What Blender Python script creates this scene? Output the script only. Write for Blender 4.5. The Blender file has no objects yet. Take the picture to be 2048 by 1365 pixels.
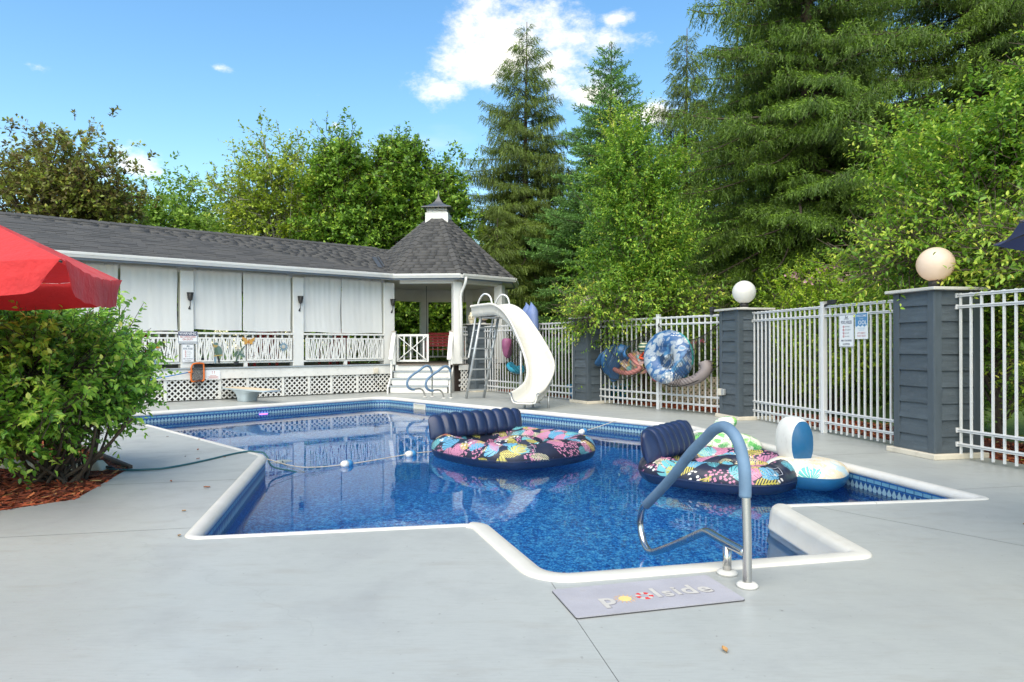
import bpy, bmesh, math, random
import numpy as np
from mathutils import Vector, Matrix

random.seed(7)
rng = np.random.default_rng(11)
R = math.radians
SC = bpy.context.scene
COL = SC.collection

# ------------------------------------------------------------------ camera
cam = bpy.data.cameras.new('camera')
cam.lens = 24.0
cam.sensor_width = 36.0
cam.shift_y = 0.0052
cam.clip_start = 0.05
cam.clip_end = 2000
camo = bpy.data.objects.new('camera', cam)
COL.objects.link(camo)
camo.location = (0, 0, 1.3)
camo.rotation_euler = (R(90), R(0.18), 0)
SC.camera = camo

# ------------------------------------------------------------------ sky, sun, exposure
SUN_AZ, SUN_EL = 196.0, 50.0          # clockwise from +Y
def sky_dir(px, py):                   # bearing and height of a cloud seen in the photograph
    v = Vector(((px - 1024) / 1365.0, 1.0, (693 - py) / 1365.0)); v.normalize(); return v
w = bpy.data.worlds.new('World'); SC.world = w; w.use_nodes = True
nt = w.node_tree; nt.nodes.clear()
N = nt.nodes.new; L = nt.links.new
out = N('ShaderNodeOutputWorld')
sky = N('ShaderNodeTexSky'); sky.sky_type = 'NISHITA'; sky.sun_disc = False
sky.sun_elevation = R(SUN_EL); sky.sun_rotation = R(SUN_AZ)
sky.altitude = 200; sky.air_density = 1.15; sky.dust_density = 0.35; sky.ozone_density = 2.2
hsv = N('ShaderNodeHueSaturation'); hsv.inputs['Saturation'].default_value = 1.25
hsv.inputs['Value'].default_value = 0.93
L(sky.outputs[0], hsv.inputs['Color'])
bg = N('ShaderNodeBackground'); bg.inputs['Strength'].default_value = 0.15
L(hsv.outputs[0], bg.inputs['Color'])
bgc = N('ShaderNodeBackground'); bgc.inputs['Color'].default_value = (0.97, 0.98, 1.0, 1)
bgc.inputs['Strength'].default_value = 0.66
tc = N('ShaderNodeTexCoord')
nrm = N('ShaderNodeVectorMath'); nrm.operation = 'NORMALIZE'; L(tc.outputs['Generated'], nrm.inputs[0])
def wmath(op, a, b=None, clamp=False):
    n = N('ShaderNodeMath'); n.operation = op; n.use_clamp = clamp
    for i, x in enumerate((a, b)):
        if x is None: continue
        if isinstance(x, (int, float)): n.inputs[i].default_value = x
        else: L(x, n.inputs[i])
    return n.outputs[0]
nz = N('ShaderNodeTexNoise'); nz.inputs['Scale'].default_value = 9; nz.inputs['Detail'].default_value = 8
nz.inputs['Roughness'].default_value = 0.68
mp = N('ShaderNodeMapping'); mp.inputs['Scale'].default_value = (1, 1, 1.7); L(nrm.outputs[0], mp.inputs[0])
L(mp.outputs[0], nz.inputs['Vector'])
nz2 = N('ShaderNodeTexNoise'); nz2.inputs['Scale'].default_value = 3.1; nz2.inputs['Detail'].default_value = 6
mp2 = N('ShaderNodeMapping'); mp2.inputs['Scale'].default_value = (1, 1, 3.2); L(nrm.outputs[0], mp2.inputs[0])
L(mp2.outputs[0], nz2.inputs['Vector'])
field = None
for (px, py, rx, rz, *wt) in [(1000, 85, 150, 100), (1130, 110, 135, 95), (930, 60, 80, 55), (885, 182, 75, 36), (965, 130, 100, 60), (1080, 40, 110, 50),
                         (270, 333, 62, 40), (205, 345, 60, 24), (1232, 38, 42, 20), (672, 250, 15, 13),
                         (60, 70, 150, 20, .35), (75, 130, 60, 20, .5), (440, 135, 45, 16, .45), (640, 190, 110, 12, .25), (60, 215, 120, 16, .4), (500, 430, 75, 25), (1180, 190, 60, 26), (1310, 230, 60, 30)]:
    c = sky_dir(px, py)
    sub = N('ShaderNodeVectorMath'); sub.operation = 'SUBTRACT'; L(nrm.outputs[0], sub.inputs[0]); sub.inputs[1].default_value = c
    mul = N('ShaderNodeVectorMath'); mul.operation = 'MULTIPLY'; L(sub.outputs[0], mul.inputs[0])
    mul.inputs[1].default_value = (1365 / rx, 4.0, 1365 / rz)
    ln = N('ShaderNodeVectorMath'); ln.operation = 'LENGTH'; L(mul.outputs[0], ln.inputs[0])
    v = wmath('SUBTRACT', 1.0 if not wt else wt[0] - .25, ln.outputs['Value'])
    field = v if field is None else wmath('MAXIMUM', field, v)
field = wmath('MAXIMUM', field, -1.2)
fz = wmath('MULTIPLY', wmath('SUBTRACT', nz.outputs[0], 0.5), 3.4)
dens1 = wmath('MULTIPLY', wmath('ADD', wmath('ADD', field, fz), -0.04), 1.05, True)
# scattered fair-weather cloud over the rest of the sky
dens2 = wmath('MULTIPLY', wmath('SUBTRACT', nz2.outputs[0], 0.585), 2.6, True)
# thin veil low on the horizon
sep = N('ShaderNodeSeparateXYZ'); L(nrm.outputs[0], sep.inputs[0])
veil = wmath('MULTIPLY', wmath('SUBTRACT', 0.28, sep.outputs['Z']), 0.45, True)
dens = wmath('MAXIMUM', wmath('MAXIMUM', dens1, dens2), veil)
sm = N('ShaderNodeMapRange'); sm.interpolation_type = 'SMOOTHSTEP'; L(dens, sm.inputs[0])
mix = N('ShaderNodeMixShader'); L(wmath('MULTIPLY', sm.outputs[0], 0.96), mix.inputs[0])
L(bg.outputs[0], mix.inputs[1]); L(bgc.outputs[0], mix.inputs[2]); L(mix.outputs[0], out.inputs['Surface'])

sun = bpy.data.lights.new('sun', 'SUN'); sun.energy = 2.75; sun.angle = R(75); sun.color = (1.0, 0.92, 0.80)
suno = bpy.data.objects.new('sun', sun); COL.objects.link(suno)
sd = Vector((math.sin(R(SUN_AZ)) * math.cos(R(SUN_EL)), math.cos(R(SUN_AZ)) * math.cos(R(SUN_EL)), math.sin(R(SUN_EL))))
suno.location = sd * 60
suno.rotation_euler = sd.to_track_quat('Z', 'Y').to_euler()

vs = SC.view_settings
vs.view_transform = 'Standard'; vs.look = 'None'; vs.exposure = 1.05; vs.use_white_balance = True; vs.white_balance_temperature = 7300; vs.white_balance_tint = 6; vs.gamma = 1.0; vs.use_curve_mapping = False
SC.render.engine = 'CYCLES'
SC.cycles.max_bounces = 10; SC.cycles.transparent_max_bounces = 16
SC.cycles.use_denoising = True

# ------------------------------------------------------------------ helpers: objects
def wl(o):
    v = Vector((0, 0, 0))
    while o is not None:
        v = v + o.location; o = o.parent
    return v
def tag(o, label=None, cat=None, group=None, kind=None):
    if label: o['label'] = label
    if cat: o['category'] = cat
    if group: o['group'] = group
    if kind: o['kind'] = kind
    return o
def thing(name, label, cat, loc=(0, 0, 0), group=None, kind=None):
    o = bpy.data.objects.new(name, None); COL.objects.link(o); o.location = loc
    o.empty_display_size = 0.2
    return tag(o, label, cat, group, kind)
def empty_part(name, parent):
    o = bpy.data.objects.new(name, None); COL.objects.link(o); o.parent = parent; return o
def inst(name, me, parent, M4, bevel=0):
    """another object on shared mesh data, placed by a world matrix"""
    o = bpy.data.objects.new(name, me); COL.objects.link(o)
    if parent is not None:
        o.parent = parent
        M4 = Matrix.Translation(-wl(parent)) @ M4
    o.matrix_basis = M4
    return o
def Fr(ox, oy, deg):
    """ground frame: s runs along the bearing, d to its right-hand side (towards the pool), z up"""
    a = R(deg); e = (math.sin(a), math.cos(a)); n = (math.cos(a), -math.sin(a))
    def f(s, d, z): return (ox + s * e[0] + d * n[0], oy + s * e[1] + d * n[1], z)
    f.e = Vector((e[0], e[1], 0)); f.n = Vector((n[0], n[1], 0)); f.o = (ox, oy)
    f.m = Matrix(((e[0], n[0], 0), (e[1], n[1], 0), (0, 0, 1)))
    return f
def fmat(fr, s, d, z):
    p = fr(s, d, z); m = fr.m.to_4x4(); m.translation = p; return m

class MB:
    def __init__(s): s.v = []; s.f = []; s.mi = []; s.uv = {}
    def add(s, vs, fs, m=0):
        n = len(s.v); s.v += [tuple(v) for v in vs]
        s.f += [tuple(i + n for i in f) for f in fs]; s.mi += [m] * len(fs); return s
    def hexa(s, c, m=0):       # 8 corners: bottom 4 ccw, top 4 ccw
        return s.add(c, [(3, 2, 1, 0), (4, 5, 6, 7), (0, 1, 5, 4), (1, 2, 6, 5), (2, 3, 7, 6), (3, 0, 4, 7)], m)
    def box(s, x0, x1, y0, y1, z0, z1, fr=None, m=0):
        c = [(x0, y0, z0), (x1, y0, z0), (x1, y1, z0), (x0, y1, z0), (x0, y0, z1), (x1, y0, z1), (x1, y1, z1), (x0, y1, z1)]
        if fr:
            c = [fr(*p) for p in c]; c = [c[i] for i in (3, 2, 1, 0, 7, 6, 5, 4)]
        return s.hexa(c, m)
    def bar(s, a, b, w, h, up=(0, 0, 1), m=0):
        a = Vector(a); b = Vector(b); d = (b - a).normalized(); up = Vector(up)
        sx = d.cross(up)
        if sx.length < 1e-4: sx = d.cross(Vector((1, 0, 0)))
        sx.normalize(); u = sx.cross(d).normalized(); sx = sx * w / 2; u = u * h / 2
        return s.hexa([a - sx - u, a + sx - u, b + sx - u, b - sx - u, a - sx + u, a + sx + u, b + sx + u, b - sx + u], m)
    def tube(s, pts, r, seg=8, closed=False, caps=True, m=0):
        pts = [Vector(p) for p in pts]; n = len(pts)
        rs = r if isinstance(r, (list, tuple)) else [r] * n
        vs = []; up = None
        for i in range(n):
            if closed: t = pts[(i + 1) % n] - pts[i - 1]
            else: t = pts[min(i + 1, n - 1)] - pts[max(i - 1, 0)]
            if t.length < 1e-9: t = Vector((0, 0, 1))
            t.normalize()
            if up is None:
                up = t.orthogonal().normalized()
            else:
                up = up - t * up.dot(t)
                up = up.normalized() if up.length > 1e-6 else t.orthogonal().normalized()
            b = t.cross(up)
            for k in range(seg):
                a = 2 * math.pi * k / seg
                vs.append(pts[i] + (up * math.cos(a) + b * math.sin(a)) * rs[i])
        fs = []
        for i in range(n if closed else n - 1):
            j = (i + 1) % n
            for k in range(seg):
                k2 = (k + 1) % seg
                fs.append((i * seg + k, i * seg + k2, j * seg + k2, j * seg + k))
        if caps and not closed:
            fs.append(tuple(reversed(range(seg)))); fs.append(tuple((n - 1) * seg + k for k in range(seg)))
        return s.add(vs, fs, m)
    def lathe(s, prof, c, seg=24, m=0):
        vs = []; fs = []
        for (r, z) in prof:
            for k in range(seg):
                a = 2 * math.pi * k / seg
                vs.append((c[0] + r * math.cos(a), c[1] + r * math.sin(a), c[2] + z))
        for i in range(len(prof) - 1):
            for k in range(seg):
                k2 = (k + 1) % seg
                fs.append((i * seg + k, i * seg + k2, (i + 1) * seg + k2, (i + 1) * seg + k))
        fs.append(tuple(reversed(range(seg)))); fs.append(tuple((len(prof) - 1) * seg + k for k in range(seg)))
        return s.add(vs, fs, m)
    def prism(s, poly, z0, z1, m=0):
        n = len(poly)
        a = sum(poly[i][0] * poly[(i + 1) % n][1] - poly[(i + 1) % n][0] * poly[i][1] for i in range(n))
        if a < 0: poly = poly[::-1]
        vs = [(p[0], p[1], z0) for p in poly] + [(p[0], p[1], z1) for p in poly]
        fs = [tuple(reversed(range(n))), tuple(range(n, 2 * n))] + [(i, (i + 1) % n, n + (i + 1) % n, n + i) for i in range(n)]
        return s.add(vs, fs, m)
    def grid(s, fn, nu, nv, cu=False, cv=False, m=0):
        vs = [fn(i / (nu if cu else nu - 1), j / (nv if cv else nv - 1)) for i in range(nu) for j in range(nv)]
        fs = []
        for i in range(nu if cu else nu - 1):
            for j in range(nv if cv else nv - 1):
                i2 = (i + 1) % nu; j2 = (j + 1) % nv
                fs.append((i * nv + j, i2 * nv + j, i2 * nv + j2, i * nv + j2))
        return s.add(vs, fs, m)
    def build(s, name, mats, parent=None, smooth=False, bevel=0, sub=0, local=False):
        off = Vector((0, 0, 0)) if (parent is None or local) else wl(parent)
        me = bpy.data.meshes.new(name)
        me.from_pydata([(v[0] - off.x, v[1] - off.y, v[2] - off.z) for v in s.v], [], s.f)
        if not isinstance(mats, (list, tuple)): mats = [mats]
        for mt in mats: me.materials.append(mt)
        if len(mats) > 1: me.polygons.foreach_set('material_index', s.mi)
        if smooth: me.polygons.foreach_set('use_smooth', [True] * len(me.polygons))
        me.update()
        o = bpy.data.objects.new(name, me); COL.objects.link(o)
        if parent is not None: o.parent = parent
        if bevel:
            b = o.modifiers.new('bevel', 'BEVEL'); b.width = bevel; b.segments = 2; b.limit_method = 'ANGLE'
        if sub:
            b = o.modifiers.new('sub', 'SUBSURF'); b.levels = sub; b.render_levels = sub
        return o
def npmesh(name, V, F, mats, attrs=None, smooth=False):
    """V (n,3) float, F (m,k) int; attrs: name -> per-vertex float array"""
    me = bpy.data.meshes.new(name)
    V = np.ascontiguousarray(V, np.float32); F = np.ascontiguousarray(F, np.int32)
    k = F.shape[1]
    me.vertices.add(len(V)); me.vertices.foreach_set('co', V.ravel())
    me.loops.add(F.size); me.loops.foreach_set('vertex_index', F.ravel())
    me.polygons.add(len(F)); me.polygons.foreach_set('loop_start', np.arange(0, F.size, k, dtype=np.int32))
    if smooth: me.polygons.foreach_set('use_smooth', np.ones(len(F), bool))
    for mt in (mats if isinstance(mats, (list, tuple)) else [mats]): me.materials.append(mt)
    for an, av in (attrs or {}).items():
        at = me.attributes.new(an, 'FLOAT', 'POINT'); at.data.foreach_set('value', np.ascontiguousarray(av, np.float32))
    me.update(calc_edges=True); me.validate()
    return me
def npobj(name, V, F, mats, parent=None, attrs=None, smooth=False):
    off = np.array(wl(parent)) if parent is not None else np.zeros(3)
    me = npmesh(name, np.asarray(V) - off, F, mats, attrs, smooth)
    o = bpy.data.objects.new(name, me); COL.objects.link(o)
    if parent is not None: o.parent = parent
    return o

def catmull(pts, n=6, closed=False):
    P = [Vector(p) for p in pts]; out = []
    m = len(P)
    for i in range(m if closed else m - 1):
        if closed: p0, p1, p2, p3 = P[i - 1], P[i], P[(i + 1) % m], P[(i + 2) % m]
        else: p0, p1, p2, p3 = P[max(i - 1, 0)], P[i], P[i + 1], P[min(i + 2, m - 1)]
        for k in range(n):
            t = k / n
            out.append(0.5 * ((2 * p1) + (p2 - p0) * t + (2 * p0 - 5 * p1 + 4 * p2 - p3) * t * t + (3 * p1 - p0 - 3 * p2 + p3) * t ** 3))
    if not closed: out.append(P[-1])
    return out

# ------------------------------------------------------------------ helpers: materials
class NT:
    def __init__(s, name):
        s.m = bpy.data.materials.new(name); s.m.use_nodes = True; s.t = s.m.node_tree
        s.t.nodes.clear(); s.out = s.n('ShaderNodeOutputMaterial')
    def n(s, typ, **kw):
        x = s.t.nodes.new(typ)
        for k, v in kw.items(): setattr(x, k, v)
        return x
    def l(s, a, b): s.t.links.new(a, b)
    def val(s, x, inp):
        if isinstance(x, (int, float)): inp.default_value = x
        elif isinstance(x, tuple): inp.default_value = x if len(x) != 3 or inp.type == 'VECTOR' else (*x, 1)
        else: s.l(x, inp)
    def math(s, op, a, b=0.0, c=None, clamp=False):
        x = s.n('ShaderNodeMath', operation=op, use_clamp=clamp); s.val(a, x.inputs[0]); s.val(b, x.inputs[1])
        if c is not None: s.val(c, x.inputs[2])
        return x.outputs[0]
    def mixc(s, f, a, b, mode='MIX'):
        x = s.n('ShaderNodeMix', data_type='RGBA', blend_type=mode); s.val(f, x.inputs[0]); s.val(a, x.inputs[6]); s.val(b, x.inputs[7]); return x.outputs[2]
    def noise(s, scale, detail=4, rough=.55, vec=None, dist=0):
        x = s.n('ShaderNodeTexNoise'); x.inputs['Scale'].default_value = scale; x.inputs['Detail'].default_value = detail
        x.inputs['Roughness'].default_value = rough; x.inputs['Distortion'].default_value = dist
        if vec is not None: s.l(vec, x.inputs['Vector'])
        return x.outputs[0]
    def pos(s, stretch=None):
        g = s.n('ShaderNodeNewGeometry').outputs['Position']
        if stretch:
            m = s.n('ShaderNodeMapping'); m.inputs['Scale'].default_value = stretch; s.l(g, m.inputs[0]); return m.outputs[0]
        return g
    def ramp(s, f, stops, interp='LINEAR'):
        x = s.n('ShaderNodeValToRGB'); x.color_ramp.interpolation = interp
        e = x.color_ramp.elements
        while len(e) < len(stops): e.new(0.5)
        for i, (p, c) in enumerate(stops):
            e[i].position = p; e[i].color = (*c, 1) if len(c) == 3 else c
        s.val(f, x.inputs[0]); return x.outputs[0]
    def bump(s, h, strength=.2, dist=.01):
        b = s.n('ShaderNodeBump'); b.inputs['Strength'].default_value = strength; b.inputs['Distance'].default_value = dist; s.l(h, b.inputs['Height']); return b.outputs[0]
    def pr(s, col, rough=.5, metal=0, normal=None, **kw):
        p = s.n('ShaderNodeBsdfPrincipled'); s.val(col, p.inputs['Base Color']); s.val(rough, p.inputs['Roughness']); s.val(metal, p.inputs['Metallic'])
        if normal is not None: s.l(normal, p.inputs['Normal'])
        for k, v in kw.items(): s.val(v, p.inputs[k])
        return p.outputs[0]
    def done(s, sh): s.l(sh, s.out.inputs['Surface']); return s.m

def M(name, col, rough=.5, var=.10, scale=5, bump=.15, bscale=60, metal=0, stretch=None, rand=0, dirt=0, dcol=(.2, .17, .12), trans=0, spec=.5, bdist=.004, coat=0, sheen=0):
    t = NT(name); p = t.pos(stretch)
    c = tuple(col)
    lo = tuple(max(0, x * (1 - var)) for x in c); hi = tuple(min(1, x * (1 + var)) for x in c)
    f = t.noise(scale, 5, .6, p)
    f = t.math('MULTIPLY_ADD', t.math('SUBTRACT', f, .5), 2.2, .5, True)
    cc = t.mixc(f, lo, hi)
    if rand:
        oi = t.n('ShaderNodeObjectInfo').outputs['Random']
        k = t.math('MULTIPLY_ADD', oi, 2 * rand, 1 - rand)
        mul = t.n('ShaderNodeVectorMath', operation='SCALE'); t.l(cc, mul.inputs[0]); t.l(k, mul.inputs['Scale']); cc = mul.outputs[0]
    if dirt:
        g = t.noise(scale * 3.3 + 2, 7, .7, t.pos())
        g = t.math('MULTIPLY', t.math('SUBTRACT', g, .55, None, True), dirt * 4, None, True)
        cc = t.mixc(g, cc, dcol)
    nb = t.bump(t.noise(bscale, 4, .6, p), bump, bdist) if bump else None
    rg = t.math('MULTIPLY_ADD', f, .12, rough - .06)
    sh = t.pr(cc, rg, metal, nb, **({'Coat Weight': coat, 'Coat Roughness': .15} if coat else {}), **({'Sheen Weight': sheen, 'Sheen Roughness': .45} if sheen else {}))
    if trans:
        tr = t.n('ShaderNodeBsdfTranslucent'); t.l(cc, tr.inputs[0])
        mx = t.n('ShaderNodeMixShader'); mx.inputs[0].default_value = trans; t.l(sh, mx.inputs[1]); t.l(tr.outputs[0], mx.inputs[2]); sh = mx.outputs[0]
    return t.done(sh)
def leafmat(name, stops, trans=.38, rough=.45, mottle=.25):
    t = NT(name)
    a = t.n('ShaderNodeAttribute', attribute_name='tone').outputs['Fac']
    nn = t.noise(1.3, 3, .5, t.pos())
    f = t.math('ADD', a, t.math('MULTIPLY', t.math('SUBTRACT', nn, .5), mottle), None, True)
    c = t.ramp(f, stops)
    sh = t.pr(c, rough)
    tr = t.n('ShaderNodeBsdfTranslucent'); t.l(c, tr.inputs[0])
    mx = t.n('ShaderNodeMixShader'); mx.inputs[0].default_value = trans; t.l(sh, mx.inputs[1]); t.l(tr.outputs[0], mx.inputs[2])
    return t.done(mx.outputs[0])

WHITE = M('white_paint', (.70, .695, .67), .42, .05, 4, .12, 50, dirt=.28, dcol=(.45, .42, .36))
WHITE_OLD = M('weathered_white_paint', (.70, .69, .66), .55, .08, 3, .2, 45, dirt=.6, dcol=(.32, .29, .24))
FENCE = M('white_powder_coat', (.64, .645, .65), .35, .04, 6, .05, 40, dirt=.15, dcol=(.4, .36, .3))
VINYL = M('white_vinyl_coping', (.58, .565, .53), .36, .08, 4, .08, 30, dirt=.6, dcol=(.48, .44, .37))
ACRYL = M('white_acrylic_step', (.58, .56, .51), .34, .07, 3, .06, 20, dirt=.6, dcol=(.5, .45, .36))
SIDING = M('slate_blue_siding_paint', (.066, .084, .099), .46, .24, 2.5, .7, 18, stretch=(1, 1, 9), rand=.13, dirt=.4, dcol=(.14, .15, .16), bdist=.008)
TRIMB = M('slate_blue_trim_paint', (.060, .078, .094), .48, .14, 3, .4, 22, stretch=(6, 6, 1), rand=.06, dirt=.2, dcol=(.13, .14, .15), bdist=.004)
CREAM = M('cream_cap_paint', (.62, .56, .46), .55, .12, 4, .3, 30, dirt=.5, dcol=(.36, .3, .23))
CAPW = M('cap_white_paint', (.50, .485, .45), .5, .07, 4, .2, 30, dirt=.3)
STEEL = M('brushed_stainless', (.55, .54, .52), .24, .12, 3, .06, 20, metal=1, stretch=(1, 1, .3), dirt=.25, dcol=(.3, .24, .17))
GALV = M('galvanised_tube', (.46, .48, .49), .45, .16, 8, .1, 40, metal=.55, dirt=.25)
FOAM = M('blue_rubber_sleeve', (.11, .19, .29), .62, .22, 7, .4, 60, dirt=.35, dcol=(.16, .22, .28))
NAVY = M('navy_inflatable_vinyl', (.012, .025, .075), .34, .2, 3, .08, 8, dirt=.15, dcol=(.06, .07, .1))
TEALB = M('petrol_blue_vinyl', (.008, .10, .23), .34, .15, 3, .06, 8)
WVIN = M('white_inflatable_vinyl', (.74, .73, .69), .38, .06, 3, .06, 8, dirt=.3)
BLACKM = M('black_iron', (.018, .017, .018), .5, .2, 10, .1)
BLACKP = M('black_plastic', (.02, .02, .022), .45, .2, 10, .1)
WOODG = M('weathered_deck_boards', (.16, .13, .11), .75, .25, 2, .4, 20, dirt=.3)
TREADG = M('grey_painted_tread', (.30, .34, .37), .55, .1, 3, .2, 40, dirt=.25)
DARKFILL = M('dark_shade_fill', (.045, .032, .027), .9, .3, 4, .5, 15)  # dark fill colour: shade under the floors and between the louvres, painted in
REDP = M('red_painted_wood', (.36, .02, .022), .45, .15, 4, .2, 30, rand=.08)
BARK = M('brown_bark', (.085, .062, .045), .9, .4, 6, .9, 22, stretch=(3, 3, .6), bdist=.02)
BARKG = M('grey_birch_bark', (.25, .23, .20), .8, .35, 5, .6, 22, stretch=(2, 2, 1.5), bdist=.01)
BARKR = M('spruce_bark', (.075, .055, .042), .9, .4, 6, .9, 20, bdist=.02)
TIMBER = M('brown_bed_timber', (.10, .055, .035), .8, .3, 5, .5, 30)
STONE = M('pale_stone', (.50, .47, .41), .8, .2, 6, .5, 30)
# ------------------------------------------------------------------ pool outline (metres; deck-side edge of the coping)
POOL = [((-7.86, 13.20), .15), ((-3.36, 17.86), .45), ((2.92, 11.15), 1.3), ((4.06, 5.73), .10), ((2.17, 5.49), .10),
        ((2.21, 4.19), .12), ((0.14, 3.74), .26), ((-0.28, 4.94), .10), ((-2.24, 4.60), .14), ((-3.03, 8.16), .45)]
def offset_poly(pts, dist):
    """move every edge inwards by dist"""
    P = [Vector(p) for p in pts]; n = len(P)
    area = sum(P[i].x * P[(i + 1) % n].y - P[(i + 1) % n].x * P[i].y for i in range(n))
    sg = 1 if area > 0 else -1
    res = []
    for i in range(n):
        a, b, c = P[i - 1], P[i], P[(i + 1) % n]
        d1 = (b - a).normalized(); d2 = (c - b).normalized()
        n1 = Vector((-d1.y, d1.x)) * sg; n2 = Vector((-d2.y, d2.x)) * sg
        m = (n1 + n2); m = m / max(m.dot(n1), .2)
        res.append(b + m * dist)
    return res
def rounded(pts, rads, seg=7):
    """corners rounded; returns points and the index of the original edge that follows each point"""
    P = [Vector(p) for p in pts]; n = len(P); res = []; ed = []
    for i in range(n):
        a, b, c = P[i - 1], P[i], P[(i + 1) % n]
        u = (a - b).normalized(); v = (c - b).normalized()
        ang = u.angle(v); r = rads[i]
        t = min(r / math.tan(ang / 2), .45 * (a - b).length, .45 * (c - b).length); r = t * math.tan(ang / 2)
        cen = b + (u + v).normalized() * (r / math.sin(ang / 2))
        p0 = b + u * t - cen; p1 = b + v * t - cen
        a0 = math.atan2(p0.y, p0.x); a1 = math.atan2(p1.y, p1.x)
        da = (a1 - a0 + math.pi) % (2 * math.pi) - math.pi
        for k in range(seg + 1):
            q = a0 + da * k / seg
            res.append((cen.x + r * math.cos(q), cen.y + r * math.sin(q))); ed.append(i if k > seg // 2 else (i - 1) % n)
    return res, ed
RAW = [p for p, r in POOL]; RAD = [r for p, r in POOL]
EDGE, EDGE_ID = rounded(RAW, RAD)
STEP_EDGES = (4, 5, 6)
def outline_at(dist):
    return rounded(offset_poly(RAW, dist), [max(.02, r + dist * s) for r, s in zip(RAD, (-1, -1, -1, -1, 1, -1, -1, 1, -1, 1))])[0]

def fill_poly(name, loops, z, mat, cuts=(), parent=None, thick=0):
    bm = bmesh.new(); es = []
    for lp in loops:
        vs_ = [bm.verts.new((p[0], p[1], z)) for p in lp]
        es += [bm.edges.new((vs_[i], vs_[(i + 1) % len(vs_)])) for i in range(len(vs_))]
    bmesh.ops.triangle_fill(bm, use_beauty=True, use_dissolve=False, edges=es)
    bm.normal_update()
    for f in bm.faces:
        if f.normal.z < 0: f.normal_flip()
    for (px, py, ang, wid) in cuts:     # expansion joints: a narrow slot through the slab
        nrm_ = Vector((math.cos(R(ang)), -math.sin(R(ang)), 0)); c0 = Vector((px, py, 0))
        for sgn in (-1, 1):
            bmesh.ops.bisect_plane(bm, geom=bm.verts[:] + bm.edges[:] + bm.faces[:], plane_co=c0 + nrm_ * wid * sgn, plane_no=nrm_, dist=1e-5)
        kill = [f for f in bm.faces if abs((f.calc_center_median() - c0).dot(nrm_)) < wid * .98]
        bmesh.ops.delete(bm, geom=kill, context='FACES')
    return bm
def bm_obj(name, bm, mat, parent=None):
    me = bpy.data.meshes.new(name); bm.to_mesh(me); bm.free(); me.materials.append(mat)
    o = bpy.data.objects.new(name, me); COL.objects.link(o)
    if parent is not None: o.parent = parent
    return o

# ------------------------------------------------------------------ surface materials
def deck_material():
    t = NT('grey_painted_concrete'); p = t.pos()
    big = t.noise(.45, 4, .55, p); mid = t.noise(2.6, 6, .62, p); fine = t.noise(55, 4, .7, p)
    st = t.noise(1.1, 6, .65, t.pos((1.6, 7, 1)))
    c = t.mixc(t.math('MULTIPLY_ADD', t.math('SUBTRACT', big, .5), 1.8, .5, True), (.325, .342, .33), (.40, .416, .402))
    c = t.mixc(t.math('MULTIPLY', t.math('SUBTRACT', mid, .50, None, True), 2.2, None, True), c, (.28, .29, .285))
    c = t.mixc(t.math('MULTIPLY', t.math('SUBTRACT', st, .54, None, True), 2.4, None, True), c, (.29, .275, .245))
    cr = t.n('ShaderNodeTexVoronoi', feature='DISTANCE_TO_EDGE'); cr.inputs['Scale'].default_value = .32
    wob = t.n('ShaderNodeVectorMath', operation='ADD'); t.l(p, wob.inputs[0]); nv = t.n('ShaderNodeTexNoise'); nv.inputs['Scale'].default_value = 1.7; nv.inputs['Detail'].default_value = 6; t.l(p, nv.inputs['Vector'])
    sv = t.n('ShaderNodeVectorMath', operation='SCALE'); t.l(nv.outputs['Color'], sv.inputs[0]); sv.inputs['Scale'].default_value = .8; t.l(sv.outputs[0], wob.inputs[1]); t.l(wob.outputs[0], cr.inputs['Vector'])
    crk = t.math('MULTIPLY', t.math('LESS_THAN', cr.outputs['Distance'], .0022), t.math('GREATER_THAN', t.noise(.8, 2, .5, p), .53))
    c = t.mixc(t.math('MULTIPLY', crk, .16), c, (.22, .22, .21))
    br = t.noise(16, 5, .7, t.pos((.5, 5, 1)))
    c = t.mixc(t.math('MULTIPLY', t.math('SUBTRACT', br, .48, None, True), 1.7, None, True), c, (.265, .275, .262))
    wt = t.noise(.9, 5, .6, p, 1.2)
    c = t.mixc(t.math('MULTIPLY', t.math('SUBTRACT', wt, .54, None, True), 2.4, None, True), c, (.28, .29, .29))
    sp = t.noise(30, 2, .5, p)
    c = t.mixc(t.math('MULTIPLY', t.math('SUBTRACT', sp, .70, None, True), 7, None, True), c, (.16, .15, .14))
    c = t.mixc(t.math('MULTIPLY', t.math('SUBTRACT', fine, .5), .22, None, True), c, (.5, .51, .49))
    rg = t.math('MULTIPLY_ADD', mid, .35, .24)
    h = t.math('ADD', t.math('MULTIPLY', fine, .5), t.math('MULTIPLY', st, .7))
    return t.done(t.pr(c, rg, 0, t.bump(h, .22, .004)))
DECKM = deck_material()
def mulch_material():
    t = NT('red_bark_mulch'); p = t.pos()
    v = t.n('ShaderNodeTexVoronoi'); v.inputs['Scale'].default_value = 34; v.inputs['Randomness'].default_value = 1
    mp_ = t.n('ShaderNodeMapping'); mp_.inputs['Scale'].default_value = (1, 2.3, 1); mp_.inputs['Rotation'].default_value = (0, 0, .7); t.l(p, mp_.inputs[0]); t.l(mp_.outputs[0], v.inputs['Vector'])
    g = t.n('ShaderNodeSeparateColor'); t.l(v.outputs['Color'], g.inputs[0])
    c = t.ramp(g.outputs[0], [(0, (.06, .016, .010)), (.35, (.25, .05, .02)), (.7, (.42, .085, .03)), (1, (.52, .18, .07))])
    c = t.mixc(t.math('MULTIPLY', t.noise(3, 4, .6, p), .5), c, (.10, .03, .018))
    return t.done(t.pr(c, .85, 0, t.bump(t.math('ADD', v.outputs['Distance'], t.noise(20, 4, .6, p)), .9, .03)))
MULCH = mulch_material()
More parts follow.
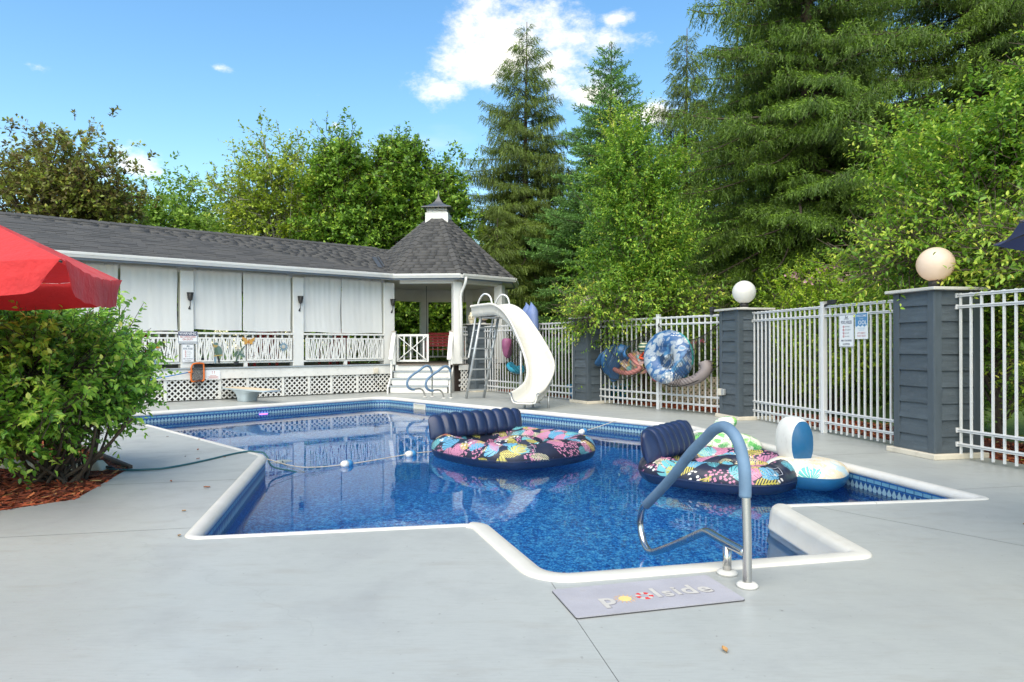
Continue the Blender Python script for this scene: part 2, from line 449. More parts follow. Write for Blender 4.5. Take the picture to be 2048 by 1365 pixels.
def lawn_material():
    t = NT('lawn_grass'); p = t.pos()
    c = t.ramp(t.noise(9, 6, .7, p), [(0.25, (.04, .085, .014)), (.55, (.11, .19, .03)), (.8, (.20, .26, .06))])
    c = t.mixc(t.math('MULTIPLY', t.noise(.6, 3, .5, p), .6), c, (.05, .09, .018))
    return t.done(t.pr(c, .9, 0, t.bump(t.noise(60, 3, .7, p), .9, .03)))
LAWN = lawn_material()
def liner_material():
    """blue mosaic pool liner with the printed tile border along its upper edge (u in metres along the wall, v metres below the coping)"""
    t = NT('blue_mosaic_liner'); p = t.pos()
    n1 = t.noise(26, 3, .7, p); n2 = t.noise(75, 2, .5, p)
    f = t.math('ADD', t.math('MULTIPLY', n1, .7), t.math('MULTIPLY', n2, .3))
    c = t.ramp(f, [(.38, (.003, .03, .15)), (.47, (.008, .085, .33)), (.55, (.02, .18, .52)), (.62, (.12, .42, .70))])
    uv = t.n('ShaderNodeUVMap', uv_map='wall').outputs[0]
    sx = t.n('ShaderNodeSeparateXYZ'); t.l(uv, sx.inputs[0]); u, v = sx.outputs[0], sx.outputs[1]
    def band(a, b): return t.math('MULTIPLY', t.math('GREATER_THAN', v, a), t.math('LESS_THAN', v, b))
    dark = (.008, .05, .16); mid = (.012, .11, .30); light = (.10, .29, .42); grey = (.22, .36, .42)
    mott = t.noise(90, 2, .6, p)
    light_c = t.mixc(mott, (.05, .19, .33), (.17, .37, .48)); grey_c = t.mixc(mott, (.13, .26, .33), (.30, .43, .48))
    def tiles(u_, w):
        fr = t.math('FRACT', t.math('DIVIDE', u_, w)); return t.math('MULTIPLY', t.math('GREATER_THAN', fr, .07), t.math('LESS_THAN', fr, .97))
    def diamonds(v0, hh, w):
        fr = t.math('ABSOLUTE', t.math('SUBTRACT', t.math('FRACT', t.math('DIVIDE', u, w)), .5))
        dv = t.math('ABSOLUTE', t.math('DIVIDE', t.math('SUBTRACT', v, v0), hh))
        return t.math('LESS_THAN', t.math('ADD', t.math('MULTIPLY', fr, 2.0), dv), .96)
    top = band(.0, .34)
    b = dark
    x = t.mixc(t.math('MULTIPLY', t.math('SUBTRACT', n1, .45, None, True), 2.5, None, True), dark, mid)
    x = t.mixc(t.math('MULTIPLY', band(.016, .05), tiles(u, .105)), x, light_c)
    x = t.mixc(t.math('MULTIPLY', band(.29, .32), tiles(u, .105)), x, light_c)
    x = t.mixc(diamonds(.118, .058, .066), x, grey_c)
    x = t.mixc(diamonds(.178, .03, .066), x, (.02, .16, .32))
    x = t.mixc(diamonds(.222, .05, .066), x, (.05, .20, .34))
    x = t.mixc(t.math('MAXIMUM', band(.0, .012), band(.063, .067)), x, (.012, .12, .36))
    c = t.mixc(top, c, x)
    return t.done(t.pr(c, .4))
LINER = liner_material()
def liner_floor_material():
    t = NT('blue_mosaic_liner_floor'); p = t.pos()
    n1 = t.noise(22, 3, .75, p); n2 = t.noise(52, 2, .6, p)
    f = t.math('ADD', t.math('MULTIPLY', n1, .55), t.math('MULTIPLY', n2, .45))
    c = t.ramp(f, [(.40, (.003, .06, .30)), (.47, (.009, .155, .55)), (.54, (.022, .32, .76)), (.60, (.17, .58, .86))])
    return t.done(t.pr(c, .4))
LINERF = liner_floor_material()
def water_material():
    t = NT('pool_water'); p = t.pos()
    h = t.math('ADD', t.math('MULTIPLY', t.noise(1.3, 2, .5, p), 1.0), t.math('MULTIPLY', t.noise(7, 2, .5, t.pos((1, 1.8, 1))), .10))
    nb = t.bump(h, .055, .05)
    fr = t.n('ShaderNodeFresnel'); fr.inputs['IOR'].default_value = 1.34; t.l(nb, fr.inputs['Normal'])
    gl = t.n('ShaderNodeBsdfGlossy'); gl.inputs['Roughness'].default_value = .012; t.l(nb, gl.inputs['Normal'])
    tr = t.n('ShaderNodeBsdfRefraction'); tr.inputs['Color'].default_value = (.90, .97, .99, 1); tr.inputs['IOR'].default_value = 1.33; tr.inputs['Roughness'].default_value = .0; t.l(nb, tr.inputs['Normal'])
    mx = t.n('ShaderNodeMixShader'); t.l(fr.outputs[0], mx.inputs[0]); t.l(tr.outputs[0], mx.inputs[1]); t.l(gl.outputs[0], mx.inputs[2])
    return t.done(mx.outputs[0])
WATER = water_material()

# ------------------------------------------------------------------ ground, deck, beds
DECK_OUT = [(-16, -6), (8.3, -6), (7.0, 0), (6.25, 4.0), (5.40, 8.15), (4.52, 12.42), (2.2, 15.95), (-.62, 20.25), (-1.5, 21.2), (-3.3, 20.6), (-3.78, 19.84), (-14.9, 11.15)]
BED = [(-3.75, 5.86), (-4.12, 7.33), (-9.2, 12.55), (-13, 9.6), (-9.6, 2.6), (-6.45, 2.7), (-4.09, 5.46)]
hole = offset_poly(DECK_OUT, .12)
lawn = tag(bm_obj('lawn', fill_poly('lawn', [[(-400, -400), (400, -400), (400, 500), (-400, 500)], [tuple(p) for p in hole]], -.045, LAWN), LAWN), kind='structure')
sub_ = fill_poly('deck_bedding', [DECK_OUT, EDGE], -.022, DARKFILL)
DECKSUB = M('dark_joint_filler', (.17, .17, .165), .9, .2, 6, .3)
tag(bm_obj('deck_bedding', sub_, DECKSUB), kind='structure')
cuts = [(-4.4, 6.35, 78, .005), (-3.6, 8.6, 78, .003), (4.3, 6.2, 79, .003), (3.0, 4.8, 142, .003), (.24, 3.6, 170, .0013), (-3.2, 18.7, 90, .003), (-1.2, 16.2, 50, .003), (2.6, 13.4, 52, .003)]
bm = fill_poly('pool_deck', [DECK_OUT, EDGE, BED], 0, DECKM, cuts=cuts)
bmesh.ops.triangulate(bm, faces=bm.faces[:])
deck = thing('pool_deck', 'light grey painted concrete deck around the pool', None, kind='structure')
# every slab between joints is its own piece
bm.faces.ensure_lookup_table(); seen = set(); slabs = []
for f in bm.faces:
    if f.index in seen: continue
    stack = [f]; seen.add(f.index); grp = []
    while stack:
        g = stack.pop(); grp.append(g)
        for e in g.edges:
            for h in e.link_faces:
                if h.index not in seen: seen.add(h.index); stack.append(h)
    slabs.append(grp)
for grp in slabs:
    mb = MB()
    for g in grp: mb.add([v.co[:] for v in g.verts], [(0, 1, 2)])
    o = mb.build('slab', DECKM, deck)
bm.free()

# bed surface and chips
def bumpy(poly, z, mat, name, step=.16, amp=.02, seed=0):
    mb = MB(); xs = [p[0] for p in poly]; ys = [p[1] for p in poly]
    def inside(x, y):
        c = False; n = len(poly); j = n - 1
        for i in range(n):
            if ((poly[i][1] > y) != (poly[j][1] > y)) and x < (poly[j][0] - poly[i][0]) * (y - poly[i][1]) / (poly[j][1] - poly[i][1]) + poly[i][0]: c = not c
            j = i
        return c
    return inside
inside_bed = bumpy(BED, 0, MULCH, '')
tag(bm_obj('mulch_bed', fill_poly('mulch_bed', [[tuple(p) for p in offset_poly(BED, -.03)]], -.012, MULCH), MULCH), kind='structure')
STRIP = [(8.3, -6), (7.0, 0), (6.25, 4.0), (5.40, 8.15), (4.52, 12.42), (2.2, 15.95), (-.62, 20.25), (-.2, 21.2), (3.2, 16.9), (5.7, 12.9), (6.9, 8.6), (7.8, 4.2), (8.6, 0), (9.8, -6)]
tag(bm_obj('mulch_strip', fill_poly('mulch_strip', [STRIP], -.016, MULCH), MULCH), kind='structure')
inside_strip = bumpy(STRIP, 0, MULCH, '')
def chips(name, inside, bbox, n, zc, label):
    Vs = []; Ts = []
    k = 0
    pts = []
    while k < n:
        x = random.uniform(bbox[0], bbox[1]); y = random.uniform(bbox[2], bbox[3])
        if not inside(x, y): continue
        pts.append((x, y)); k += 1
    P = np.array(pts); n = len(P)
    a = rng.uniform(0, 6.28, n); ln_ = rng.uniform(.02, .055, n); wd = rng.uniform(.006, .014, n); tl = rng.normal(0, .25, n)
    d = np.stack([np.cos(a), np.sin(a), tl], 1); s_ = np.stack([-np.sin(a), np.cos(a), rng.normal(0, .3, n)], 1)
    c = np.concatenate([P, rng.uniform(zc, zc + .018, (n, 1))], 1)
    V = np.stack([c - d * ln_[:, None] - s_ * wd[:, None], c + d * ln_[:, None] - s_ * wd[:, None], c + d * ln_[:, None] + s_ * wd[:, None], c - d * ln_[:, None] + s_ * wd[:, None]], 1).reshape(-1, 3)
    F_ = np.arange(4 * n).reshape(n, 4)
    t = np.repeat(rng.uniform(0, 1, n), 4)
    return tag(npobj(name, V, F_, CHIP, None, {'tone': t}), label, 'mulch', kind='stuff')
def chip_material():
    t = NT('mulch_chip'); a = t.n('ShaderNodeAttribute', attribute_name='tone').outputs['Fac']
    c = t.ramp(a, [(0, (.08, .02, .012)), (.4, (.30, .06, .022)), (.8, (.48, .10, .035)), (.93, (.55, .24, .09)), (1, (.58, .42, .15))])
    return t.done(t.pr(c, .85))
CHIP = chip_material()
chips('mulch_chips', inside_bed, (-8, -3.6, 3.5, 9.5), 15000, -.012, 'loose red bark chips covering the bed under the big shrub')
chips('mulch_chips', inside_strip, (1, 7.5, 4, 17), 9000, -.016, 'loose red bark chips along the strip behind the white fence')
mb = MB(); mb.bar((-4.10, 7.33, .0), (-9.2, 12.57, .0), .045, .07); tag(mb.build('bed_edging_board', TIMBER, bevel=.005), 'brown timber board edging the mulch bed beside the deck', 'edging')

# ------------------------------------------------------------------ pool basin
def strip_wall(name, pts_top, pts_bot, z0, z1, mat, ids, want, parent=None):
    mb = MB(); uvs = []; n = len(pts_top); u = 0
    for i in range(n):
        j = (i + 1) % n
        ln_ = (Vector(pts_top[j]) - Vector(pts_top[i])).length
        if want(ids[i]):
            mb.add([(*pts_top[i], z0), (*pts_top[j], z0), (*pts_bot[j], z1), (*pts_bot[i], z1)], [(0, 1, 2, 3)])
            uvs += [(u, 0), (u + ln_, 0), (u + ln_, z0 - z1), (u, z0 - z1)]
        u += ln_
    o = mb.build(name, mat, parent)
    l_ = o.data.uv_layers.new(name='wall')
    for k, q in enumerate(uvs): l_.data[k].uv = q
    return o
IN9 = outline_at(.085)
basin = thing('pool_basin', 'deep blue lined in-ground pool shell with a printed tile border', None, kind='structure')
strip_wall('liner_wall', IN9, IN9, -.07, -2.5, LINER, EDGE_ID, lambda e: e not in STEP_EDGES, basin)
strip_wall('step_wall', outline_at(.11), outline_at(.16), -.03, -1.2, ACRYL, EDGE_ID, lambda e: e in STEP_EDGES, basin)
def floor_z(x, y):
    q = (x * -.35 + y * .94)
    t = min(1, max(0, (q - 7.3) / 4.5)); t = t * t * (3 - 2 * t)
    return -1.12 - 1.05 * t
mb = MB(); mb.grid(lambda a, b: (-9 + 14 * a, 3.2 + 15.4 * b, floor_z(-9 + 14 * a, 3.2 + 15.4 * b)), 57, 63)
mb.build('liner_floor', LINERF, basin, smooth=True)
# moulded steps inside the recess, only just seen through the water
fs = Fr(.14, 3.74, 77.7)
for k in range(3):
    mb = MB(); mb.box(.14, 1.98, -.12 - .30 * (k + 1), -.12 - .30 * k, -1.15, -.74 - .15 * k, fs); mb.build('step', LINERF, basin, bevel=.03)
bmw = fill_poly('pool_water', [outline_at(.088)], -.21, WATER)
tag(bm_obj('pool_water', bmw, WATER), kind='structure')

def sweep(name, pts, prof, mat, parent, closed=False, smooth=True):
    P = [Vector((p[0], p[1])) for p in pts]; n = len(P); mb = MB(); k = len(prof); vs_ = []
    for i in range(n):
        d1 = (P[i] - P[i - 1]) if (i > 0 or closed) else (P[1] - P[0])
        d2 = (P[(i + 1) % n] - P[i]) if (i < n - 1 or closed) else d1
        if d1.length < 1e-6: d1 = d2
        if d2.length < 1e-6: d2 = d1
        d1 = d1.normalized(); d2 = d2.normalized()
        n1 = Vector((d1.y, -d1.x)); n2 = Vector((d2.y, -d2.x)); m = n1 + n2; m = m / max(m.dot(n1), .3)
        for (o_, z) in prof: vs_.append((P[i].x + m.x * o_, P[i].y + m.y * o_, z))
    fs_ = [(i * k + j, i * k + j + 1, ((i + 1) % n) * k + j + 1, ((i + 1) % n) * k + j) for i in range(n if closed else n - 1) for j in range(k - 1)]
    mb.add(vs_, fs_); ns_ = len(mb.f)
    if not closed:
        mb.add(vs_[:k], [tuple(range(k))]); mb.add(vs_[-k:], [tuple(reversed(range(k)))])
    o = mb.build(name, mat, parent, smooth=smooth)
    for f in o.data.polygons[ns_:]: f.use_smooth = False
    return o
area = sum(RAW[i][0] * RAW[(i + 1) % 10][1] - RAW[(i + 1) % 10][0] * RAW[i][1] for i in range(10))
# RAW runs clockwise seen from above, so the right-hand normal points into the pool
CPROF = [(0, -.03), (0, .002), (.012, .009), (.04, .012), (.07, .004), (.092, -.018), (.099, -.045), (.093, -.066), (.075, -.076), (.05, -.076)]
coping = thing('pool_coping', 'white rounded vinyl coping edging the pool', None, kind='structure')
nE = len(EDGE)
start = [i for i in range(nE) if EDGE_ID[i - 1] in STEP_EDGES and EDGE_ID[i] not in STEP_EDGES][0]
run = []
i = start
while EDGE_ID[i % nE] not in STEP_EDGES: run.append(EDGE[i % nE]); i += 1
run.append(EDGE[i % nE])
# densify, then cut into lengths with a fine joint between them
dens_ = [Vector(run[0])]
for a, b in zip(run[:-1], run[1:]):
    a = Vector(a); b = Vector(b); m = max(1, int((b - a).length / .22))
    dens_ += [a + (b - a) * (k + 1) / m for k in range(m)]
acc = 0; seg_ = [dens_[0]]; sections = []; limit = 2.7
for a, b in zip(dens_[:-1], dens_[1:]):
    if acc > limit:
        d = (b - a).normalized(); seg_[-1] = a - d * .002; sections.append(seg_); seg_ = [a + d * .002]; acc = 0; limit = random.choice((2.4, 2.9, 3.1))
    seg_.append(b); acc += (b - a).length
sections.append(seg_)
for sg_ in sections: sweep('coping_section', sg_, CPROF, VINYL, coping)
# moulded white flange round the step recess
i0 = [i for i in range(nE) if EDGE_ID[i] in STEP_EDGES and EDGE_ID[i - 1] not in STEP_EDGES][0]
fl = []; i = i0 - 2
while True:
    fl.append(EDGE[i % nE]); i += 1
    if EDGE_ID[i % nE] not in STEP_EDGES and len(fl) > 6: break
fl += [EDGE[i % nE], EDGE[(i + 1) % nE]]
SPROF = [(-.03, -.02), (-.03, .006), (-.022, .013), (-.005, .018), (.05, .019), (.09, .014), (.106, .0), (.118, -.03), (.13, -.14), (.135, -.145), (.135, -.165), (.12, -.17), (.15, -.40)]
sweep('step_flange', fl, SPROF, ACRYL, coping)
# ------------------------------------------------------------------ pavilion and gazebo
B = Fr(-3.62, 19.78, 52)
pav = thing('deck_pavilion', 'long white roofed deck pavilion with dark shingles and an octagonal gazebo end', 'pavilion', B(-3, -2, 0))
GC = Vector((-2.32, 21.70)); GR = 2.60; GTH = 160
def gz(k, r, z):
    a = R(GTH + 45 * k); return (GC.x + r * math.sin(a), GC.y + r * math.cos(a), z)
S0, S1 = -14.5, .20
ZD, ZR, ZE, ZT = .80, 4.42, 3.36, 3.16
def part(name, mat, fn, parent=None, **kw):
    mb = MB(); fn(mb); return mb.build(name, mat, parent or pav, **kw)
# floor boards
for k in range(11):
    d0 = .06 - k * .405
    part('deck_board', WOODG, lambda m: m.box(S0, S1 - .02, d0 - .395, d0, ZD - .03, ZD, B), bevel=.004)
part('gazebo_floor', WOODG, lambda m: m.prism([gz(k, GR - .38, 0)[:2] for k in range(8)], ZD - .04, ZD - .002))
part('fascia_board', WHITE_OLD, lambda m: m.box(S0, .16, .035, .075, .52, ZD - .035, B), bevel=.004)
part('deck_nosing', TREADG, lambda m: m.box(S0, .18, .0, .11, ZD - .031, ZD + .004, B), bevel=.006)
part('under_deck_shade', DARKFILL, lambda m: m.prism([gz(k, GR - .62, 0)[:2] for k in range(8)], 0, .755))  # dark block standing in for the shade below the gazebo floor
part('under_deck_shade', DARKFILL, lambda m: m.box(S0, S1 - .25, -.42, -.35, 0, .74, B))  # dark upright sheet behind the lattice, painted as under-deck shade
# lattice skirt: crossed laths and battens, one panel at a time
def lattice_panel(s0, s1, z0, z1, fr, d, name='lattice_panel', mat=WHITE_OLD, pitch=.134, lw=.033, parent=None):
    mb = MB()
    for sg in (1, -1):
        dd = d + (.006 if sg > 0 else -.003)
        q = (s0 - (z1 - z0)) if sg > 0 else s0
        q -= random.uniform(0, pitch)
        while q < s1 + (z1 - z0):
            # centreline s = q + sg*(z - z0)
            def clip():
                za, zb = z0, z1
                sa = q; sb = q + sg * (z1 - z0)
                lo, hi = 0.0, 1.0
                dx = sb - sa
                for bound, s_ in ((s0, 1), (s1, -1)):
                    va = (sa - bound) * s_; vb = (sb - bound) * s_
                    if va < 0 and vb < 0: return None
                    if va < 0: lo = max(lo, va / (va - vb))
                    elif vb < 0: hi = min(hi, va / (va - vb))
                if hi - lo < .03: return None
                return [(sa + dx * t, za + (zb - za) * t) for t in (lo, hi)]
            c = clip()
            if c:
                a, b = c; h = lw * .7071
                mb.hexa([fr(a[0] - h, dd - .004, a[1]), fr(a[0] + h, dd - .004, a[1]), fr(a[0] + h, dd + .004, a[1]), fr(a[0] - h, dd + .004, a[1]),
                         fr(b[0] - h, dd - .004, b[1]), fr(b[0] + h, dd - .004, b[1]), fr(b[0] + h, dd + .004, b[1]), fr(b[0] - h, dd + .004, b[1])])
            q += pitch
    return mb.build(name, mat, parent or pav)
lat = [-13.2, -11.9, -10.7, -9.5, -8.3, -7.1, -5.85, -4.62, -3.95, -3.05, -2.35, -1.72, -.95, .13]
for a, b in zip(lat[:-1], lat[1:]):
    lattice_panel(a + .02, b - .02, .025, .515, B, .02)
for a in lat:
    part('lattice_batten', WHITE_OLD, lambda m: m.box(a - .035, a + .035, .031, .05, .02, .52, B), bevel=.003)

# columns
COLS = [(-8.10, .30), (-5.35, .30), (-2.605, .29), (.09, .34)]
for s, w_ in COLS + [(-10.85, .3), (-13.6, .3)]:
    part('column', WHITE, lambda m: (m.box(s - w_ / 2, s + w_ / 2, -.30, -.02, ZD, ZT, B)), bevel=.012)
    part('column', WHITE, lambda m: (m.box(s - w_ / 2, s + w_ / 2, -3.95, -3.70, ZD, ZT, B)), bevel=.012)
for k in (-4, -3, -2, -1, 0, 3):
    c = gz(k, GR - .45, 0); f_ = Fr(c[0], c[1], GTH + 45 * k)
    part('column', WHITE, lambda m: m.box(-.13, .13, -.13, .13, ZD, ZT, f_), bevel=.012)
# beams, ceiling
part('header_beam', WHITE, lambda m: m.box(S0, .0, -.27, -.14, 3.12, 3.33, B), bevel=.006)
part('rear_beam', WHITE, lambda m: m.box(S0, S1, -3.9, -3.72, 3.02, 3.33, B), bevel=.006)
part('ceiling', WHITE_OLD, lambda m: m.box(S0, S1 - .2, -3.7, -.28, 3.26, 3.29, B))
part('soffit', WHITE_OLD, lambda m: m.box(S0, S1 - .3, -.04, .46, 3.27, 3.30, B))
for k in range(-4, 4):
    a, b = Vector(gz(k, GR - .45, 0)), Vector(gz(k + 1, GR - .45, 0))
    if k in (1, 2): continue
    hb = .12 if k in (0, -1, -2) else .40
    part('gazebo_beam', WHITE, lambda m: m.bar(a + Vector((0, 0, 3.24 - hb / 2)), b + Vector((0, 0, 3.24 - hb / 2)), .16, hb))
part('gazebo_ceiling', WHITE_OLD, lambda m: m.prism([gz(k, GR - .02, 0)[:2] for k in range(8)], 3.245, 3.262))
mb = MB(); mb.lathe([(.0, 0), (.09, 0), (.10, -.012), (.085, -.02), (0, -.02)], (GC.x + .25, GC.y - 1.2, 3.245), 20); mb.build('ceiling_light', M('warm_lens', (.9, .75, .5), .4), pav, smooth=True)

# roof decks
SHD = (.040, .039, .040)
def shingle_mat(name, use_obj):
    t = NT(name); p = t.pos()
    r_ = t.n('ShaderNodeObjectInfo').outputs['Random'] if use_obj else t.n('ShaderNodeAttribute', attribute_name='tone').outputs['Fac']
    c = t.ramp(r_, [(0, (.040, .040, .041)), (.28, (.044, .044, .044)), (.34, (.057, .056, .056)), (1, (.066, .064, .062))])
    g = t.noise(160, 2, .6, p); c = t.mixc(t.math('MULTIPLY', t.math('SUBTRACT', g, .45, None, True), 1.3, None, True), c, (.15, .145, .14))
    c = t.mixc(t.math('MULTIPLY', t.noise(1.2, 3, .5, p), .35), c, (.05, .05, .053))
    return t.done(t.pr(c, .88, 0, t.bump(t.noise(240, 2, .6, p), .5, .003)))
SHO = shingle_mat('asphalt_shingle', True); SHA = shingle_mat('asphalt_shingle_field', False)
sl = Vector((.5 + 1.9, ZR - ZE)); slen = sl.length; tilt = math.atan2(ZR - ZE, 2.4)
def roofpt(s, c, h):      # c metres up the front slope from the eave, h proud of it
    return B(s, .5 - c * math.cos(tilt) + h * math.sin(tilt), ZE + c * math.sin(tilt) + h * math.cos(tilt))
def roofmat(s, c, h):
    m = Matrix((( B.e.x, -B.n.x * math.cos(tilt), B.n.x * math.sin(tilt)), (B.e.y, -B.n.y * math.cos(tilt), B.n.y * math.sin(tilt)), (0, math.sin(tilt), math.cos(tilt)))).to_4x4()
    m.translation = roofpt(s, c, h); return m
RS1 = 1.75
def roofdeck(m):
    m.hexa([roofpt(S0, 0, -.03), roofpt(RS1, 0, -.03), roofpt(RS1, slen, -.03), roofpt(S0, slen, -.03), roofpt(S0, 0, 0), roofpt(RS1, 0, 0), roofpt(RS1, slen, 0), roofpt(S0, slen, 0)])
roof = part('roof', SHA, roofdeck)
mb = MB(); mb.hexa([B(S0, -4.3, ZE - .03), B(RS1, -4.3, ZE - .03), B(RS1, -1.905, ZR - .03), B(S0, -1.905, ZR - .03), B(S0, -4.3, ZE), B(RS1, -4.3, ZE), B(RS1, -1.905, ZR), B(S0, -1.905, ZR)]); mb.build('rear_roof', SHA, pav)
# shingle tabs (shared mesh, one object each for those nearest the viewer)
SW, SE_ = .30, .142
def tab_mesh(wd, th):
    mb = MB(); mb.hexa([(0, -.004, 0.001), (wd - .006, -.004, 0.001), (wd - .006, SE_ + .03, 0.0), (0, SE_ + .03, 0.0), (0, -.004, th), (wd - .006, -.004, th), (wd - .006, SE_ + .03, .003), (0, SE_ + .03, .003)])
    me = bpy.data.meshes.new('shingle'); me.from_pydata(mb.v, [], mb.f); me.materials.append(SHO); me.update(); return me
TABS = [tab_mesh(w_, h_) for w_ in (.2, .33, .46) for h_ in (.006, .012)]
cand = []
for k in range(int(slen / SE_)):
    s = -9.9 - random.uniform(0, .3)
    while s < 1.2:
        i = random.randrange(3); w_ = (.2, .33, .46)[i]; hi_ = random.random() < .5
        cand.append((s, k * SE_, i * 2 + int(hi_), w_)); s += w_
cand.sort(key=lambda q: Vector(roofpt(q[0], q[1], 0)).length if -9.4 < q[0] else 99)
for (s, c, ti, w_) in cand[:300]: inst('shingle', TABS[ti], roof, roofmat(s, c, .002 + .0006 * (ti % 3)))
Vs = []; Fs = []; Tn = []
def add_tab(q, tone, th):   # q: 4 corner points + normal
    a, b, c, d, nn = q; n0 = len(Vs); nn = Vector(nn)
    lo = .002
    for p in (a, b, c, d): Vs.append(tuple(Vector(p) + nn * lo))
    for p, h in ((a, th), (b, th), (c, .004), (d, .004)): Vs.append(tuple(Vector(p) + nn * h))
    for f in ((3, 2, 1, 0), (4, 5, 6, 7), (0, 1, 5, 4), (1, 2, 6, 5), (2, 3, 7, 6), (3, 0, 4, 7)): Fs.append([n0 + x for x in f])
    Tn.extend([tone] * 8)
nrmR = Vector(roofpt(0, 0, 1)) - Vector(roofpt(0, 0, 0))
for (s, c, ti, w_) in cand[300:]:
    add_tab((roofpt(s, c, 0), roofpt(s + w_ - .006, c, 0), roofpt(s + w_ - .006, c + SE_ + .03, 0), roofpt(s, c + SE_ + .03, 0), nrmR), random.random(), (.006, .012)[ti % 2])
tag(npobj('shingle_field', np.array(Vs), np.array(Fs), SHA, roof, {'tone': np.array(Tn)}), kind='stuff')
# ridge caps
for k in range(52):
    s = S0 + 4.2 + k * .21
    if s > .9: break
    mb = MB()
    z1 = .022
    mb.hexa([B(s, -1.9 + .15, ZR - .055), B(s + .235, -1.9 + .15, ZR - .06), B(s + .235, -1.9, ZR + .012), B(s, -1.9, ZR + .02), B(s, -1.9 + .15, ZR - .03), B(s + .235, -1.9 + .15, ZR - .045), B(s + .235, -1.9, ZR + .03), B(s, -1.9, ZR + .045)])
    mb.hexa([B(s, -1.9, ZR + .012), B(s + .235, -1.9, ZR + .012), B(s + .235, -2.05, ZR - .06), B(s, -2.05, ZR - .055), B(s, -1.9, ZR + .045), B(s + .235, -1.9, ZR + .03), B(s + .235, -2.05, ZR - .045), B(s, -2.05, ZR - .03)])
    mb.build('ridge_cap', SHO, roof)
# gutter: K-profile swept along the eave and round the gazebo
def gutter(a, b, name='gutter'):
    a = Vector(a); b = Vector(b); d = (b - a).normalized(); n_ = Vector((d.y, -d.x, 0))
    prof = [(0, -.11), (0, .0), (.012, .0), (.012, -.10), (.06, -.10), (.088, -.055), (.10, -.045), (.10, -.005), (.115, .003), (.115, -.012), (.107, -.052), (.092, -.065), (.066, -.115)]
    mb = MB(); vs_ = []
    for p in (a, b):
        for (o_, z) in prof: vs_.append(p + n_ * o_ + Vector((0, 0, z)))
    k = len(prof)
    mb.add(vs_, [(j, (j + 1) % k, k + (j + 1) % k, k + j) for j in range(k)] + [tuple(reversed(range(k))), tuple(range(k, 2 * k))])
    return mb.build(name, WHITE, pav)
EV = [Vector(gz(k, GR, ZE - .01)) for k in range(8)]
gutter(B(S0, .49, ZE - .005), B(.02, .49, ZE - .005))
for k in (1, 0, -1, -2): gutter(EV[k % 8], EV[(k - 1) % 8])
BLUESH = M('blue_grey_trim', (.20, .24, .30), .5)
part('frieze_board', BLUESH, lambda m: m.box(S0, -.02, .455, .485, ZE - .16, ZE - .02, B))
for k in (1, 0, -1, -2):
    a, b = Vector(gz(k, GR - .03, ZE - .10)), Vector(gz(k - 1, GR - .03, ZE - .10))
    part('frieze_board', BLUESH, lambda m: m.bar(a, b, .03, .13))
# gazebo roof: eight faces of trimmed shingle courses, hip caps, cupola
RT, ZTOP = .40, 5.30
groof = part('gazebo_roof', SHA, lambda m: [m.add([gz(k, GR, ZE), gz(k - 1, GR, ZE), gz(k - 1, RT, ZTOP), gz(k, RT, ZTOP)], [(0, 1, 2, 3)]) for k in range(8)])
Vs = []; Fs = []; Tn = []
for k in range(8):
    a, b, c, d = [Vector(x) for x in (gz(k, GR + .02, ZE - .01), gz(k - 1, GR + .02, ZE - .01), gz(k - 1, RT, ZTOP), gz(k, RT, ZTOP))]
    nn = (b - a).cross(d - a).normalized()
    if nn.z < 0: nn = -nn
    H = ((c + d) / 2 - (a + b) / 2).length; wb = (b - a).length; wt = (c - d).length
    ex = (b - a).normalized(); ey = (((c + d) - (a + b)) / 2).normalized(); mid = (a + b) / 2
    ncr = int(H / SE_)
    for j in range(ncr):
        y0 = j * SE_; y1 = min(H, y0 + SE_ + .03)
        h0 = (wb + (wt - wb) * y0 / H) / 2; h1 = (wb + (wt - wb) * y1 / H) / 2
        x = -h0 - random.uniform(0, .3)
        while x < h0:
            w_ = random.choice((.2, .33, .46)); xa = max(x, -h0); xb = min(x + w_ - .006, h0)
            if xb > xa + .01:
                xc = min(max(xb, -h1), h1); xd = min(max(xa, -h1), h1)
                if xc > xd: add_tab((mid + ex * xa + ey * y0, mid + ex * xb + ey * y0, mid + ex * xc + ey * y1, mid + ex * xd + ey * y1, nn), random.random(), random.choice((.006, .012)))
            x += w_
tag(npobj('shingle_field', np.array(Vs), np.array(Fs), SHA, groof, {'tone': np.array(Tn)}), kind='stuff')
for k in range(8):
    a = Vector(gz(k, GR + .02, ZE)); b = Vector(gz(k, RT, ZTOP)); d = b - a; nH = int(d.length / .2)
    t_ = Vector((math.cos(R(GTH + 45 * k)), -math.sin(R(GTH + 45 * k)), 0)); o_ = Vector((math.sin(R(GTH + 45 * k)), math.cos(R(GTH + 45 * k)), 0))
    up = d.normalized().cross(t_).normalized()
    if up.z < 0: up = -up
    for j in range(nH):
        p = a + d * j / nH; q = a + d * min(1, (j + 1.15) / nH); mb = MB()
        wv = t_ * .125; dn = up * -.055
        for s_ in (-1, 1):
            mb.add([p + up * .035, p + wv * s_ + dn + up * .035, q + wv * s_ * .98 + dn + up * .018, q + up * .016, p + up * .01, p + wv * s_ + dn + up * .005], [(0, 1, 2, 3), (4, 5, 1, 0)])
        mb.build('hip_cap', SHO, groof)
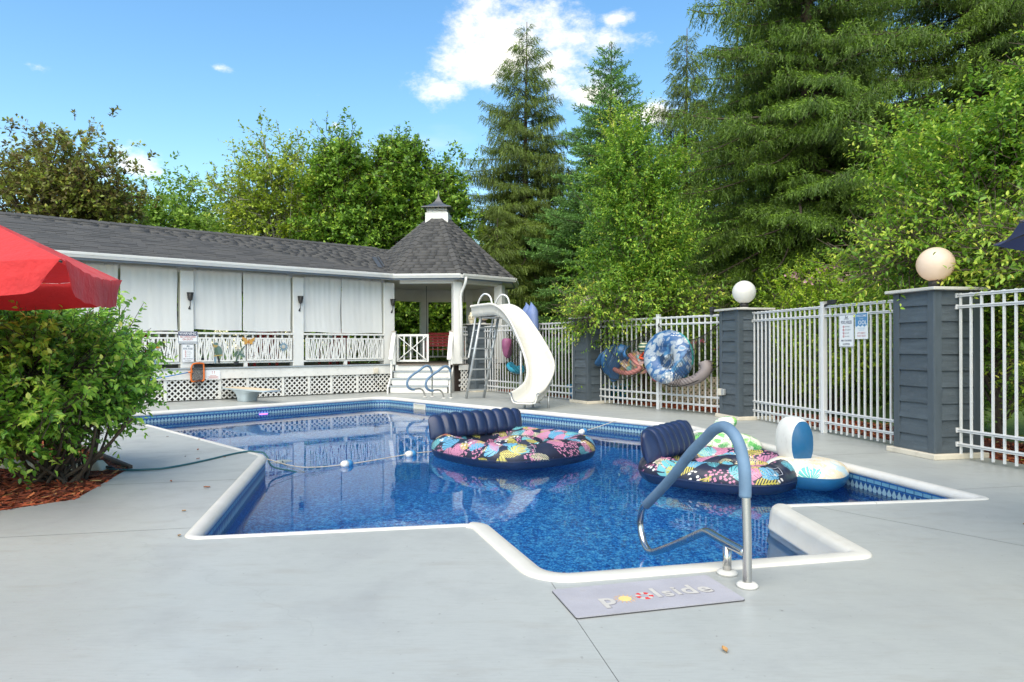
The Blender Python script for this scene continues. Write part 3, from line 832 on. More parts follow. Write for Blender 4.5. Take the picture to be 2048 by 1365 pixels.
# cupola
CW = .33; cf = Fr(GC.x, GC.y, GTH + 24)
cup = part('cupola', WHITE, lambda m: m.box(-CW - .03, CW + .03, -CW - .03, CW + .03, 5.02, 5.50, cf), bevel=.01)
part('louvre_shade_core', DARKFILL, lambda m: m.box(-CW + .05, CW - .05, -CW + .05, CW - .05, 5.49, 5.66, cf), cup)  # dark inner box, its colour painted as the shade between louvres
for j in range(3): part('louvre', WHITE, lambda m: m.hexa([cf(x, y, 5.515 + .052 * j + (0 if zz == 0 else .034)) for zz in (0, 1) for x, y in ((-CW + .03 * zz, CW - .03 * zz), (CW - .03 * zz, CW - .03 * zz), (CW - .03 * zz, -CW + .03 * zz), (-CW + .03 * zz, -CW + .03 * zz))]), cup)
METALG = M('grey_metal_roofing', (.085, .09, .10), .4, .15, 3, .1, metal=.3)
mb = MB()
prof = [(.47, 0), (.46, .02), (.30, .085), (.19, .15), (.11, .235), (.055, .33), (.02, .42), (.012, .50), (.008, .60)]
for (r_, z) in prof:
    for x, y in ((-1, 1), (1, 1), (1, -1), (-1, -1)): mb.v.append(cf(x * r_, y * r_, 5.655 + z))
for i in range(len(prof) - 1):
    for q in range(4): mb.f.append((i * 4 + q, i * 4 + (q + 1) % 4, (i + 1) * 4 + (q + 1) % 4, (i + 1) * 4 + q)); mb.mi.append(0)
mb.f.append((3, 2, 1, 0)); mb.mi.append(0)
mb.build('cupola_roof', METALG, cup)
mb = MB(); p0 = Vector(roofpt(-.20, .55, .0)); p1 = Vector(roofpt(-.05, 1.35, .06))
mb.bar(p0, p1, .14, .03, nrmR); mb.bar(p0 + Vector((.1, .03, .02)), p1 + Vector((.1, .03, .02)), .03, .06, nrmR); mb.build('roof_vent_strip', METALG, roof, bevel=.005)
# downspout at the gazebo corner
c = Vector(gz(0, GR - .02, 0)); ci = Vector(gz(0, GR - .29, 0)); sh = Vector((.14, .02, 0))
part('downspout', WHITE, lambda m: m.tube([c + sh + Vector((0, 0, 3.27)), c + sh + Vector((0, 0, 3.15)), c + sh + Vector((-.02, .04, 3.08)), ci + Vector((.10, -.05, 2.86)), ci + Vector((.07, -.05, 2.72)), ci + Vector((.08, -.05, 2.4)), ci + Vector((.10, -.05, 1.0))], .042, 10), smooth=True)

# railings with laser-cut branch panels
def wavy_panel(m, s0, s1, z0, z1, d):
    fw = .035
    for (a, b, c_, e_) in ((s0, s1, z0, z0 + fw), (s0, s1, z1 - fw, z1), (s0, s0 + fw, z0 + fw, z1 - fw), (s1 - fw, s1, z0 + fw, z1 - fw)): m.box(a, b, d, d + .008, c_, e_, B)
    n = int((s1 - s0) / .050); zz = [z0 + fw * .6 + (z1 - z0 - fw * 1.2) * k / 9 for k in range(10)]
    for i in range(n + 3):
        x = s0 + fw + (s1 - s0 - 2 * fw) * (i - .5) / (n + 1.5) + random.uniform(-.01, .01)
        drift = random.uniform(-.42, .42) if i % 3 == 0 else random.uniform(-.10, .10)
        ph = random.uniform(0, 6.3); am = random.uniform(.006, .02); w_ = random.uniform(.012, .019); dd = d + .0015 * (i % 4)
        pts = []
        for k, z in enumerate(zz):
            xs = x + drift * .12 * (k / 9 - .5) * 2 + am * math.sin(ph + k * .9)
            pts.append((min(max(xs, s0 + fw * .7), s1 - fw * .7), z))
        for (xa, za), (xb, zb) in zip(pts[:-1], pts[1:]):
            m.add([B(xa - w_, dd + .002, za), B(xa + w_, dd + .002, za), B(xb + w_, dd + .002, zb), B(xb - w_, dd + .002, zb), B(xa - w_, dd - .005, za), B(xa + w_, dd - .005, za), B(xb + w_, dd - .005, zb), B(xb - w_, dd - .005, zb)],
                  [(0, 1, 2, 3), (7, 6, 5, 4), (0, 3, 7, 4), (1, 5, 6, 2)])
bays = [(-10.7, -8.25), (-7.95, -5.5), (-5.20, -2.755), (-2.46, -.08)]
for (a, b) in bays:
    mid = (a + b) / 2
    part('top_rail', WHITE, lambda m: m.box(a, b, -.10, -.005, 1.62, 1.67, B), bevel=.006)
    part('bottom_rail', WHITE, lambda m: m.box(a, b, -.085, -.02, .90, .945, B), bevel=.005)
    part('rail_foot', WHITE, lambda m: m.box(mid - .045, mid + .045, -.09, -.01, ZD, .90, B), bevel=.005)
    n = int((b - a) / .185)
    for k in range(n):
        s = a + (b - a) * (k + .5) / n
        part('baluster', WHITE, lambda m: m.box(s - .019, s + .019, -.072, -.034, .945, 1.62, B))
    part('branch_cut_panel', WHITE, lambda m: wavy_panel(m, a + .03, mid - .02, .95, 1.545, .006))
    part('branch_cut_panel', WHITE, lambda m: wavy_panel(m, mid + .02, b - .04, .955, 1.54, .006))
# rear railing and gazebo railings
part('rear_rail', WHITE, lambda m: (m.box(S0, -.2, -3.86, -3.78, 1.6, 1.66, B), m.box(S0, -.2, -3.85, -3.79, .9, .95, B), [m.box(S0 + .2 * q, S0 + .2 * q + .035, -3.84, -3.8, .95, 1.6, B) for q in range(70)]))
for k in (-4, -3, -2, -1, 0, 3):
    a, b = Vector(gz(k, GR - .45, 0)), Vector(gz(k - 1 if k != -4 else 3, GR - .45, 0))
    if k == 0: a, b = Vector(gz(0, GR - .45, 0)), Vector(gz(-1, GR - .45, 0))
    if k == -4: a, b = Vector(gz(-4, GR - .45, 0)), Vector(gz(3, GR - .45, 0))
    if k == 3: continue
    z = Vector((0, 0, 1))
    part('top_rail', WHITE, lambda m: m.bar(a + z * 1.64, b + z * 1.64, .08, .05))
    part('bottom_rail', WHITE, lambda m: m.bar(a + z * .95, b + z * .95, .06, .05))
    for q in range(9):
        p = a + (b - a) * (q + .8) / 9.6
        part('baluster', WHITE, lambda m: m.bar(p + z * .97, p + z * 1.62, .036, .036))
# lattice skirt under the gazebo on the pool-facing sides
for k in (0,):
    a, b = gz(k, GR - .42, 0), gz(k - 1, GR - .42, 0); ang = math.degrees(math.atan2(b[0] - a[0], b[1] - a[1])); f_ = Fr(a[0], a[1], ang); ln_ = (Vector(b) - Vector(a)).length
    lattice_panel(.12, ln_ - .1, .02, .62, f_, .0)
    part('fascia_board', WHITE_OLD, lambda m: m.box(.05, ln_ - .05, .0, .04, .62, ZD - .03, f_))

# steps up to the gazebo
sa, sb = Vector(gz(1, GR - .30, 0)), Vector(gz(0, GR - .30, 0))
SF = Fr(sa.x, sa.y, math.degrees(math.atan2(sb.x - sa.x, sb.y - sa.y))); SL = (sb - sa).length
steps = thing('deck_steps', 'white wooden steps with grey treads leading up to the gazebo', 'steps', SF(SL / 2, .4, 0))
x0, x1 = -.14, SL - .20
for k in range(4):
    d1 = .18 + .22 * (3 - k) - .30
    mb = MB(); mb.box(x0 + .05, x1 - .05, d1 - .02, d1, .2 * k + .01, .2 * k + .172, SF); mb.build('riser', WHITE_OLD, steps, bevel=.003)
    if k < 3:
        mb = MB(); mb.box(x0, x1, d1 - .235, d1 + .03, .2 * k + .174, .2 * k + .206, SF); mb.build('tread', TREADG, steps, bevel=.005)
for x in (x0 - .03, x1 + .0):
    mb = MB(); mb.hexa([SF(x, .62, 0), SF(x + .04, .62, 0), SF(x + .04, -.35, 0), SF(x, -.35, 0), SF(x, .62, .16), SF(x + .04, .62, .16), SF(x + .04, -.35, .86), SF(x, -.35, .86)][0:4][::1] + [SF(x, .62, .16), SF(x + .04, .62, .16), SF(x + .04, -.35, .86), SF(x, -.35, .86)]); mb.build('stringer', WHITE_OLD, steps, bevel=.004)
for x in (x0 + .02, x1 - .02):
    mb = MB(); mb.box(x - .05, x + .05, -.16, -.06, .78, 1.72, SF); mb.build('newel_post', WHITE, steps, bevel=.006)
    mb = MB(); mb.box(x - .06, x + .06, -.17, -.05, 1.722, 1.75, SF); mb.build('post_cap', M('weathered_cap', (.42, .36, .31), .7), steps)
    mb = MB(); mb.bar(SF(x, -.06, 1.62), SF(x, .36, .93), .12, .045); mb.build('handrail', WHITE, steps, bevel=.006)
    mb = MB(); mb.hexa([SF(x - .02, .30, .25), SF(x + .02, .30, .25), SF(x + .02, .21, .25), SF(x - .02, .21, .25), SF(x - .02, .30, .98), SF(x + .02, .30, .98), SF(x + .02, .21, 1.06), SF(x - .02, .21, 1.06)]); mb.build('rail_support', WHITE, steps)
# gate with a cross brace, half of the opening
gate = thing('porch_gate', 'white wooden porch gate with a diagonal cross brace at the top of the steps', 'gate', SF(.5, -.2, ZD))
g0, g1, gd = -.04, .84, -.22
def gpart(n_, fn, **k): 
    mb = MB(); fn(mb); return mb.build(n_, WHITE, gate, **k)
for s in (g0, g1): gpart('stile', lambda m: m.box(s - .03, s + .03, gd - .02, gd + .02, .86, 1.66, SF), bevel=.004)
for z in (.86, 1.60): gpart('rail', lambda m: m.box(g0 + .03, g1 - .03, gd - .017, gd + .017, z, z + .06, SF), bevel=.004)
for q in range(4): gpart('picket', lambda m: m.box(g0 + .17 + q * .19, g0 + .21 + q * .19, gd - .015, gd + .01, .92, 1.60, SF))
gpart('brace', lambda m: m.bar(SF(g0 + .03, gd + .03, .92), SF(g1 - .03, gd + .03, 1.60), .022, .075, SF.n), bevel=.003)
gpart('brace', lambda m: m.bar(SF(g0 + .03, gd + .052, 1.60), SF(g1 - .03, gd + .052, .92), .02, .075, SF.n), bevel=.003)
# red porch swing hanging in the gazebo
sw = thing('porch_swing', 'red slatted porch swing hanging inside the gazebo', 'swing', (GC.x + .1, GC.y + .55, 1.2))
WF = Fr(GC.x + .12, GC.y + .35, 84)
def wpart(n_, fn, mat=REDP, **k):
    mb = MB(); fn(mb); return mb.build(n_, mat, sw, **k)
for q in range(5): wpart('back_slat', lambda m: m.hexa([WF(-.50, -.12 - .035 * q, 1.30 + .095 * q), WF(.62, -.12 - .035 * q, 1.30 + .095 * q), WF(.62, -.145 - .035 * q, 1.30 + .095 * q), WF(-.50, -.145 - .035 * q, 1.30 + .095 * q), WF(-.50, -.15 - .035 * q, 1.375 + .095 * q), WF(.62, -.15 - .035 * q, 1.375 + .095 * q), WF(.62, -.175 - .035 * q, 1.375 + .095 * q), WF(-.50, -.175 - .035 * q, 1.375 + .095 * q)]), bevel=.006)
for q in range(5): wpart('seat_slat', lambda m: m.box(-.54, .66, -.08 + .1 * q, .0 + .1 * q, 1.20, 1.222, WF), bevel=.004)
for x in (-.56, .66):
    wpart('arm_rest', lambda m: m.box(x - .03, x + .05, -.2, .44, 1.45, 1.475, WF), bevel=.005)
    wpart('arm_post', lambda m: m.box(x - .01, x + .04, .34, .40, 1.17, 1.45, WF))
    wpart('seat_rail', lambda m: m.box(x - .01, x + .04, -.12, .44, 1.13, 1.198, WF))
    wpart('chain', lambda m: m.tube([WF(x + .01, -.2, 1.47), WF(x + .01, .1, 2.2), WF(x + .01, .1, 3.24)], .008, 6), BLACKM)
    wpart('chain', lambda m: m.tube([WF(x + .01, .38, 1.47), WF(x + .01, .1, 2.2)], .008, 6), BLACKM)
# red chairs on the deck behind the railing
def red_chair(s, d, ang, label):
    p = B(s, d, ZD); t = thing('deck_chair', label, 'chair', p, 'red chairs on the covered deck'); f_ = Fr(p[0], p[1], ang)
    def cp(n_, fn):
        mb = MB(); fn(mb); return mb.build(n_, REDP, t, bevel=.004)
    for q in range(5): cp('back_slat', lambda m: m.hexa([f_(-.26 + .105 * q, -.22, ZD + .36), f_(-.17 + .105 * q, -.22, ZD + .36), f_(-.17 + .105 * q, -.245, ZD + .36), f_(-.26 + .105 * q, -.245, ZD + .36), f_(-.26 + .105 * q, -.42, ZD + 1.02), f_(-.17 + .105 * q, -.42, ZD + 1.02), f_(-.17 + .105 * q, -.445, ZD + 1.02), f_(-.26 + .105 * q, -.445, ZD + 1.02)]))
    for q in range(5): cp('seat_slat', lambda m: m.box(-.27, .27, -.2 + .1 * q, -.11 + .1 * q, ZD + .36 + .01 * q, ZD + .385 + .01 * q, f_))
    for x in (-.33, .27):
        cp('arm', lambda m: m.box(x - .03, x + .09, -.3, .36, ZD + .60, ZD + .625, f_))
        cp('leg', lambda m: m.box(x, x + .06, .27, .33, ZD, ZD + .60, f_)); cp('leg', lambda m: m.box(x, x + .06, -.33, -.27, ZD, ZD + .60, f_))
red_chair(-6.35, -1.1, 232, 'red wooden deck chair behind the railing left of the warning sign')
red_chair(-3.25, -1.0, 232, 'red wooden deck chair behind the railing in the middle bay')
red_chair(-1.15, -1.1, 225, 'red wooden deck chair behind the railing beside the gazebo')
part('pot', TREADG, lambda m: m.lathe([(.2, 0), (.34, .18), (.36, .2), (.30, .2)], B(-4.3, -2.6, ZD)), smooth=True)

# curtains
def curtain_mat():
    t = NT('white_canvas_curtain'); p = t.pos()
    c = t.mixc(t.noise(2.2, 5, .6, t.pos((1.5, 1.5, .35))), (.84, .84, .83), (.91, .91, .89))
    c = t.mixc(t.math('MULTIPLY', t.math('SUBTRACT', t.noise(5, 6, .7, t.pos((2, 2, .3))), .56, None, True), 1.6, None, True), c, (.66, .66, .655))
    sh = t.pr(c, .85, 0, t.bump(t.noise(3.2, 3, .5, t.pos((1.6, 1.6, .6))), .25, .03))
    tr = t.n('ShaderNodeBsdfTranslucent'); t.l(c, tr.inputs[0]); mx = t.n('ShaderNodeMixShader'); mx.inputs[0].default_value = .36
    t.l(sh, mx.inputs[1]); t.l(tr.outputs[0], mx.inputs[2]); return t.done(mx.outputs[0])
CURT = curtain_mat()
def curtain(s0, s1, zb, label, seed):
    r_ = random.Random(seed); ph = [r_.uniform(0, 6.3) for _ in range(6)]
    t = thing('curtain', label, 'curtain', B((s0 + s1) / 2, -.075, zb), 'white canvas curtains of the pavilion')
    zt = 3.21
    def fn(a, b):
        s = s0 + (s1 - s0) * a; z = zb + (zt - zb) * b
        amp = .002 + .007 * b ** 4
        d = -.075 + amp * (math.sin(a * 21 + ph[0]) + .6 * math.sin(a * 47 + ph[1] + b * 2)) + .022 * math.sin(a * 5 + ph[2] + 2 * b) * (1 - b) + .01 * math.sin(b * 5 + a * 3 + ph[3])
        zz = z - (.012 * math.sin(a * 5 + ph[4]) + .01 * a) * (1 - b)
        return B(s + .006 * math.sin(b * 6 + ph[5]), d, zz)
    mb = MB(); mb.grid(fn, 70, 24); o = mb.build('cloth', CURT, t, smooth=True)
    sd_ = o.modifiers.new('thick', 'SOLIDIFY'); sd_.thickness = .004
    mb = MB(); mb.grid(lambda a, b: tuple(Vector(fn(a, 0)) + Vector((0, 0, .045 * b)) + B.n * .004), 50, 2); mb.build('hem', CURT, t, smooth=True)
    mb = MB(); mb.tube([B(s0 + .01, -.10, 3.20), B(s1 - .01, -.10, 3.20)], .011, 6); mb.build('rod', GALV, t, smooth=True)
    for q in range(6):
        s = s0 + (s1 - s0) * (q + .5) / 6; mb = MB(); mb.tube([B(s, -.10 + .022 * math.cos(x), 3.195 + .03 * math.sin(x)) for x in [k * .9 for k in range(7)]], .003, 5, closed=True); mb.build('ring', GALV, t)
curtain(-10.6, -9.5, 1.70, 'white canvas curtain at the far left end, above the shrub', 1)
curtain(-9.46, -8.28, 1.70, 'white canvas curtain behind the red umbrella, left of the hidden column', 2)
curtain(-7.90, -6.80, 1.71, 'white canvas curtain just right of the tip of the red umbrella, beside a black slit', 3)
curtain(-6.76, -5.56, 1.70, 'white canvas curtain left of the column with the warning sign', 4)
curtain(-5.19, -4.05, 1.735, 'white canvas curtain right of the column with the warning sign', 5)
curtain(-4.02, -2.80, 1.715, 'white canvas curtain left of the middle lantern column', 6)
curtain(-2.45, -1.38, 1.70, 'white canvas curtain right of the middle lantern column', 7)
curtain(-1.37, -.12, 1.695, 'white canvas curtain next to the gazebo opening', 8)
# wall lanterns
def lantern(s, z, label, d=.0, dn=B):
    t = thing('wall_lantern', label, 'lantern', dn(s, d, z), 'black wall lanterns on the columns')
    def lp(n_, fn, mat=BLACKM, **k):
        mb = MB(); fn(mb); return mb.build(n_, mat, t, **k)
    c = Vector(dn(s, d + .09, z))
    lp('cage', lambda m: [m.lathe([(r_ - .004, zz), (r_, zz), (r_, zz + .018), (r_ - .004, zz + .018)], c, 12) for r_, zz in ((.072, .17), (.070, .125), (.062, .08), (.05, .04))] + [m.tube([c + Vector((.072 * math.cos(q), .072 * math.sin(q), .19)), c + Vector((.045 * math.cos(q), .045 * math.sin(q), .02))], .005, 5) for q in [k * math.pi / 4 for k in range(8)]])
    lp('candle_glass', lambda m: m.lathe([(.02, .0), (.055, .05), (.066, .17), (.03, .19)], c, 12), M('smoked_glass', (.05, .045, .04), .25), smooth=True)
    lp('hood', lambda m: m.lathe([(.08, .185), (.074, .205), (.02, .21)], c, 12))
    b = Vector(dn(s, d + .005, z))
    lp('bracket', lambda m: m.tube(catmull([c + Vector((0, 0, .03)), c + Vector((0, 0, -.08)), c * .6 + b * .4 + Vector((0, 0, -.16)), b * .8 + c * .2 + Vector((0, 0, -.17)), b + Vector((0, 0, -.12))], 5), .010, 8), smooth=True)
    lp('back_plate', lambda m: m.lathe([(.025, 0), (.03, .02), (.02, .05)], b + Vector((0, 0, -.2)), 10), smooth=True)
lantern(-5.30, 2.42, 'black wall lantern on the column above the warning sign', -.03)
lantern(-2.58, 2.45, 'black wall lantern on the middle column between the curtains', -.03)
lantern(.16, 2.48, 'black wall lantern on the column next to the gazebo opening', -.03)
# ------------------------------------------------------------------ lettering
def lettering(txt, h, mat, parent, org, xd, yd, align='CENTER', bold=0.0, name='lettering', sx=1.0):
    cu = bpy.data.curves.new('txt', 'FONT'); cu.body = txt; cu.size = h; cu.align_x = align; cu.align_y = 'CENTER'; cu.offset = bold * h; cu.resolution_u = 3
    to = bpy.data.objects.new('txt', cu)
    me = bpy.data.meshes.new_from_object(to)
    bpy.data.objects.remove(to); bpy.data.curves.remove(cu)
    xd = Vector(xd).normalized(); yd = Vector(yd).normalized(); zd = xd.cross(yd)
    m = Matrix((xd * sx, yd, zd)).transposed().to_4x4(); m.translation = Vector(org)
    me.transform(m)
    me.transform(Matrix.Translation(-wl(parent)))
    me.materials.clear(); me.materials.append(mat); me.name = name
    o = bpy.data.objects.new(name, me); COL.objects.link(o); o.parent = parent
    return o
INKN = M('navy_print', (.012, .018, .09), .5, 0, bump=0); INKR = M('red_print', (.42, .02, .025), .5, 0, bump=0); INKW = M('white_print', (.8, .8, .8), .5, 0, bump=0)
INKK = M('black_print', (.02, .02, .025), .5, 0, bump=0); SIGNW = M('white_sign_metal', (.74, .75, .76), .35, .04, 8, .05); SIGNB = M('blue_sign_print', (.07, .24, .46), .4, .05, bump=0)
SKYB = M('light_blue_print', (.15, .42, .6), .5, 0, bump=0)
def rrect(w_, h_, r_, n=5):
    out_ = []
    for cx, cy, a0 in ((w_ / 2 - r_, h_ / 2 - r_, 0), (-w_ / 2 + r_, h_ / 2 - r_, 90), (-w_ / 2 + r_, -h_ / 2 + r_, 180), (w_ / 2 - r_, -h_ / 2 + r_, 270)):
        for k in range(n + 1):
            a = R(a0 + 90 * k / n); out_.append((cx + r_ * math.cos(a), cy + r_ * math.sin(a)))
    return out_
class Sign:
    """a flat sign board on a wall frame: x along xd, y up, facing nd"""
    def __init__(s, name, label, cat, c, xd, nd, w_, h_, r_=.02, mat=SIGNW, th=.004, group=None, yd=(0, 0, 1)):
        s.c = Vector(c); s.x = Vector(xd).normalized(); s.y = Vector(yd); s.n = Vector(nd).normalized(); s.t = thing(name, label, cat, c, group)
        s.plate('plate', rrect(w_, h_, r_), mat, 0, th)
    def P(s, x, y, d): return s.c + s.x * x + s.y * y + s.n * d
    def plate(s, name, poly, mat, d0, d1):
        n = len(poly); mb = MB()
        mb.add([s.P(x, y, d0) for x, y in poly] + [s.P(x, y, d1) for x, y in poly], [tuple(range(n, 2 * n)), tuple(reversed(range(n)))] + [(i, (i + 1) % n, n + (i + 1) % n, n + i) for i in range(n)])
        return mb.build(name, mat, s.t)
    def text(s, txt, x, y, h, mat, d=.006, bold=.0, align='CENTER', sx=1.0): return lettering(txt, h, mat, s.t, s.P(x, y, d), s.x, s.y, align, bold, sx=sx)
def frame_outline(sg, w_, h_, r_, t, mat, d):
    a = rrect(w_, h_, r_); b = rrect(w_ - 2 * t, h_ - 2 * t, max(.003, r_ - t)); n = len(a); mb = MB()
    mb.add([sg.P(x, y, d) for x, y in a] + [sg.P(x, y, d) for x, y in b], [(i, (i + 1) % n, n + (i + 1) % n, n + i) for i in range(n)]); mb.build('border', mat, sg.t)
def pool_rules(c, xd, nd, w_, h_, label):
    s = Sign('pool_rules_sign', label, 'sign', c, xd, nd, w_, h_, .025, group='pool rules signs'); frame_outline(s, w_ - .014, h_ - .014, .02, .005, INKN, .0055)
    k = h_ / .46
    mb = MB()   # little swimmer emblem
    for (a, b, cc, dd) in ((-.018, .18, -.010, .215), (-.018, .178, .03, .186), (.012, .186, .03, .20)): mb.bar(s.P(a * k, b * k, .006), s.P(cc * k, dd * k, .006), .008 * k, .001, s.n)
    mb.bar(s.P(-.045 * k, .165 * k, .006), s.P(.05 * k, .165 * k, .006), .006 * k, .001, s.n); mb.build('emblem', INKK, s.t)
    s.text('POOL RULES', 0, .115 * k, .062 * k, INKN, bold=.012, sx=.62)
    for i, tx in enumerate(('NO DIVING', 'NO RUNNING', 'NO FOOD', 'NO GLASS')):
        y = (.055 - .045 * i) * k
        ring = MB(); ring.tube([s.P(-.055 * k + .014 * k * math.cos(a), y + .014 * k * math.sin(a), .006) for a in [q * .63 for q in range(10)]], .0026, 4, closed=True)
        ring.bar(s.P(-.064 * k, y + .009 * k, .006), s.P(-.046 * k, y - .009 * k, .006), .004, .001, s.n); ring.build('symbol', INKR, s.t)
        s.text(tx, -.025 * k, y, .022 * k, INKK, align='LEFT', sx=.8)
    s.text('SWIM AT YOUR OWN RISK', 0, -.14 * k, .036 * k, INKN, bold=.012, sx=.50); s.text('NO EXCEPTIONS', 0, -.19 * k, .034 * k, INKN, bold=.012, sx=.55)
# warning sign and rules on the pavilion column
s = Sign('warning_sign', 'white and navy warning sign reading no lifeguard on duty', 'sign', B(-5.345, .012, 1.535), B.e, B.n, .44, .30, .03)
s.plate('header', [(x, y + .095) for x, y in rrect(.415, .095, .02)], INKN, .004, .0055)
frame_outline(s, .43, .29, .028, .008, INKN, .0052)
s.text('WARNING', 0, .095, .092, INKW, .0066, .012, sx=.86); s.text('NO LIFEGUARD', 0, .015, .062, INKR, bold=.010, sx=.80); s.text('ON DUTY', 0, -.045, .062, INKR, bold=.010, sx=.85)
s.plate('strip', [(x, y - .108) for x, y in rrect(.40, .032, .004)], M('grey_print', (.35, .37, .4), .5, 0, bump=0), .004, .0053)
pool_rules(B(-5.345, .012, 1.155), B.e, B.n, .28, .44, 'pool rules sign hanging below the warning sign on the pavilion column')
# white notice on the fascia (its red print is too small to read)
FADER = M('faded_red_print', (.55, .28, .26), .6, 0, bump=0)
s = Sign('deck_notice', 'white notice with red print and a four-dot emblem on the deck fascia', 'sign', B(-4.79, .09, .625), B.e, B.n, .33, .235, .008); [s.plate('print_line', [(x * w_, y + yy) for x, yy in ((-1, -.006), (1, -.006), (1, .006), (-1, .006))], FADER, .004, .0052) for w_, y in ((.07, -.02), (.12, -.045), (.10, -.065), (.13, -.085))]
for x, y in ((-.02, .08), (.03, .08), (-.02, .045), (.03, .045)): s.plate('emblem_dot', [(x + .01 * math.cos(a), y + .01 * math.sin(a)) for a in [q * .785 for q in range(8)]], INKR, .004, .0055)

# ------------------------------------------------------------------ garden ornaments on the railing
def ornament(name, label, c, shapes):
    t = thing(name, label, 'ornament', c, 'metal ornaments on the branch panels')
    c = Vector(c)
    for nm, poly, mat, d in shapes:
        n = len(poly); mb = MB(); mb.add([c + B.e * x + Vector((0, 0, y)) + B.n * d for x, y in poly] + [c + B.e * x + Vector((0, 0, y)) + B.n * (d + .008) for x, y in poly], [tuple(range(n, 2 * n)), tuple(reversed(range(n)))] + [(i, (i + 1) % n, n + (i + 1) % n, n + i) for i in range(n)]); mb.build(nm, mat, t)
def oval(cx, cy, rx, ry, rot=0, n=14, wob=0):
    return [(cx + math.cos(rot) * rx * math.cos(a) - math.sin(rot) * ry * math.sin(a), cy + math.sin(rot) * rx * math.cos(a) + math.cos(rot) * ry * math.sin(a)) for a in [2 * math.pi * k / n for k in range(n)]]
YEL = M('yellow_enamel', (.40, .28, .09), .5); ORG = M('orange_enamel', (.50, .18, .03), .5); GRN = M('green_enamel', (.07, .12, .08), .5); TEAL = M('teal_enamel', (.10, .17, .15), .5); BLU = M('blue_enamel', (.16, .26, .34), .5); CAMEL = M('amber_metal', (.55, .29, .07), .45)
ornament('parrot_ornament', 'painted metal parrot ornament on the railing beside the pool rules sign', B(-4.67, .022, 1.20), [('body', oval(0, 0, .075, .14, .3), GRN, 0), ('head', oval(-.05, .15, .055, .055), YEL, .003), ('crown', oval(-.04, .185, .055, .03), TEAL, .006), ('wing', oval(.05, .02, .055, .12, .25), TEAL, .009), ('tail', [(.03, -.1), (.06, -.28), (.02, -.29), (-.02, -.1)], INKK, 0), ('perch', [(-.09, -.1), (.12, -.08), (.12, -.105), (-.09, -.125)], YEL, .01), ('tail_feather', [(-.03, -.14), (-.04, -.3), (-.08, -.27), (-.07, -.14)], BLU, .002)])
ornament('plant_ornament', 'dark green metal plant ornament on the railing left of the butterfly', B(-4.17, .022, 1.13), [('stem', [(-.08, -.2), (-.03, -.05), (.06, .1), (.14, .2), (.16, .19), (.08, .08), (0, -.06), (-.04, -.2)], GRN, 0), ('leaf', oval(-.05, .03, .03, .11, -.4), GRN, .004), ('leaf', oval(.08, -.02, .03, .10, .9), TEAL, .006), ('leaf', oval(-.02, .15, .03, .09, -.1), STONE, .004), ('base', [(-.12, -.2), (-.1, -.28), (.0, -.24), (.01, -.18)], INKK, .002)])
ornament('butterfly_ornament', 'amber metal butterfly ornament on top of the branch panel', B(-3.92, .022, 1.46), [('wing', [(-.01, .0), (-.06, .06), (-.16, .11), (-.15, .02), (-.10, -.02), (-.11, -.09), (-.03, -.08)], CAMEL, 0), ('wing', [(.01, .0), (.06, .05), (.16, .09), (.15, .01), (.10, -.02), (.10, -.09), (.03, -.08)], CAMEL, 0), ('body', oval(0, -.02, .012, .07), ORG, .004)])
ornament('sun_ornament', 'blue metal sunburst ornament on the railing near the middle column', B(-3.03, .022, 1.31), [('rays', [(x, y) for k in range(24) for x, y in [((.125 if k % 2 else .075) * math.cos(k * math.pi / 12), (.125 if k % 2 else .075) * math.sin(k * math.pi / 12))]], BLU, 0), ('face', oval(0, 0, .05, .05), STONE, .008)])
ornament('toucan_ornament', 'painted metal toucan with an orange beak on the railing half hidden by the shrub', B(-6.11, .022, 1.20), [('body', oval(-.02, -.03, .08, .15, .2), TEAL, 0), ('beak', [(-.02, .10), (.05, .16), (.15, .13), (.16, .09), (.06, .08)], ORG, .006), ('tail', [(.02, -.14), (.1, -.28), (.05, -.3), (-.03, -.14)], BLU, .003), ('head', oval(-.04, .12, .05, .05), INKK, .003)])

# ------------------------------------------------------------------ leaf skimmer hung on the deck edge
ORP = M('orange_plastic', (.60, .13, .012), .4, .1); BPOLE = M('blue_aluminium', (.10, .30, .62), .3, .1, metal=.2)
sk = thing('leaf_skimmer', 'orange framed leaf skimmer net with blue pole hung on the deck edge', 'pool net', B(-5.16, .14, .69))
f0 = [(.14, .19), (.13, .215), (0, .225), (-.10, .20), (-.14, .10), (-.125, .02), (-.15, -.02), (-.145, -.17), (-.11, -.215), (.0, -.20), (.11, -.20), (.14, -.16), (.145, .0)]
mb = MB(); mb.tube(catmull([B(-5.16 + x, .15 - .02 * math.sin(y * 6), .69 + y) for x, y in f0], 3, True), .021, 8, closed=True); mb.build('frame', ORP, sk, smooth=True)
def net_mat():
    t = NT('black_mesh_fabric'); p = t.pos()
    w1 = t.noise(300, 0, .5, p); a = t.math('GREATER_THAN', w1, .46)
    d = t.pr((.012, .012, .014), .7); tr = t.n('ShaderNodeBsdfTransparent'); mx = t.n('ShaderNodeMixShader'); t.l(a, mx.inputs[0]); t.l(tr.outputs[0], mx.inputs[1]); t.l(d, mx.inputs[2]); return t.done(mx.outputs[0])
NETM = net_mat()
mb = MB()
def sag(a, b):
    x = -.13 + .26 * a; y = .2 - .40 * b
    bag = math.sin(a * math.pi) * (b ** 1.4)
    return B(-5.16 + x * (1 - .25 * bag), .15 + .10 * bag, .69 + y - .16 * bag - .02 * math.sin(a * 12) * b)
mb.grid(sag, 16, 14); mb.build('net_bag', NETM, sk, smooth=True)
mb = MB(); mb.tube([B(-5.30, .15, .71), B(-6.2, .15, .55), B(-8.6, .15, .28)], .014, 8); mb.build('pole', BPOLE, sk, smooth=True)
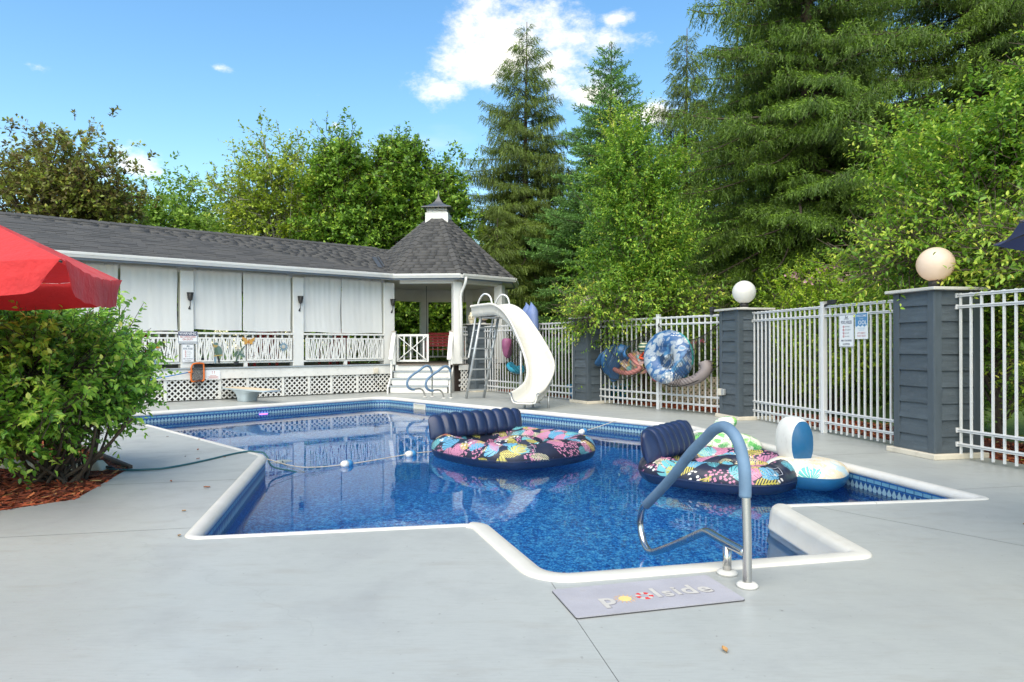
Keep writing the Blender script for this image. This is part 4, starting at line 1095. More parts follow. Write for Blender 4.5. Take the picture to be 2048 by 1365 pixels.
mb = MB(); mb.tube([B(-5.37, .15, .70), B(-5.29, .15, .71)], .02, 8); mb.build('socket', ORP, sk, smooth=True)
# outlet box and wire on the fascia
ob = thing('outdoor_outlet', 'weathered beige outlet box with a hanging wire on the deck fascia', 'outlet', B(-.41, .08, .58))
mb = MB(); mb.box(-.47, -.34, .077, .13, .54, .69, B); mb.build('box', CREAM, ob, bevel=.01)
mb = MB(); mb.tube(catmull([B(-.42, .1, .54), B(-.44, .09, .35), B(-.30, .09, .18), B(-.12, .09, .20)], 6), .007, 6); mb.build('wire', BLACKP, ob, smooth=True)

# ------------------------------------------------------------------ pillars, lamps, fences
PH = 1.925; PS = .62
def plank_mesh(w_, h_):
    mb = MB(); mb.hexa([(-w_ / 2, 0, 0), (w_ / 2, 0, 0), (w_ / 2, .028, 0), (-w_ / 2, .028, 0), (-w_ / 2, 0, h_), (w_ / 2, 0, h_), (w_ / 2, .004, h_), (-w_ / 2, .004, h_)])
    me = bpy.data.meshes.new('siding_board'); me.from_pydata(mb.v, [], [f[::-1] for f in mb.f]); me.materials.append(SIDING); me.update(); return me
BH = .1885
PLK = plank_mesh(PS - .19, BH + .012)
def pillar(c, ang, label, h=PH):
    t = thing('fence_pillar', label, 'pillar', (c[0], c[1], 0), 'slate blue sided pillars of the pool fence')
    f0_ = Fr(c[0], c[1], ang); q = PS / 2
    mb = MB(); mb.box(-q + .02, q - .02, -q + .02, q - .02, .05, h, f0_); mb.build('core', TRIMB, t)
    mb = MB(); mb.box(-q - .06, q + .06, -q - .06, q + .06, 0, .062, f0_); mb.build('plinth', CREAM, t, bevel=.008)
    mb = MB(); mb.box(-q - .07, q + .07, -q - .07, q + .07, h, h + .036, f0_); cap = mb.build('cap', CAPW, t, bevel=.008)
    for k in range(4):
        f_ = Fr(c[0], c[1], ang + 90 * k)
        for sg in (-1, 1):
            mb = MB(); x = sg * (q - .047)
            mb.box(x - .047, x + .047, q - .018, q + .006 + (.002 if sg > 0 else 0), .063, h - .002, f_); mb.build('corner_board', TRIMB, t, bevel=.004)
        z = .064
        while z < h - .03:
            p = f_(0, q - .022, z); m = Matrix(((f_.e.x, f_.n.x, 0), (f_.e.y, f_.n.y, 0), (0, 0, 1))).to_4x4()
            hh = min(BH, h - z - .004)
            m.translation = p; m = m @ Matrix.Diagonal((1, 1, min(1, hh / BH), 1)); inst('siding_board', PLK, t, m); z += BH
    return t
P1, P2, P3, P4 = (5.04, 8.12), (4.17, 12.26), (1.83, 15.74), (-.95, 19.95)
pillar(P1, 168.5, 'nearest and largest slate blue sided pillar, at the right beside the pool signs')
pillar(P2, 166, 'slate blue sided pillar between the fence panels with a weathered outlet box')
pillar(P3, 152, 'slate blue sided pillar right of the slide, half under green foliage')
pillar(P4, 146, 'slate blue sided pillar behind the slide ladder, carrying a small owl jar')
def globe_mat(name, col, em):
    t = NT(name); sh = t.pr(col, .28); tr = t.n('ShaderNodeBsdfTranslucent'); tr.inputs[0].default_value = (*col, 1); mx = t.n('ShaderNodeMixShader'); mx.inputs[0].default_value = .3
    t.l(sh, mx.inputs[1]); t.l(tr.outputs[0], mx.inputs[2]); s_ = mx.outputs[0]
    if em:
        e = t.n('ShaderNodeEmission'); e.inputs[0].default_value = (1, .55, .28, 1); e.inputs[1].default_value = em; ad = t.n('ShaderNodeAddShader'); t.l(s_, ad.inputs[0]); t.l(e.outputs[0], ad.inputs[1]); s_ = ad.outputs[0]
    return t.done(s_)
def globe(c, label, zb, mat, r_=.205):
    t = thing('globe_lamp', label, 'lamp', (c[0], c[1], zb), 'white globe lamps on the pillars')
    mb = MB(); mb.lathe([(.09, 0), (.085, .02), (.05, .035)], (c[0], c[1], zb), 20); mb.build('foot', CAPW, t, smooth=True)
    mb = MB(); mb.lathe([(.05, .03), (.075, .035), (.078, .085), (.06, .105)], (c[0], c[1], zb), 20); mb.build('collar', BLACKM, t, smooth=True)
    n = 24; mb = MB(); mb.lathe([(max(.002, r_ * math.sin(math.pi * k / n)), .095 + r_ - r_ * math.cos(math.pi * k / n)) for k in range(n + 1)], (c[0], c[1], zb), 36); mb.build('globe', mat, t, smooth=True)
GW = globe_mat('opal_globe', (.80, .79, .76), 0); GP = globe_mat('aged_opal_globe', (.78, .68, .58), 0); GL = globe_mat('lit_opal_globe', (.76, .65, .55), .06)
globe(P2, 'clean white globe lamp standing clear on the pillar with the outlet box', PH + .036, GW)
globe(P1, 'warm peach globe lamp among leaves on the nearest pillar', PH + .036, GL, .203)
globe((P4[0] + .12, P4[1]), 'cream globe lamp behind the top of the slide ladder', PH + .036, GP)
globe((P3[0] - .08, P3[1]), 'cream globe lamp nearly buried in the foliage of the small tree', PH + .036, GP)
# owl jar on the far pillar
ow = thing('owl_jar', 'small cream owl shaped jar on the far pillar', 'jar', (-1.17, 19.75, PH + .036))
mb = MB(); mb.lathe([(.05, 0), (.06, .02), (.095, .12), (.10, .19), (.075, .25), (.05, .265), (.055, .30), (.05, .33), (.02, .335)], (-1.17, 19.75, PH + .036), 20); mb.build('body', M('cream_ceramic', (.62, .55, .40), .35), ow, smooth=True)
for a in (-.035, .035): mb = MB(); mb.lathe([(.02, -.012), (.024, 0), (.012, .012)], (-1.17 + a, 19.655, PH + .225), 10); mb.build('eye', M('owl_eye', (.06, .05, .04), .4), ow, smooth=True)
mb = MB(); mb.bar((-1.23, 19.655, PH + .16), (-1.11, 19.655, PH + .16), .01, .02); mb.build('beak', M('owl_beak', (.3, .2, .1), .4), ow)

def unit_box(name, sx, sy, sz, mat):
    mb = MB(); mb.box(-sx / 2, sx / 2, -sy / 2, sy / 2, 0, sz); me = bpy.data.meshes.new(name); me.from_pydata(mb.v, [], mb.f); me.materials.append(mat); me.update(); return me
PICK = unit_box('picket', .021, .021, 1.86, FENCE)
def fence(a, b, label, posts=(), off=0, spacing=.118, zb=.03):
    a = Vector(a); b = Vector(b); d = b - a; L_ = d.length; ang = math.degrees(math.atan2(d.x, d.y)); f_ = Fr(a.x, a.y, ang)
    t = thing('pool_fence', label, 'fence', (a.x, a.y, 0), 'white metal pool fence panels')
    for z in (1.865, 1.735, .325, .165):
        mb = MB(); mb.box(0, L_, -.019, .019, z - .018, z + .018, f_); mb.build('rail', FENCE, t, bevel=.003)
        mb = MB(); mb.box(0, L_, .019, .0225, z - .004, z + .004, f_); mb.build('groove_shade_strip', M_GROOVE, t)  # thin raised grey strip; the shade of a groove put into its colour
    s = off + .04
    while s < L_ - .01:
        if all(abs(s - p) > .07 for p in posts):
            p = f_(s, 0, zb); m = f_.m.to_4x4(); m.translation = p; inst('picket', PICK, t, m)
        s += spacing
    for p in posts:
        mb = MB(); mb.box(p - .035, p + .035, -.035, .035, 0, 1.93, f_); po = mb.build('post', FENCE, t, bevel=.005)
        mb = MB(); mb.box(p - .04, p + .04, -.04, .04, 1.93, 1.945, f_); mb.build('post_cap', FENCE, po, bevel=.006)
    for s in (.0, L_):
        for z in (1.865, 1.735, .325, .165):
            mb = MB(); mb.box(s - .012, s + .012, -.028, .028, z - .028, z + .028, f_); mb.build('bracket', FENCE, t, bevel=.004)
    return f_
M_GROOVE = M('fence_groove_shade_grey', (.30, .31, .32), .5, .1, bump=0)  # darker grey painted as groove shade on the rails
def along(a, b, t0, t1):
    a = Vector(a); b = Vector(b); d = (b - a).normalized(); return a + d * t0, b - d * t1
q = PS / 2
F12 = fence(*along(P2, P1, q - .02, q - .02), 'white metal fence panel with the two pool signs between the two nearest pillars', posts=(2.19 - q + .02,))
F23 = fence(*along(P3, P2, q - .02, q - .02), 'white metal fence panel carrying the storage nets full of floats', posts=(2.10 - q + .02,), spacing=.142)
F34 = fence(*along(P4, P3, q - .02, q - .02), 'white metal fence panel behind the white slide', posts=(2.6 - q,), spacing=.134)
p1d = (Vector(P1) - Vector(P2)).normalized()
fence(Vector(P1) + p1d * (q - .0), Vector(P1) + p1d * 7.2 + Vector((.25, 0)), 'white metal fence panel running out of the right edge', posts=(2.6, 5.2), spacing=.132)
fence(Vector((-1.28, 19.98)), Vector((-1.52, 19.75)), 'narrow white fence stub between the gazebo steps and the far pillar', spacing=.075)
# solar light and camera on the fence, outlet on pillar
cl = thing('fence_light', 'small black box light clipped on the fence top beside the white globe pillar', 'light', F23(3.20, 0, 1.88))
mb = MB(); mb.box(3.16, 3.24, -.05, .05, 1.935, 2.03, F23); mb.build('head', BLACKP, cl, bevel=.01); mb = MB(); mb.box(3.175, 3.225, -.03, .045, 1.88, 1.935, F23); mb.build('clip', BLACKP, cl)
cl = thing('fence_latch', 'black gate latch on top of the fence beside the gate post', 'latch', F12(2.40 - q, 0, 1.88))
mb = MB(); mb.box(2.33 - q, 2.52 - q, -.03, .04, 1.895, 1.96, F12); mb.build('body', BLACKP, cl, bevel=.012); mb = MB(); mb.bar(F12(2.36 - q, .02, 1.91), F12(2.27 - q, .03, 1.88), .02, .03); mb.build('lever', BLACKP, cl)
Fp2 = Fr(P2[0], P2[1], 166)
oc = thing('pillar_outlet', 'weathered cream and grey outlet box on the pillar under the white globe', 'outlet', Fp2(-.22, q + .02, .45))
mb = MB(); mb.box(-.30, -.17, q + .004, q + .055, .40, .52, Fp2); mb.build('box', CREAM, oc, bevel=.01); mb = MB(); mb.box(-.17, -.09, q + .004, q + .06, .41, .52, Fp2); mb.build('cover', GALV, oc, bevel=.01)
# signs on the fence
nF = F12.n; xF = F12.e
pool_rules(Vector(F12(2.715 - q + .02, .024, 1.505)), xF, nF, .31, .46, 'pool rules sign on the white fence panel beside the nearest pillar')
s = Sign('ool_sign', 'blue and white welcome to our ool sign on the fence beside the pool rules', 'sign', Vector(F12(3.015 - q + .02, .024, 1.565)), xF, nF, .25, .36, .008)
s.plate('blue_field', [(-.115, .172), (.115, .172), (.115, -.002)] + [(.115 - .23 * k / 12, -.002 + .012 * math.sin(k * 1.57)) for k in range(1, 13)], SIGNB, .004, .0052)
s.text('WELCOME', 0, .135, .042, INKW, .0062, .01, sx=.95); s.text('TO OUR', 0, .095, .022, INKW, .0062, sx=.9); s.text('OOL', .022, .042, .078, INKW, .0062, .01)
s.text("NOTICE THERE'S", 0, -.035, .02, SKYB, sx=.9); s.text('NO P IN IT', 0, -.06, .02, SKYB); s.text("LET'S KEEP IT", 0, -.10, .032, INKR, sx=.85); s.text('THAT WAY', 0, -.14, .032, INKR)
# ------------------------------------------------------------------ grab rails
def smooth_path(ctrl, n=6): return catmull(ctrl, n)
def grab_rail(label, fr, sleeve, lower, foot_a, foot_b, r_, post_a_top, post_b_top, rs):
    t = thing('grab_rail', label, 'rail', fr(foot_a, 0, 0))
    def V(c): return [fr(s, 0, z) for s, z in c]
    mb = MB(); mb.tube(smooth_path(V([(foot_a, 0), (foot_a, .25)] + post_a_top)), r_, 14); mb.build('post', STEEL, t, smooth=True)
    mb = MB(); mb.tube(smooth_path(V(sleeve)), rs, 16); sl_ = mb.build('foam_sleeve', FOAM, t, smooth=True)
    mb = MB(); mb.tube(smooth_path(V(lower)), r_, 14); mb.build('return_tube', STEEL, t, smooth=True)
    if post_b_top: mb = MB(); mb.tube(V([(foot_b, 0), post_b_top]), r_, 14); mb.build('short_post', STEEL, t, smooth=True)
    for s in (foot_a, foot_b):
        c = fr(s, 0, 0); mb = MB(); mb.lathe([(r_ * 2.3, .001), (r_ * 2.35, .012), (r_ * 1.9, .022), (r_ * 1.15, .026)], c, 24); mb.build('escutcheon', VINYL, t, smooth=True)
    return t
G1 = Fr(1.264, 3.68, 348)
grab_rail('stainless grab rail with a long blue foam sleeve in front by the doormat', G1,
          [(.018, .48), (.02, .60), (.045, .70), (.11, .79), (.22, .835), (.34, .81), (.46, .74), (.66, .615), (.95, .40), (1.28, .185), (1.36, .135)],
          [(1.34, .15), (1.43, .085), (1.475, -.02), (1.44, -.12), (1.36, -.18), (1.25, -.18), (1.03, -.09), (.75, .04), (.52, .15), (.44, .178), (.3, .178), (.01, .178)],
          0, .21, .0245, [(.012, .52)], (.21, .165), .033)
def far_rail(x, y, label):
    f_ = Fr(x, y, 227)
    grab_rail(label, f_, [(.015, .66), (.05, .745), (.13, .80), (.24, .79), (.41, .69), (.59, .595), (.73, .49), (.775, .37), (.73, .27), (.63, .22), (.55, .215)],
              [(.58, .22), (.45, .225), (.36, .215), (.28, .16), (.235, .06), (.23, .0)], 0, .23, .022, [(.0, .5), (.012, .68)], None, .030)
far_rail(-2.07, 17.67, 'blue sleeved pool grab rail left of its twin at the far corner')
far_rail(-1.54, 17.18, 'blue sleeved pool grab rail nearest the slide ladder')

# ------------------------------------------------------------------ doormat
mw = Fr(.252, 3.428, 76)
mat_c = [(.207, 3.621), (1.089, 3.841), (1.189, 3.476), (.296, 3.235)]
mc = Vector((sum(p[0] for p in mat_c) / 4, sum(p[1] for p in mat_c) / 4)); mxd = Vector((math.sin(R(75.5)), math.cos(R(75.5)), 0)); myd = Vector((-mxd.y, mxd.x, 0))
MATM = M('grey_lilac_mat', (.34, .335, .37), .85, .12, 3, .5, 90, dirt=.5, dcol=(.33, .30, .28)); MATE = M('mat_dark_edge', (.05, .05, .055), .8)
s = Sign('doormat', 'pale lilac poolside doormat lying on the deck in front of the grab rail', 'doormat', (mc.x, mc.y, .002), mxd, (0, 0, 1), .915, .385, .018, MATE, .004, yd=myd)
s.plate('face', rrect(.911, .381, .016), MATM, .004, .0092)
CRE = M('cream_print', (.46, .44, .41), .8, .08, 20, 0); SUNY = M('sun_yellow_print', (.72, .52, .20), .8, .08, bump=0); SUNO = M('sun_orange_print', (.55, .33, .18), .8, bump=0); BUOYR = M('lifebuoy_red_print', (.55, .04, .04), .8, bump=0); SHDW = M('print_outline_grey', (.22, .21, .24), .8, bump=0)
def matxt(tx, x, y, h, bold=.02):
    s.text(tx, x + .003, y - .003, h, SHDW, .0102, bold + .006); s.text(tx, x, y, h, CRE, .0108, bold)
matxt('p', -.235, -.03, .17, .03); matxt('l', .052, 0, .17, .03); matxt('s', .110, -.01, .15, .025); matxt('i', .168, 0, .16, .025); matxt('d', .236, 0, .17, .025); matxt('e', .325, -.005, .16, .025)
sc_ = (-.135, -.03)
s.plate('sun_disc', [(sc_[0] + .034 * math.cos(a), sc_[1] + .034 * math.sin(a)) for a in [k * .3927 for k in range(16)]], SUNY, .0095, .0110)
for k in range(14):
    a = k * 2 * math.pi / 14; c_, d_ = math.cos(a), math.sin(a)
    s.plate('sun_ray', [(sc_[0] + .042 * c_ - .004 * d_, sc_[1] + .042 * d_ + .004 * c_), (sc_[0] + .042 * c_ + .004 * d_, sc_[1] + .042 * d_ - .004 * c_), (sc_[0] + .060 * c_, sc_[1] + .060 * d_)], SUNO, .0095, .0108)
bc = (-.022, -.018)
for k in range(10):
    pts = []
    for r_, rng_ in ((.047, (0, 1, 2)), (.024, (2, 1, 0))):
        for q_ in rng_: a = (k + q_ / 2) * 2 * math.pi / 10; pts.append((bc[0] + r_ * math.cos(a), bc[1] + r_ * math.sin(a)))
    s.plate('lifebuoy_segment', pts, BUOYR if k % 2 else CRE, .0095, .0109)

# ------------------------------------------------------------------ tropical floats
def tropic_mat(name, base=(.018, .021, .042), palette=None, zcut=-.115, scale=3.4):
    t = NT(name); p = t.pos()
    se = t.n('ShaderNodeSeparateXYZ'); t.l(p, se.inputs[0])
    cx = t.n('ShaderNodeCombineXYZ'); t.l(t.math('ADD', se.outputs[0], t.math('MULTIPLY', se.outputs[2], .2)), cx.inputs[0]); t.l(t.math('ADD', se.outputs[1], t.math('MULTIPLY', se.outputs[2], .9)), cx.inputs[1])
    pal = palette or [(0, (.50, .20, .31)), (.22, (.11, .33, .50)), (.44, (.12, .38, .42)), (.62, (.50, .20, .31)), (.84, (.48, .15, .04)), (.93, (.48, .42, .12))]
    col = base
    def cells(sc, off, rnd=.8):
        mp_ = t.n('ShaderNodeMapping'); mp_.inputs['Location'].default_value = (off, off * .7, 0); mp_.inputs['Scale'].default_value = (sc, sc, sc); t.l(cx.outputs[0], mp_.inputs[0])
        v = t.n('ShaderNodeTexVoronoi', voronoi_dimensions='2D'); v.inputs['Scale'].default_value = 1.0; v.inputs['Randomness'].default_value = rnd; t.l(mp_.outputs[0], v.inputs['Vector'])
        sb_ = t.n('ShaderNodeVectorMath', operation='SUBTRACT'); t.l(mp_.outputs[0], sb_.inputs[0]); t.l(v.outputs['Position'], sb_.inputs[1])
        s3 = t.n('ShaderNodeSeparateXYZ'); t.l(sb_.outputs[0], s3.inputs[0])
        sc3 = t.n('ShaderNodeSeparateColor'); t.l(v.outputs['Color'], sc3.inputs[0])
        th = t.math('MULTIPLY', sc3.outputs[1], 6.28); cs = t.math('COSINE', th); sn = t.math('SINE', th)
        x = t.math('ADD', t.math('MULTIPLY', s3.outputs[0], cs), t.math('MULTIPLY', s3.outputs[1], sn)); y = t.math('SUBTRACT', t.math('MULTIPLY', s3.outputs[1], cs), t.math('MULTIPLY', s3.outputs[0], sn))
        return x, y, v.outputs['Distance'], sc3.outputs
    def monstera(col, sc, off, fill):
        """broad leaf: heart outline cut by curved slits from the rim towards the midrib"""
        x, y, rr, (r1, r2, r3) = cells(sc, off)
        ay = t.math('ABSOLUTE', y)
        ang = t.math('ARCTAN2', ay, t.math('ADD', x, .32))
        out_ = t.math('LESS_THAN', rr, t.math('MULTIPLY_ADD', t.math('COSINE', ang), .20, .36))
        st_ = t.math('FRACT', t.math('MULTIPLY_ADD', ang, t.math('MULTIPLY_ADD', r3, 2.2, 1.5), t.math('MULTIPLY', rr, 1.3)))
        slit = t.math('MULTIPLY', t.math('LESS_THAN', st_, .20), t.math('GREATER_THAN', ay, .07))
        rib_ = t.math('LESS_THAN', ay, .012)
        m = t.math('MULTIPLY', t.math('MULTIPLY', out_, t.math('LESS_THAN', r2, fill)), t.math('SUBTRACT', 1.0, t.math('MAXIMUM', slit, rib_)))
        return t.mixc(m, col, t.ramp(r1, pal, 'CONSTANT'))
    def fern(col, sc, off, fill):
        """feathered frond: a lens outline striped slantwise on both sides of the midrib"""
        x, y, rr, (r1, r2, r3) = cells(sc, off)
        ay = t.math('ABSOLUTE', y)
        lens = t.math('MULTIPLY', t.math('SUBTRACT', 1.0, t.math('POWER', t.math('DIVIDE', t.math('ABSOLUTE', x), .52), 2.0)), .24)
        inside = t.math('LESS_THAN', ay, lens)
        st_ = t.math('FRACT', t.math('MULTIPLY', t.math('SUBTRACT', x, t.math('MULTIPLY', ay, 1.1)), 9.0))
        stripe = t.math('MAXIMUM', t.math('LESS_THAN', st_, .55), t.math('LESS_THAN', ay, .018))
        m = t.math('MULTIPLY', t.math('MULTIPLY', inside, stripe), t.math('LESS_THAN', r2, fill))
        return t.mixc(m, col, t.ramp(r1, fpal, 'CONSTANT'))
    fpal = pal if palette else [(0, (.50, .43, .09)), (.5, (.50, .46, .31)), (.75, (.10, .36, .42)), (.9, (.50, .20, .31))]
    # speckled coral sprays
    v0 = t.n('ShaderNodeTexVoronoi', voronoi_dimensions='2D'); v0.inputs['Scale'].default_value = scale * 8; t.l(cx.outputs[0], v0.inputs['Vector'])
    g0 = t.noise(scale * .9, 1, .5, cx.outputs[0])
    col = t.mixc(t.math('MULTIPLY', t.math('LESS_THAN', v0.outputs['Distance'], .33), t.math('GREATER_THAN', g0, .54)), col, pal[0][1])
    col = fern(col, scale * 1.05, 5.3, .62)
    col = monstera(col, scale * 1.05, 3.1, .50)
    col = fern(col, scale * 1.25, 8.7, .34)
    col = monstera(col, scale * 1.4, 0.4, .38)
    # white pebble dots
    v = t.n('ShaderNodeTexVoronoi', voronoi_dimensions='2D'); v.inputs['Scale'].default_value = 17; t.l(cx.outputs[0], v.inputs['Vector'])
    g = t.noise(2.3, 1, .5, cx.outputs[0])
    dots = t.math('MULTIPLY', t.math('LESS_THAN', v.outputs['Distance'], .27), t.math('GREATER_THAN', g, .60))
    col = t.mixc(dots, col, (.66, .63, .60))
    col = t.mixc(t.math('LESS_THAN', se.outputs[2], zcut), col, (.010, .024, .07))
    sh = t.pr(col, t.math('MULTIPLY_ADD', t.noise(4, 3, .5, p), .2, .26), 0, t.bump(t.noise(11, 3, .5, p), .25, .02))
    return t.done(sh)
TROP = tropic_mat('tropical_print_vinyl'); TROP2 = tropic_mat('tropical_print_vinyl_b', zcut=-.10, scale=3.0)
ZW = -.21
def superellipse(a, hw, hd, n=3.2):
    c, s_ = math.cos(a), math.sin(a)
    return hw * math.copysign(abs(c) ** (2 / n), c), hd * math.copysign(abs(s_) ** (2 / n), s_)
def island_float(label, c, ang, hw, hd, mat, tube_r, back_h, ribs, lab, seat=1, split=True):
    """u: along the backrest (bearing ang), v: forward"""
    f_ = Fr(c[0], c[1], ang)      # s = u, d = v
    t = thing('island_float', label, 'pool float', (c[0], c[1], ZW), 'inflatable floats in the pool')
    zc = ZW + tube_r * .62
    def ring(a, b):
        A = 2 * math.pi * a; q = 2 * math.pi * b
        u, v = superellipse(A, hw - tube_r, hd - tube_r)
        l_ = math.hypot(u, v) or 1
        r_ = tube_r * (1 + .04 * math.sin(A * 9) + .03 * math.sin(A * 23 + 1) * max(0, math.sin(q)))
        o_ = r_ * math.cos(q); z = zc + r_ * .92 * math.sin(q)
        crease = .012 * abs(math.sin(A * 8)) * max(0, math.sin(q))
        return f_(u + o_ * u / l_, v + o_ * v / l_, z - crease)
    mb = MB(); mb.grid(ring, 112, 20, True, True); mb.build('outer_tube', mat, t, smooth=True)
    def seatf(a, b):
        A = 2 * math.pi * a; u, v = superellipse(A, hw - 1.5 * tube_r, hd - 1.5 * tube_r); u *= b; v *= b
        z = zc - .05 + .05 * math.cos(u * 13) * math.cos(v * 11) * (1 - b ** 6) + .02 * math.sin(u * 5 + 1)
        return f_(u, v, z)
    mb = MB(); mb.grid(seatf, 72, 14, True, False); mb.build('seat_floor', mat, t, smooth=True)
    if split:
        for (u0, v0, u1, v1, rr) in ((-.05, -.3, .0, .62, .13), (-hw * .55, hd * .12, hw * .5, hd * .05, .115)):
            mb = MB(); pts = [f_(u0 + (u1 - u0) * k / 16, v0 + (v1 - v0) * k / 16 + .05 * math.sin(k / 16 * 6.28), zc + .02 + .03 * math.sin(k / 16 * math.pi)) for k in range(17)]
            mb.tube(pts, [max(.02, rr * (math.sin((k + .7) / 17.4 * math.pi) ** .35)) for k in range(17)], 14); mb.build('armrest_tube', mat, t, smooth=True)
    mb = MB(); mb.tube([ring(k / 96, .985) for k in range(96)], .006, 5, closed=True); mb.build('weld_seam', NAVY, t, smooth=True)
    mb = MB(); mb.tube([ring(k / 96, .27) for k in range(96)], .004, 5, closed=True); mb.build('weld_seam', mat, t, smooth=True)
    vp_ = Vector(ring(.80, .12)); mb = MB(); mb.lathe([(.016, -.004), (.018, .004), (.010, .012), (.010, .02), (.004, .022)], vp_, 12); mb.build('valve', WVIN, t, smooth=True)
    # ribbed backrest
    W = hw * .86
    def back(a, b):
        u = -W + 2 * W * a
        rib = abs(math.sin(a * math.pi * ribs)) ** .7
        endt = min(1, (a * 7) ** .6, ((1 - a) * 7) ** .6)
        q = 2 * math.pi * b
        th = .09 * endt + .015 + .042 * rib * endt
        hh = back_h * (.90 + .10 * rib) * (.86 + .14 * endt)
        zz = math.sin(q); x = math.cos(q)
        z = zc + .10 + hh / 2 + hh / 2 * math.copysign(abs(zz) ** .75, zz)
        lean = (z - zc) * .2
        return f_(u * (1 + .03 * (z - zc)), -hd + tube_r * 1.7 - lean + th * math.copysign(abs(x) ** .8, x) * (1.25 - .55 * (z - zc) / (back_h + .1)), z)
    mb = MB(); mb.grid(back, ribs * 12 + 1, 24, False, True)
    mb.build('backrest', NAVY, t, smooth=True)
    for a in (0, 1):
        mb = MB(); ps = [back(a, k / 24) for k in range(24)]; mb.add(ps, [tuple(range(24)) if a else tuple(reversed(range(24)))]); mb.build('backrest_end', NAVY, t)
    # printed care label on the tube
    u0, v0 = lab
    WL = M_LABEL
    d0 = tube_r * .82
    c0 = Vector(f_(u0, v0, zc)); nd = (c0 - Vector(f_(u0 * .5, v0 * .5, zc))).normalized(); up = (Vector((0, 0, .72)) + -nd * .6).normalized(); xd = up.cross(nd + Vector((0, 0, .8))).normalized()
    fc = (nd * .72 + Vector((0, 0, .70))).normalized(); pos_ = c0 + fc * tube_r * .0
    P_ = [[Vector(ring(lab[0] + .05 * i / 6, .085 + .085 * j / 4)) for j in range(5)] for i in range(7)]
    mb = MB(); cc_ = Vector(f_(0, 0, zc))
    def lift(p): return p + (p - cc_).normalized() * .004 + Vector((0, 0, .004))
    edge_ = [lift(P_[i][0]) for i in range(7)] + [lift(P_[6][j]) for j in range(1, 5)] + [lift(P_[i][4]) for i in range(5, -1, -1)] + [lift(P_[0][j]) for j in range(3, 0, -1)]
    mb.tube(edge_, .0022, 4, closed=True)
    for j in (1.2, 2.0, 2.6): mb.tube([lift(P_[i][int(j)].lerp(P_[i][int(j) + 1], j % 1)) for i in range(1, 6 if j < 2.5 else 4)], .0016, 4)
    mb.build('care_label', M_LABEL, t)
    return t, f_, zc
M_LABEL = M('white_care_print', (.5, .52, .56), .5, 0, bump=0)
island_float('large tropical print float with a ribbed navy backrest in the middle of the pool', (.0, 9.42), 49, .98, 1.05, TROP, .195, .36, 9, (.305, .6))
island_float('tropical print float with a ribbed navy backrest behind the front grab rail', (2.36, 7.75), 35, .80, .86, TROP2, .18, .38, 8, (.315, .5))
# white and petrol blue lounger float against the right wall
fw = Fr(3.18, 7.42, 128)
t = thing('lounge_float', 'white and petrol blue lounge float with an upright pillow by the right pool edge', 'pool float', (3.1, 7.4, ZW), 'inflatable floats in the pool')
PALE = tropic_mat('pale_leaf_print_vinyl', (.70, .67, .60), [(0, (.70, .58, .38)), (.3, (.42, .60, .68)), (.55, (.72, .69, .62)), (.75, (.08, .42, .40)), (.85, (.70, .6, .42))], -5, 4.2)
def loung(a, b):
    A = 2 * math.pi * a; q = math.pi * b - math.pi / 2
    u, v = superellipse(A, .42, .36, 3); k = math.cos(q) ** .45
    return fw(u * k, v * k, ZW + .125 + .165 * math.sin(q))
mb = MB(); mb.grid(loung, 48, 18, True, False)
for i, f in enumerate(mb.f): mb.mi[i] = 0 if sum(mb.v[j][2] for j in f) / 4 > ZW + .125 else 1
mb.build('base', [PALE, TEALB], t, smooth=True)
def pill(a, b):
    A = 2 * math.pi * a; x = .14 * math.copysign(abs(math.cos(A)) ** .7, math.cos(A)); z = .26 * math.copysign(abs(math.sin(A)) ** .8, math.sin(A))
    if z > 0: x *= (1 - .25 * (z / .26) ** 2)
    w_ = -.19 + .36 * b; sh_ = 1 - .12 * abs(2 * b - 1) ** 3
    return fp(x * sh_, w_, ZW + .46 + z * sh_ + 0)
fp = Fr(3.12, 7.55, 84)
mb = MB(); mb.grid(pill, 36, 8, True, False); mb.build('pillow', WVIN, t, smooth=True)
for b_, nm in ((1, 'pillow_end'), (0, 'pillow_end')):
    mb = MB(); cen = fp(0, -.16 + .32 * b_ + (.05 if b_ else -.05), ZW + .46)
    ring_ = [pill(k / 36, b_) for k in range(36)]
    def capf(a, b, b_=b_):
        p = Vector(pill(a, b_)); c_ = Vector(fp(0, -.16 + .32 * b_, ZW + .46)); return p + (c_ - p) * b + fp.n * ((.05 if b_ else -.05) * math.sin(b * math.pi / 2))
    mb.grid(capf, 36, 5, True, False); mb.build(nm, TEALB, t, smooth=True)
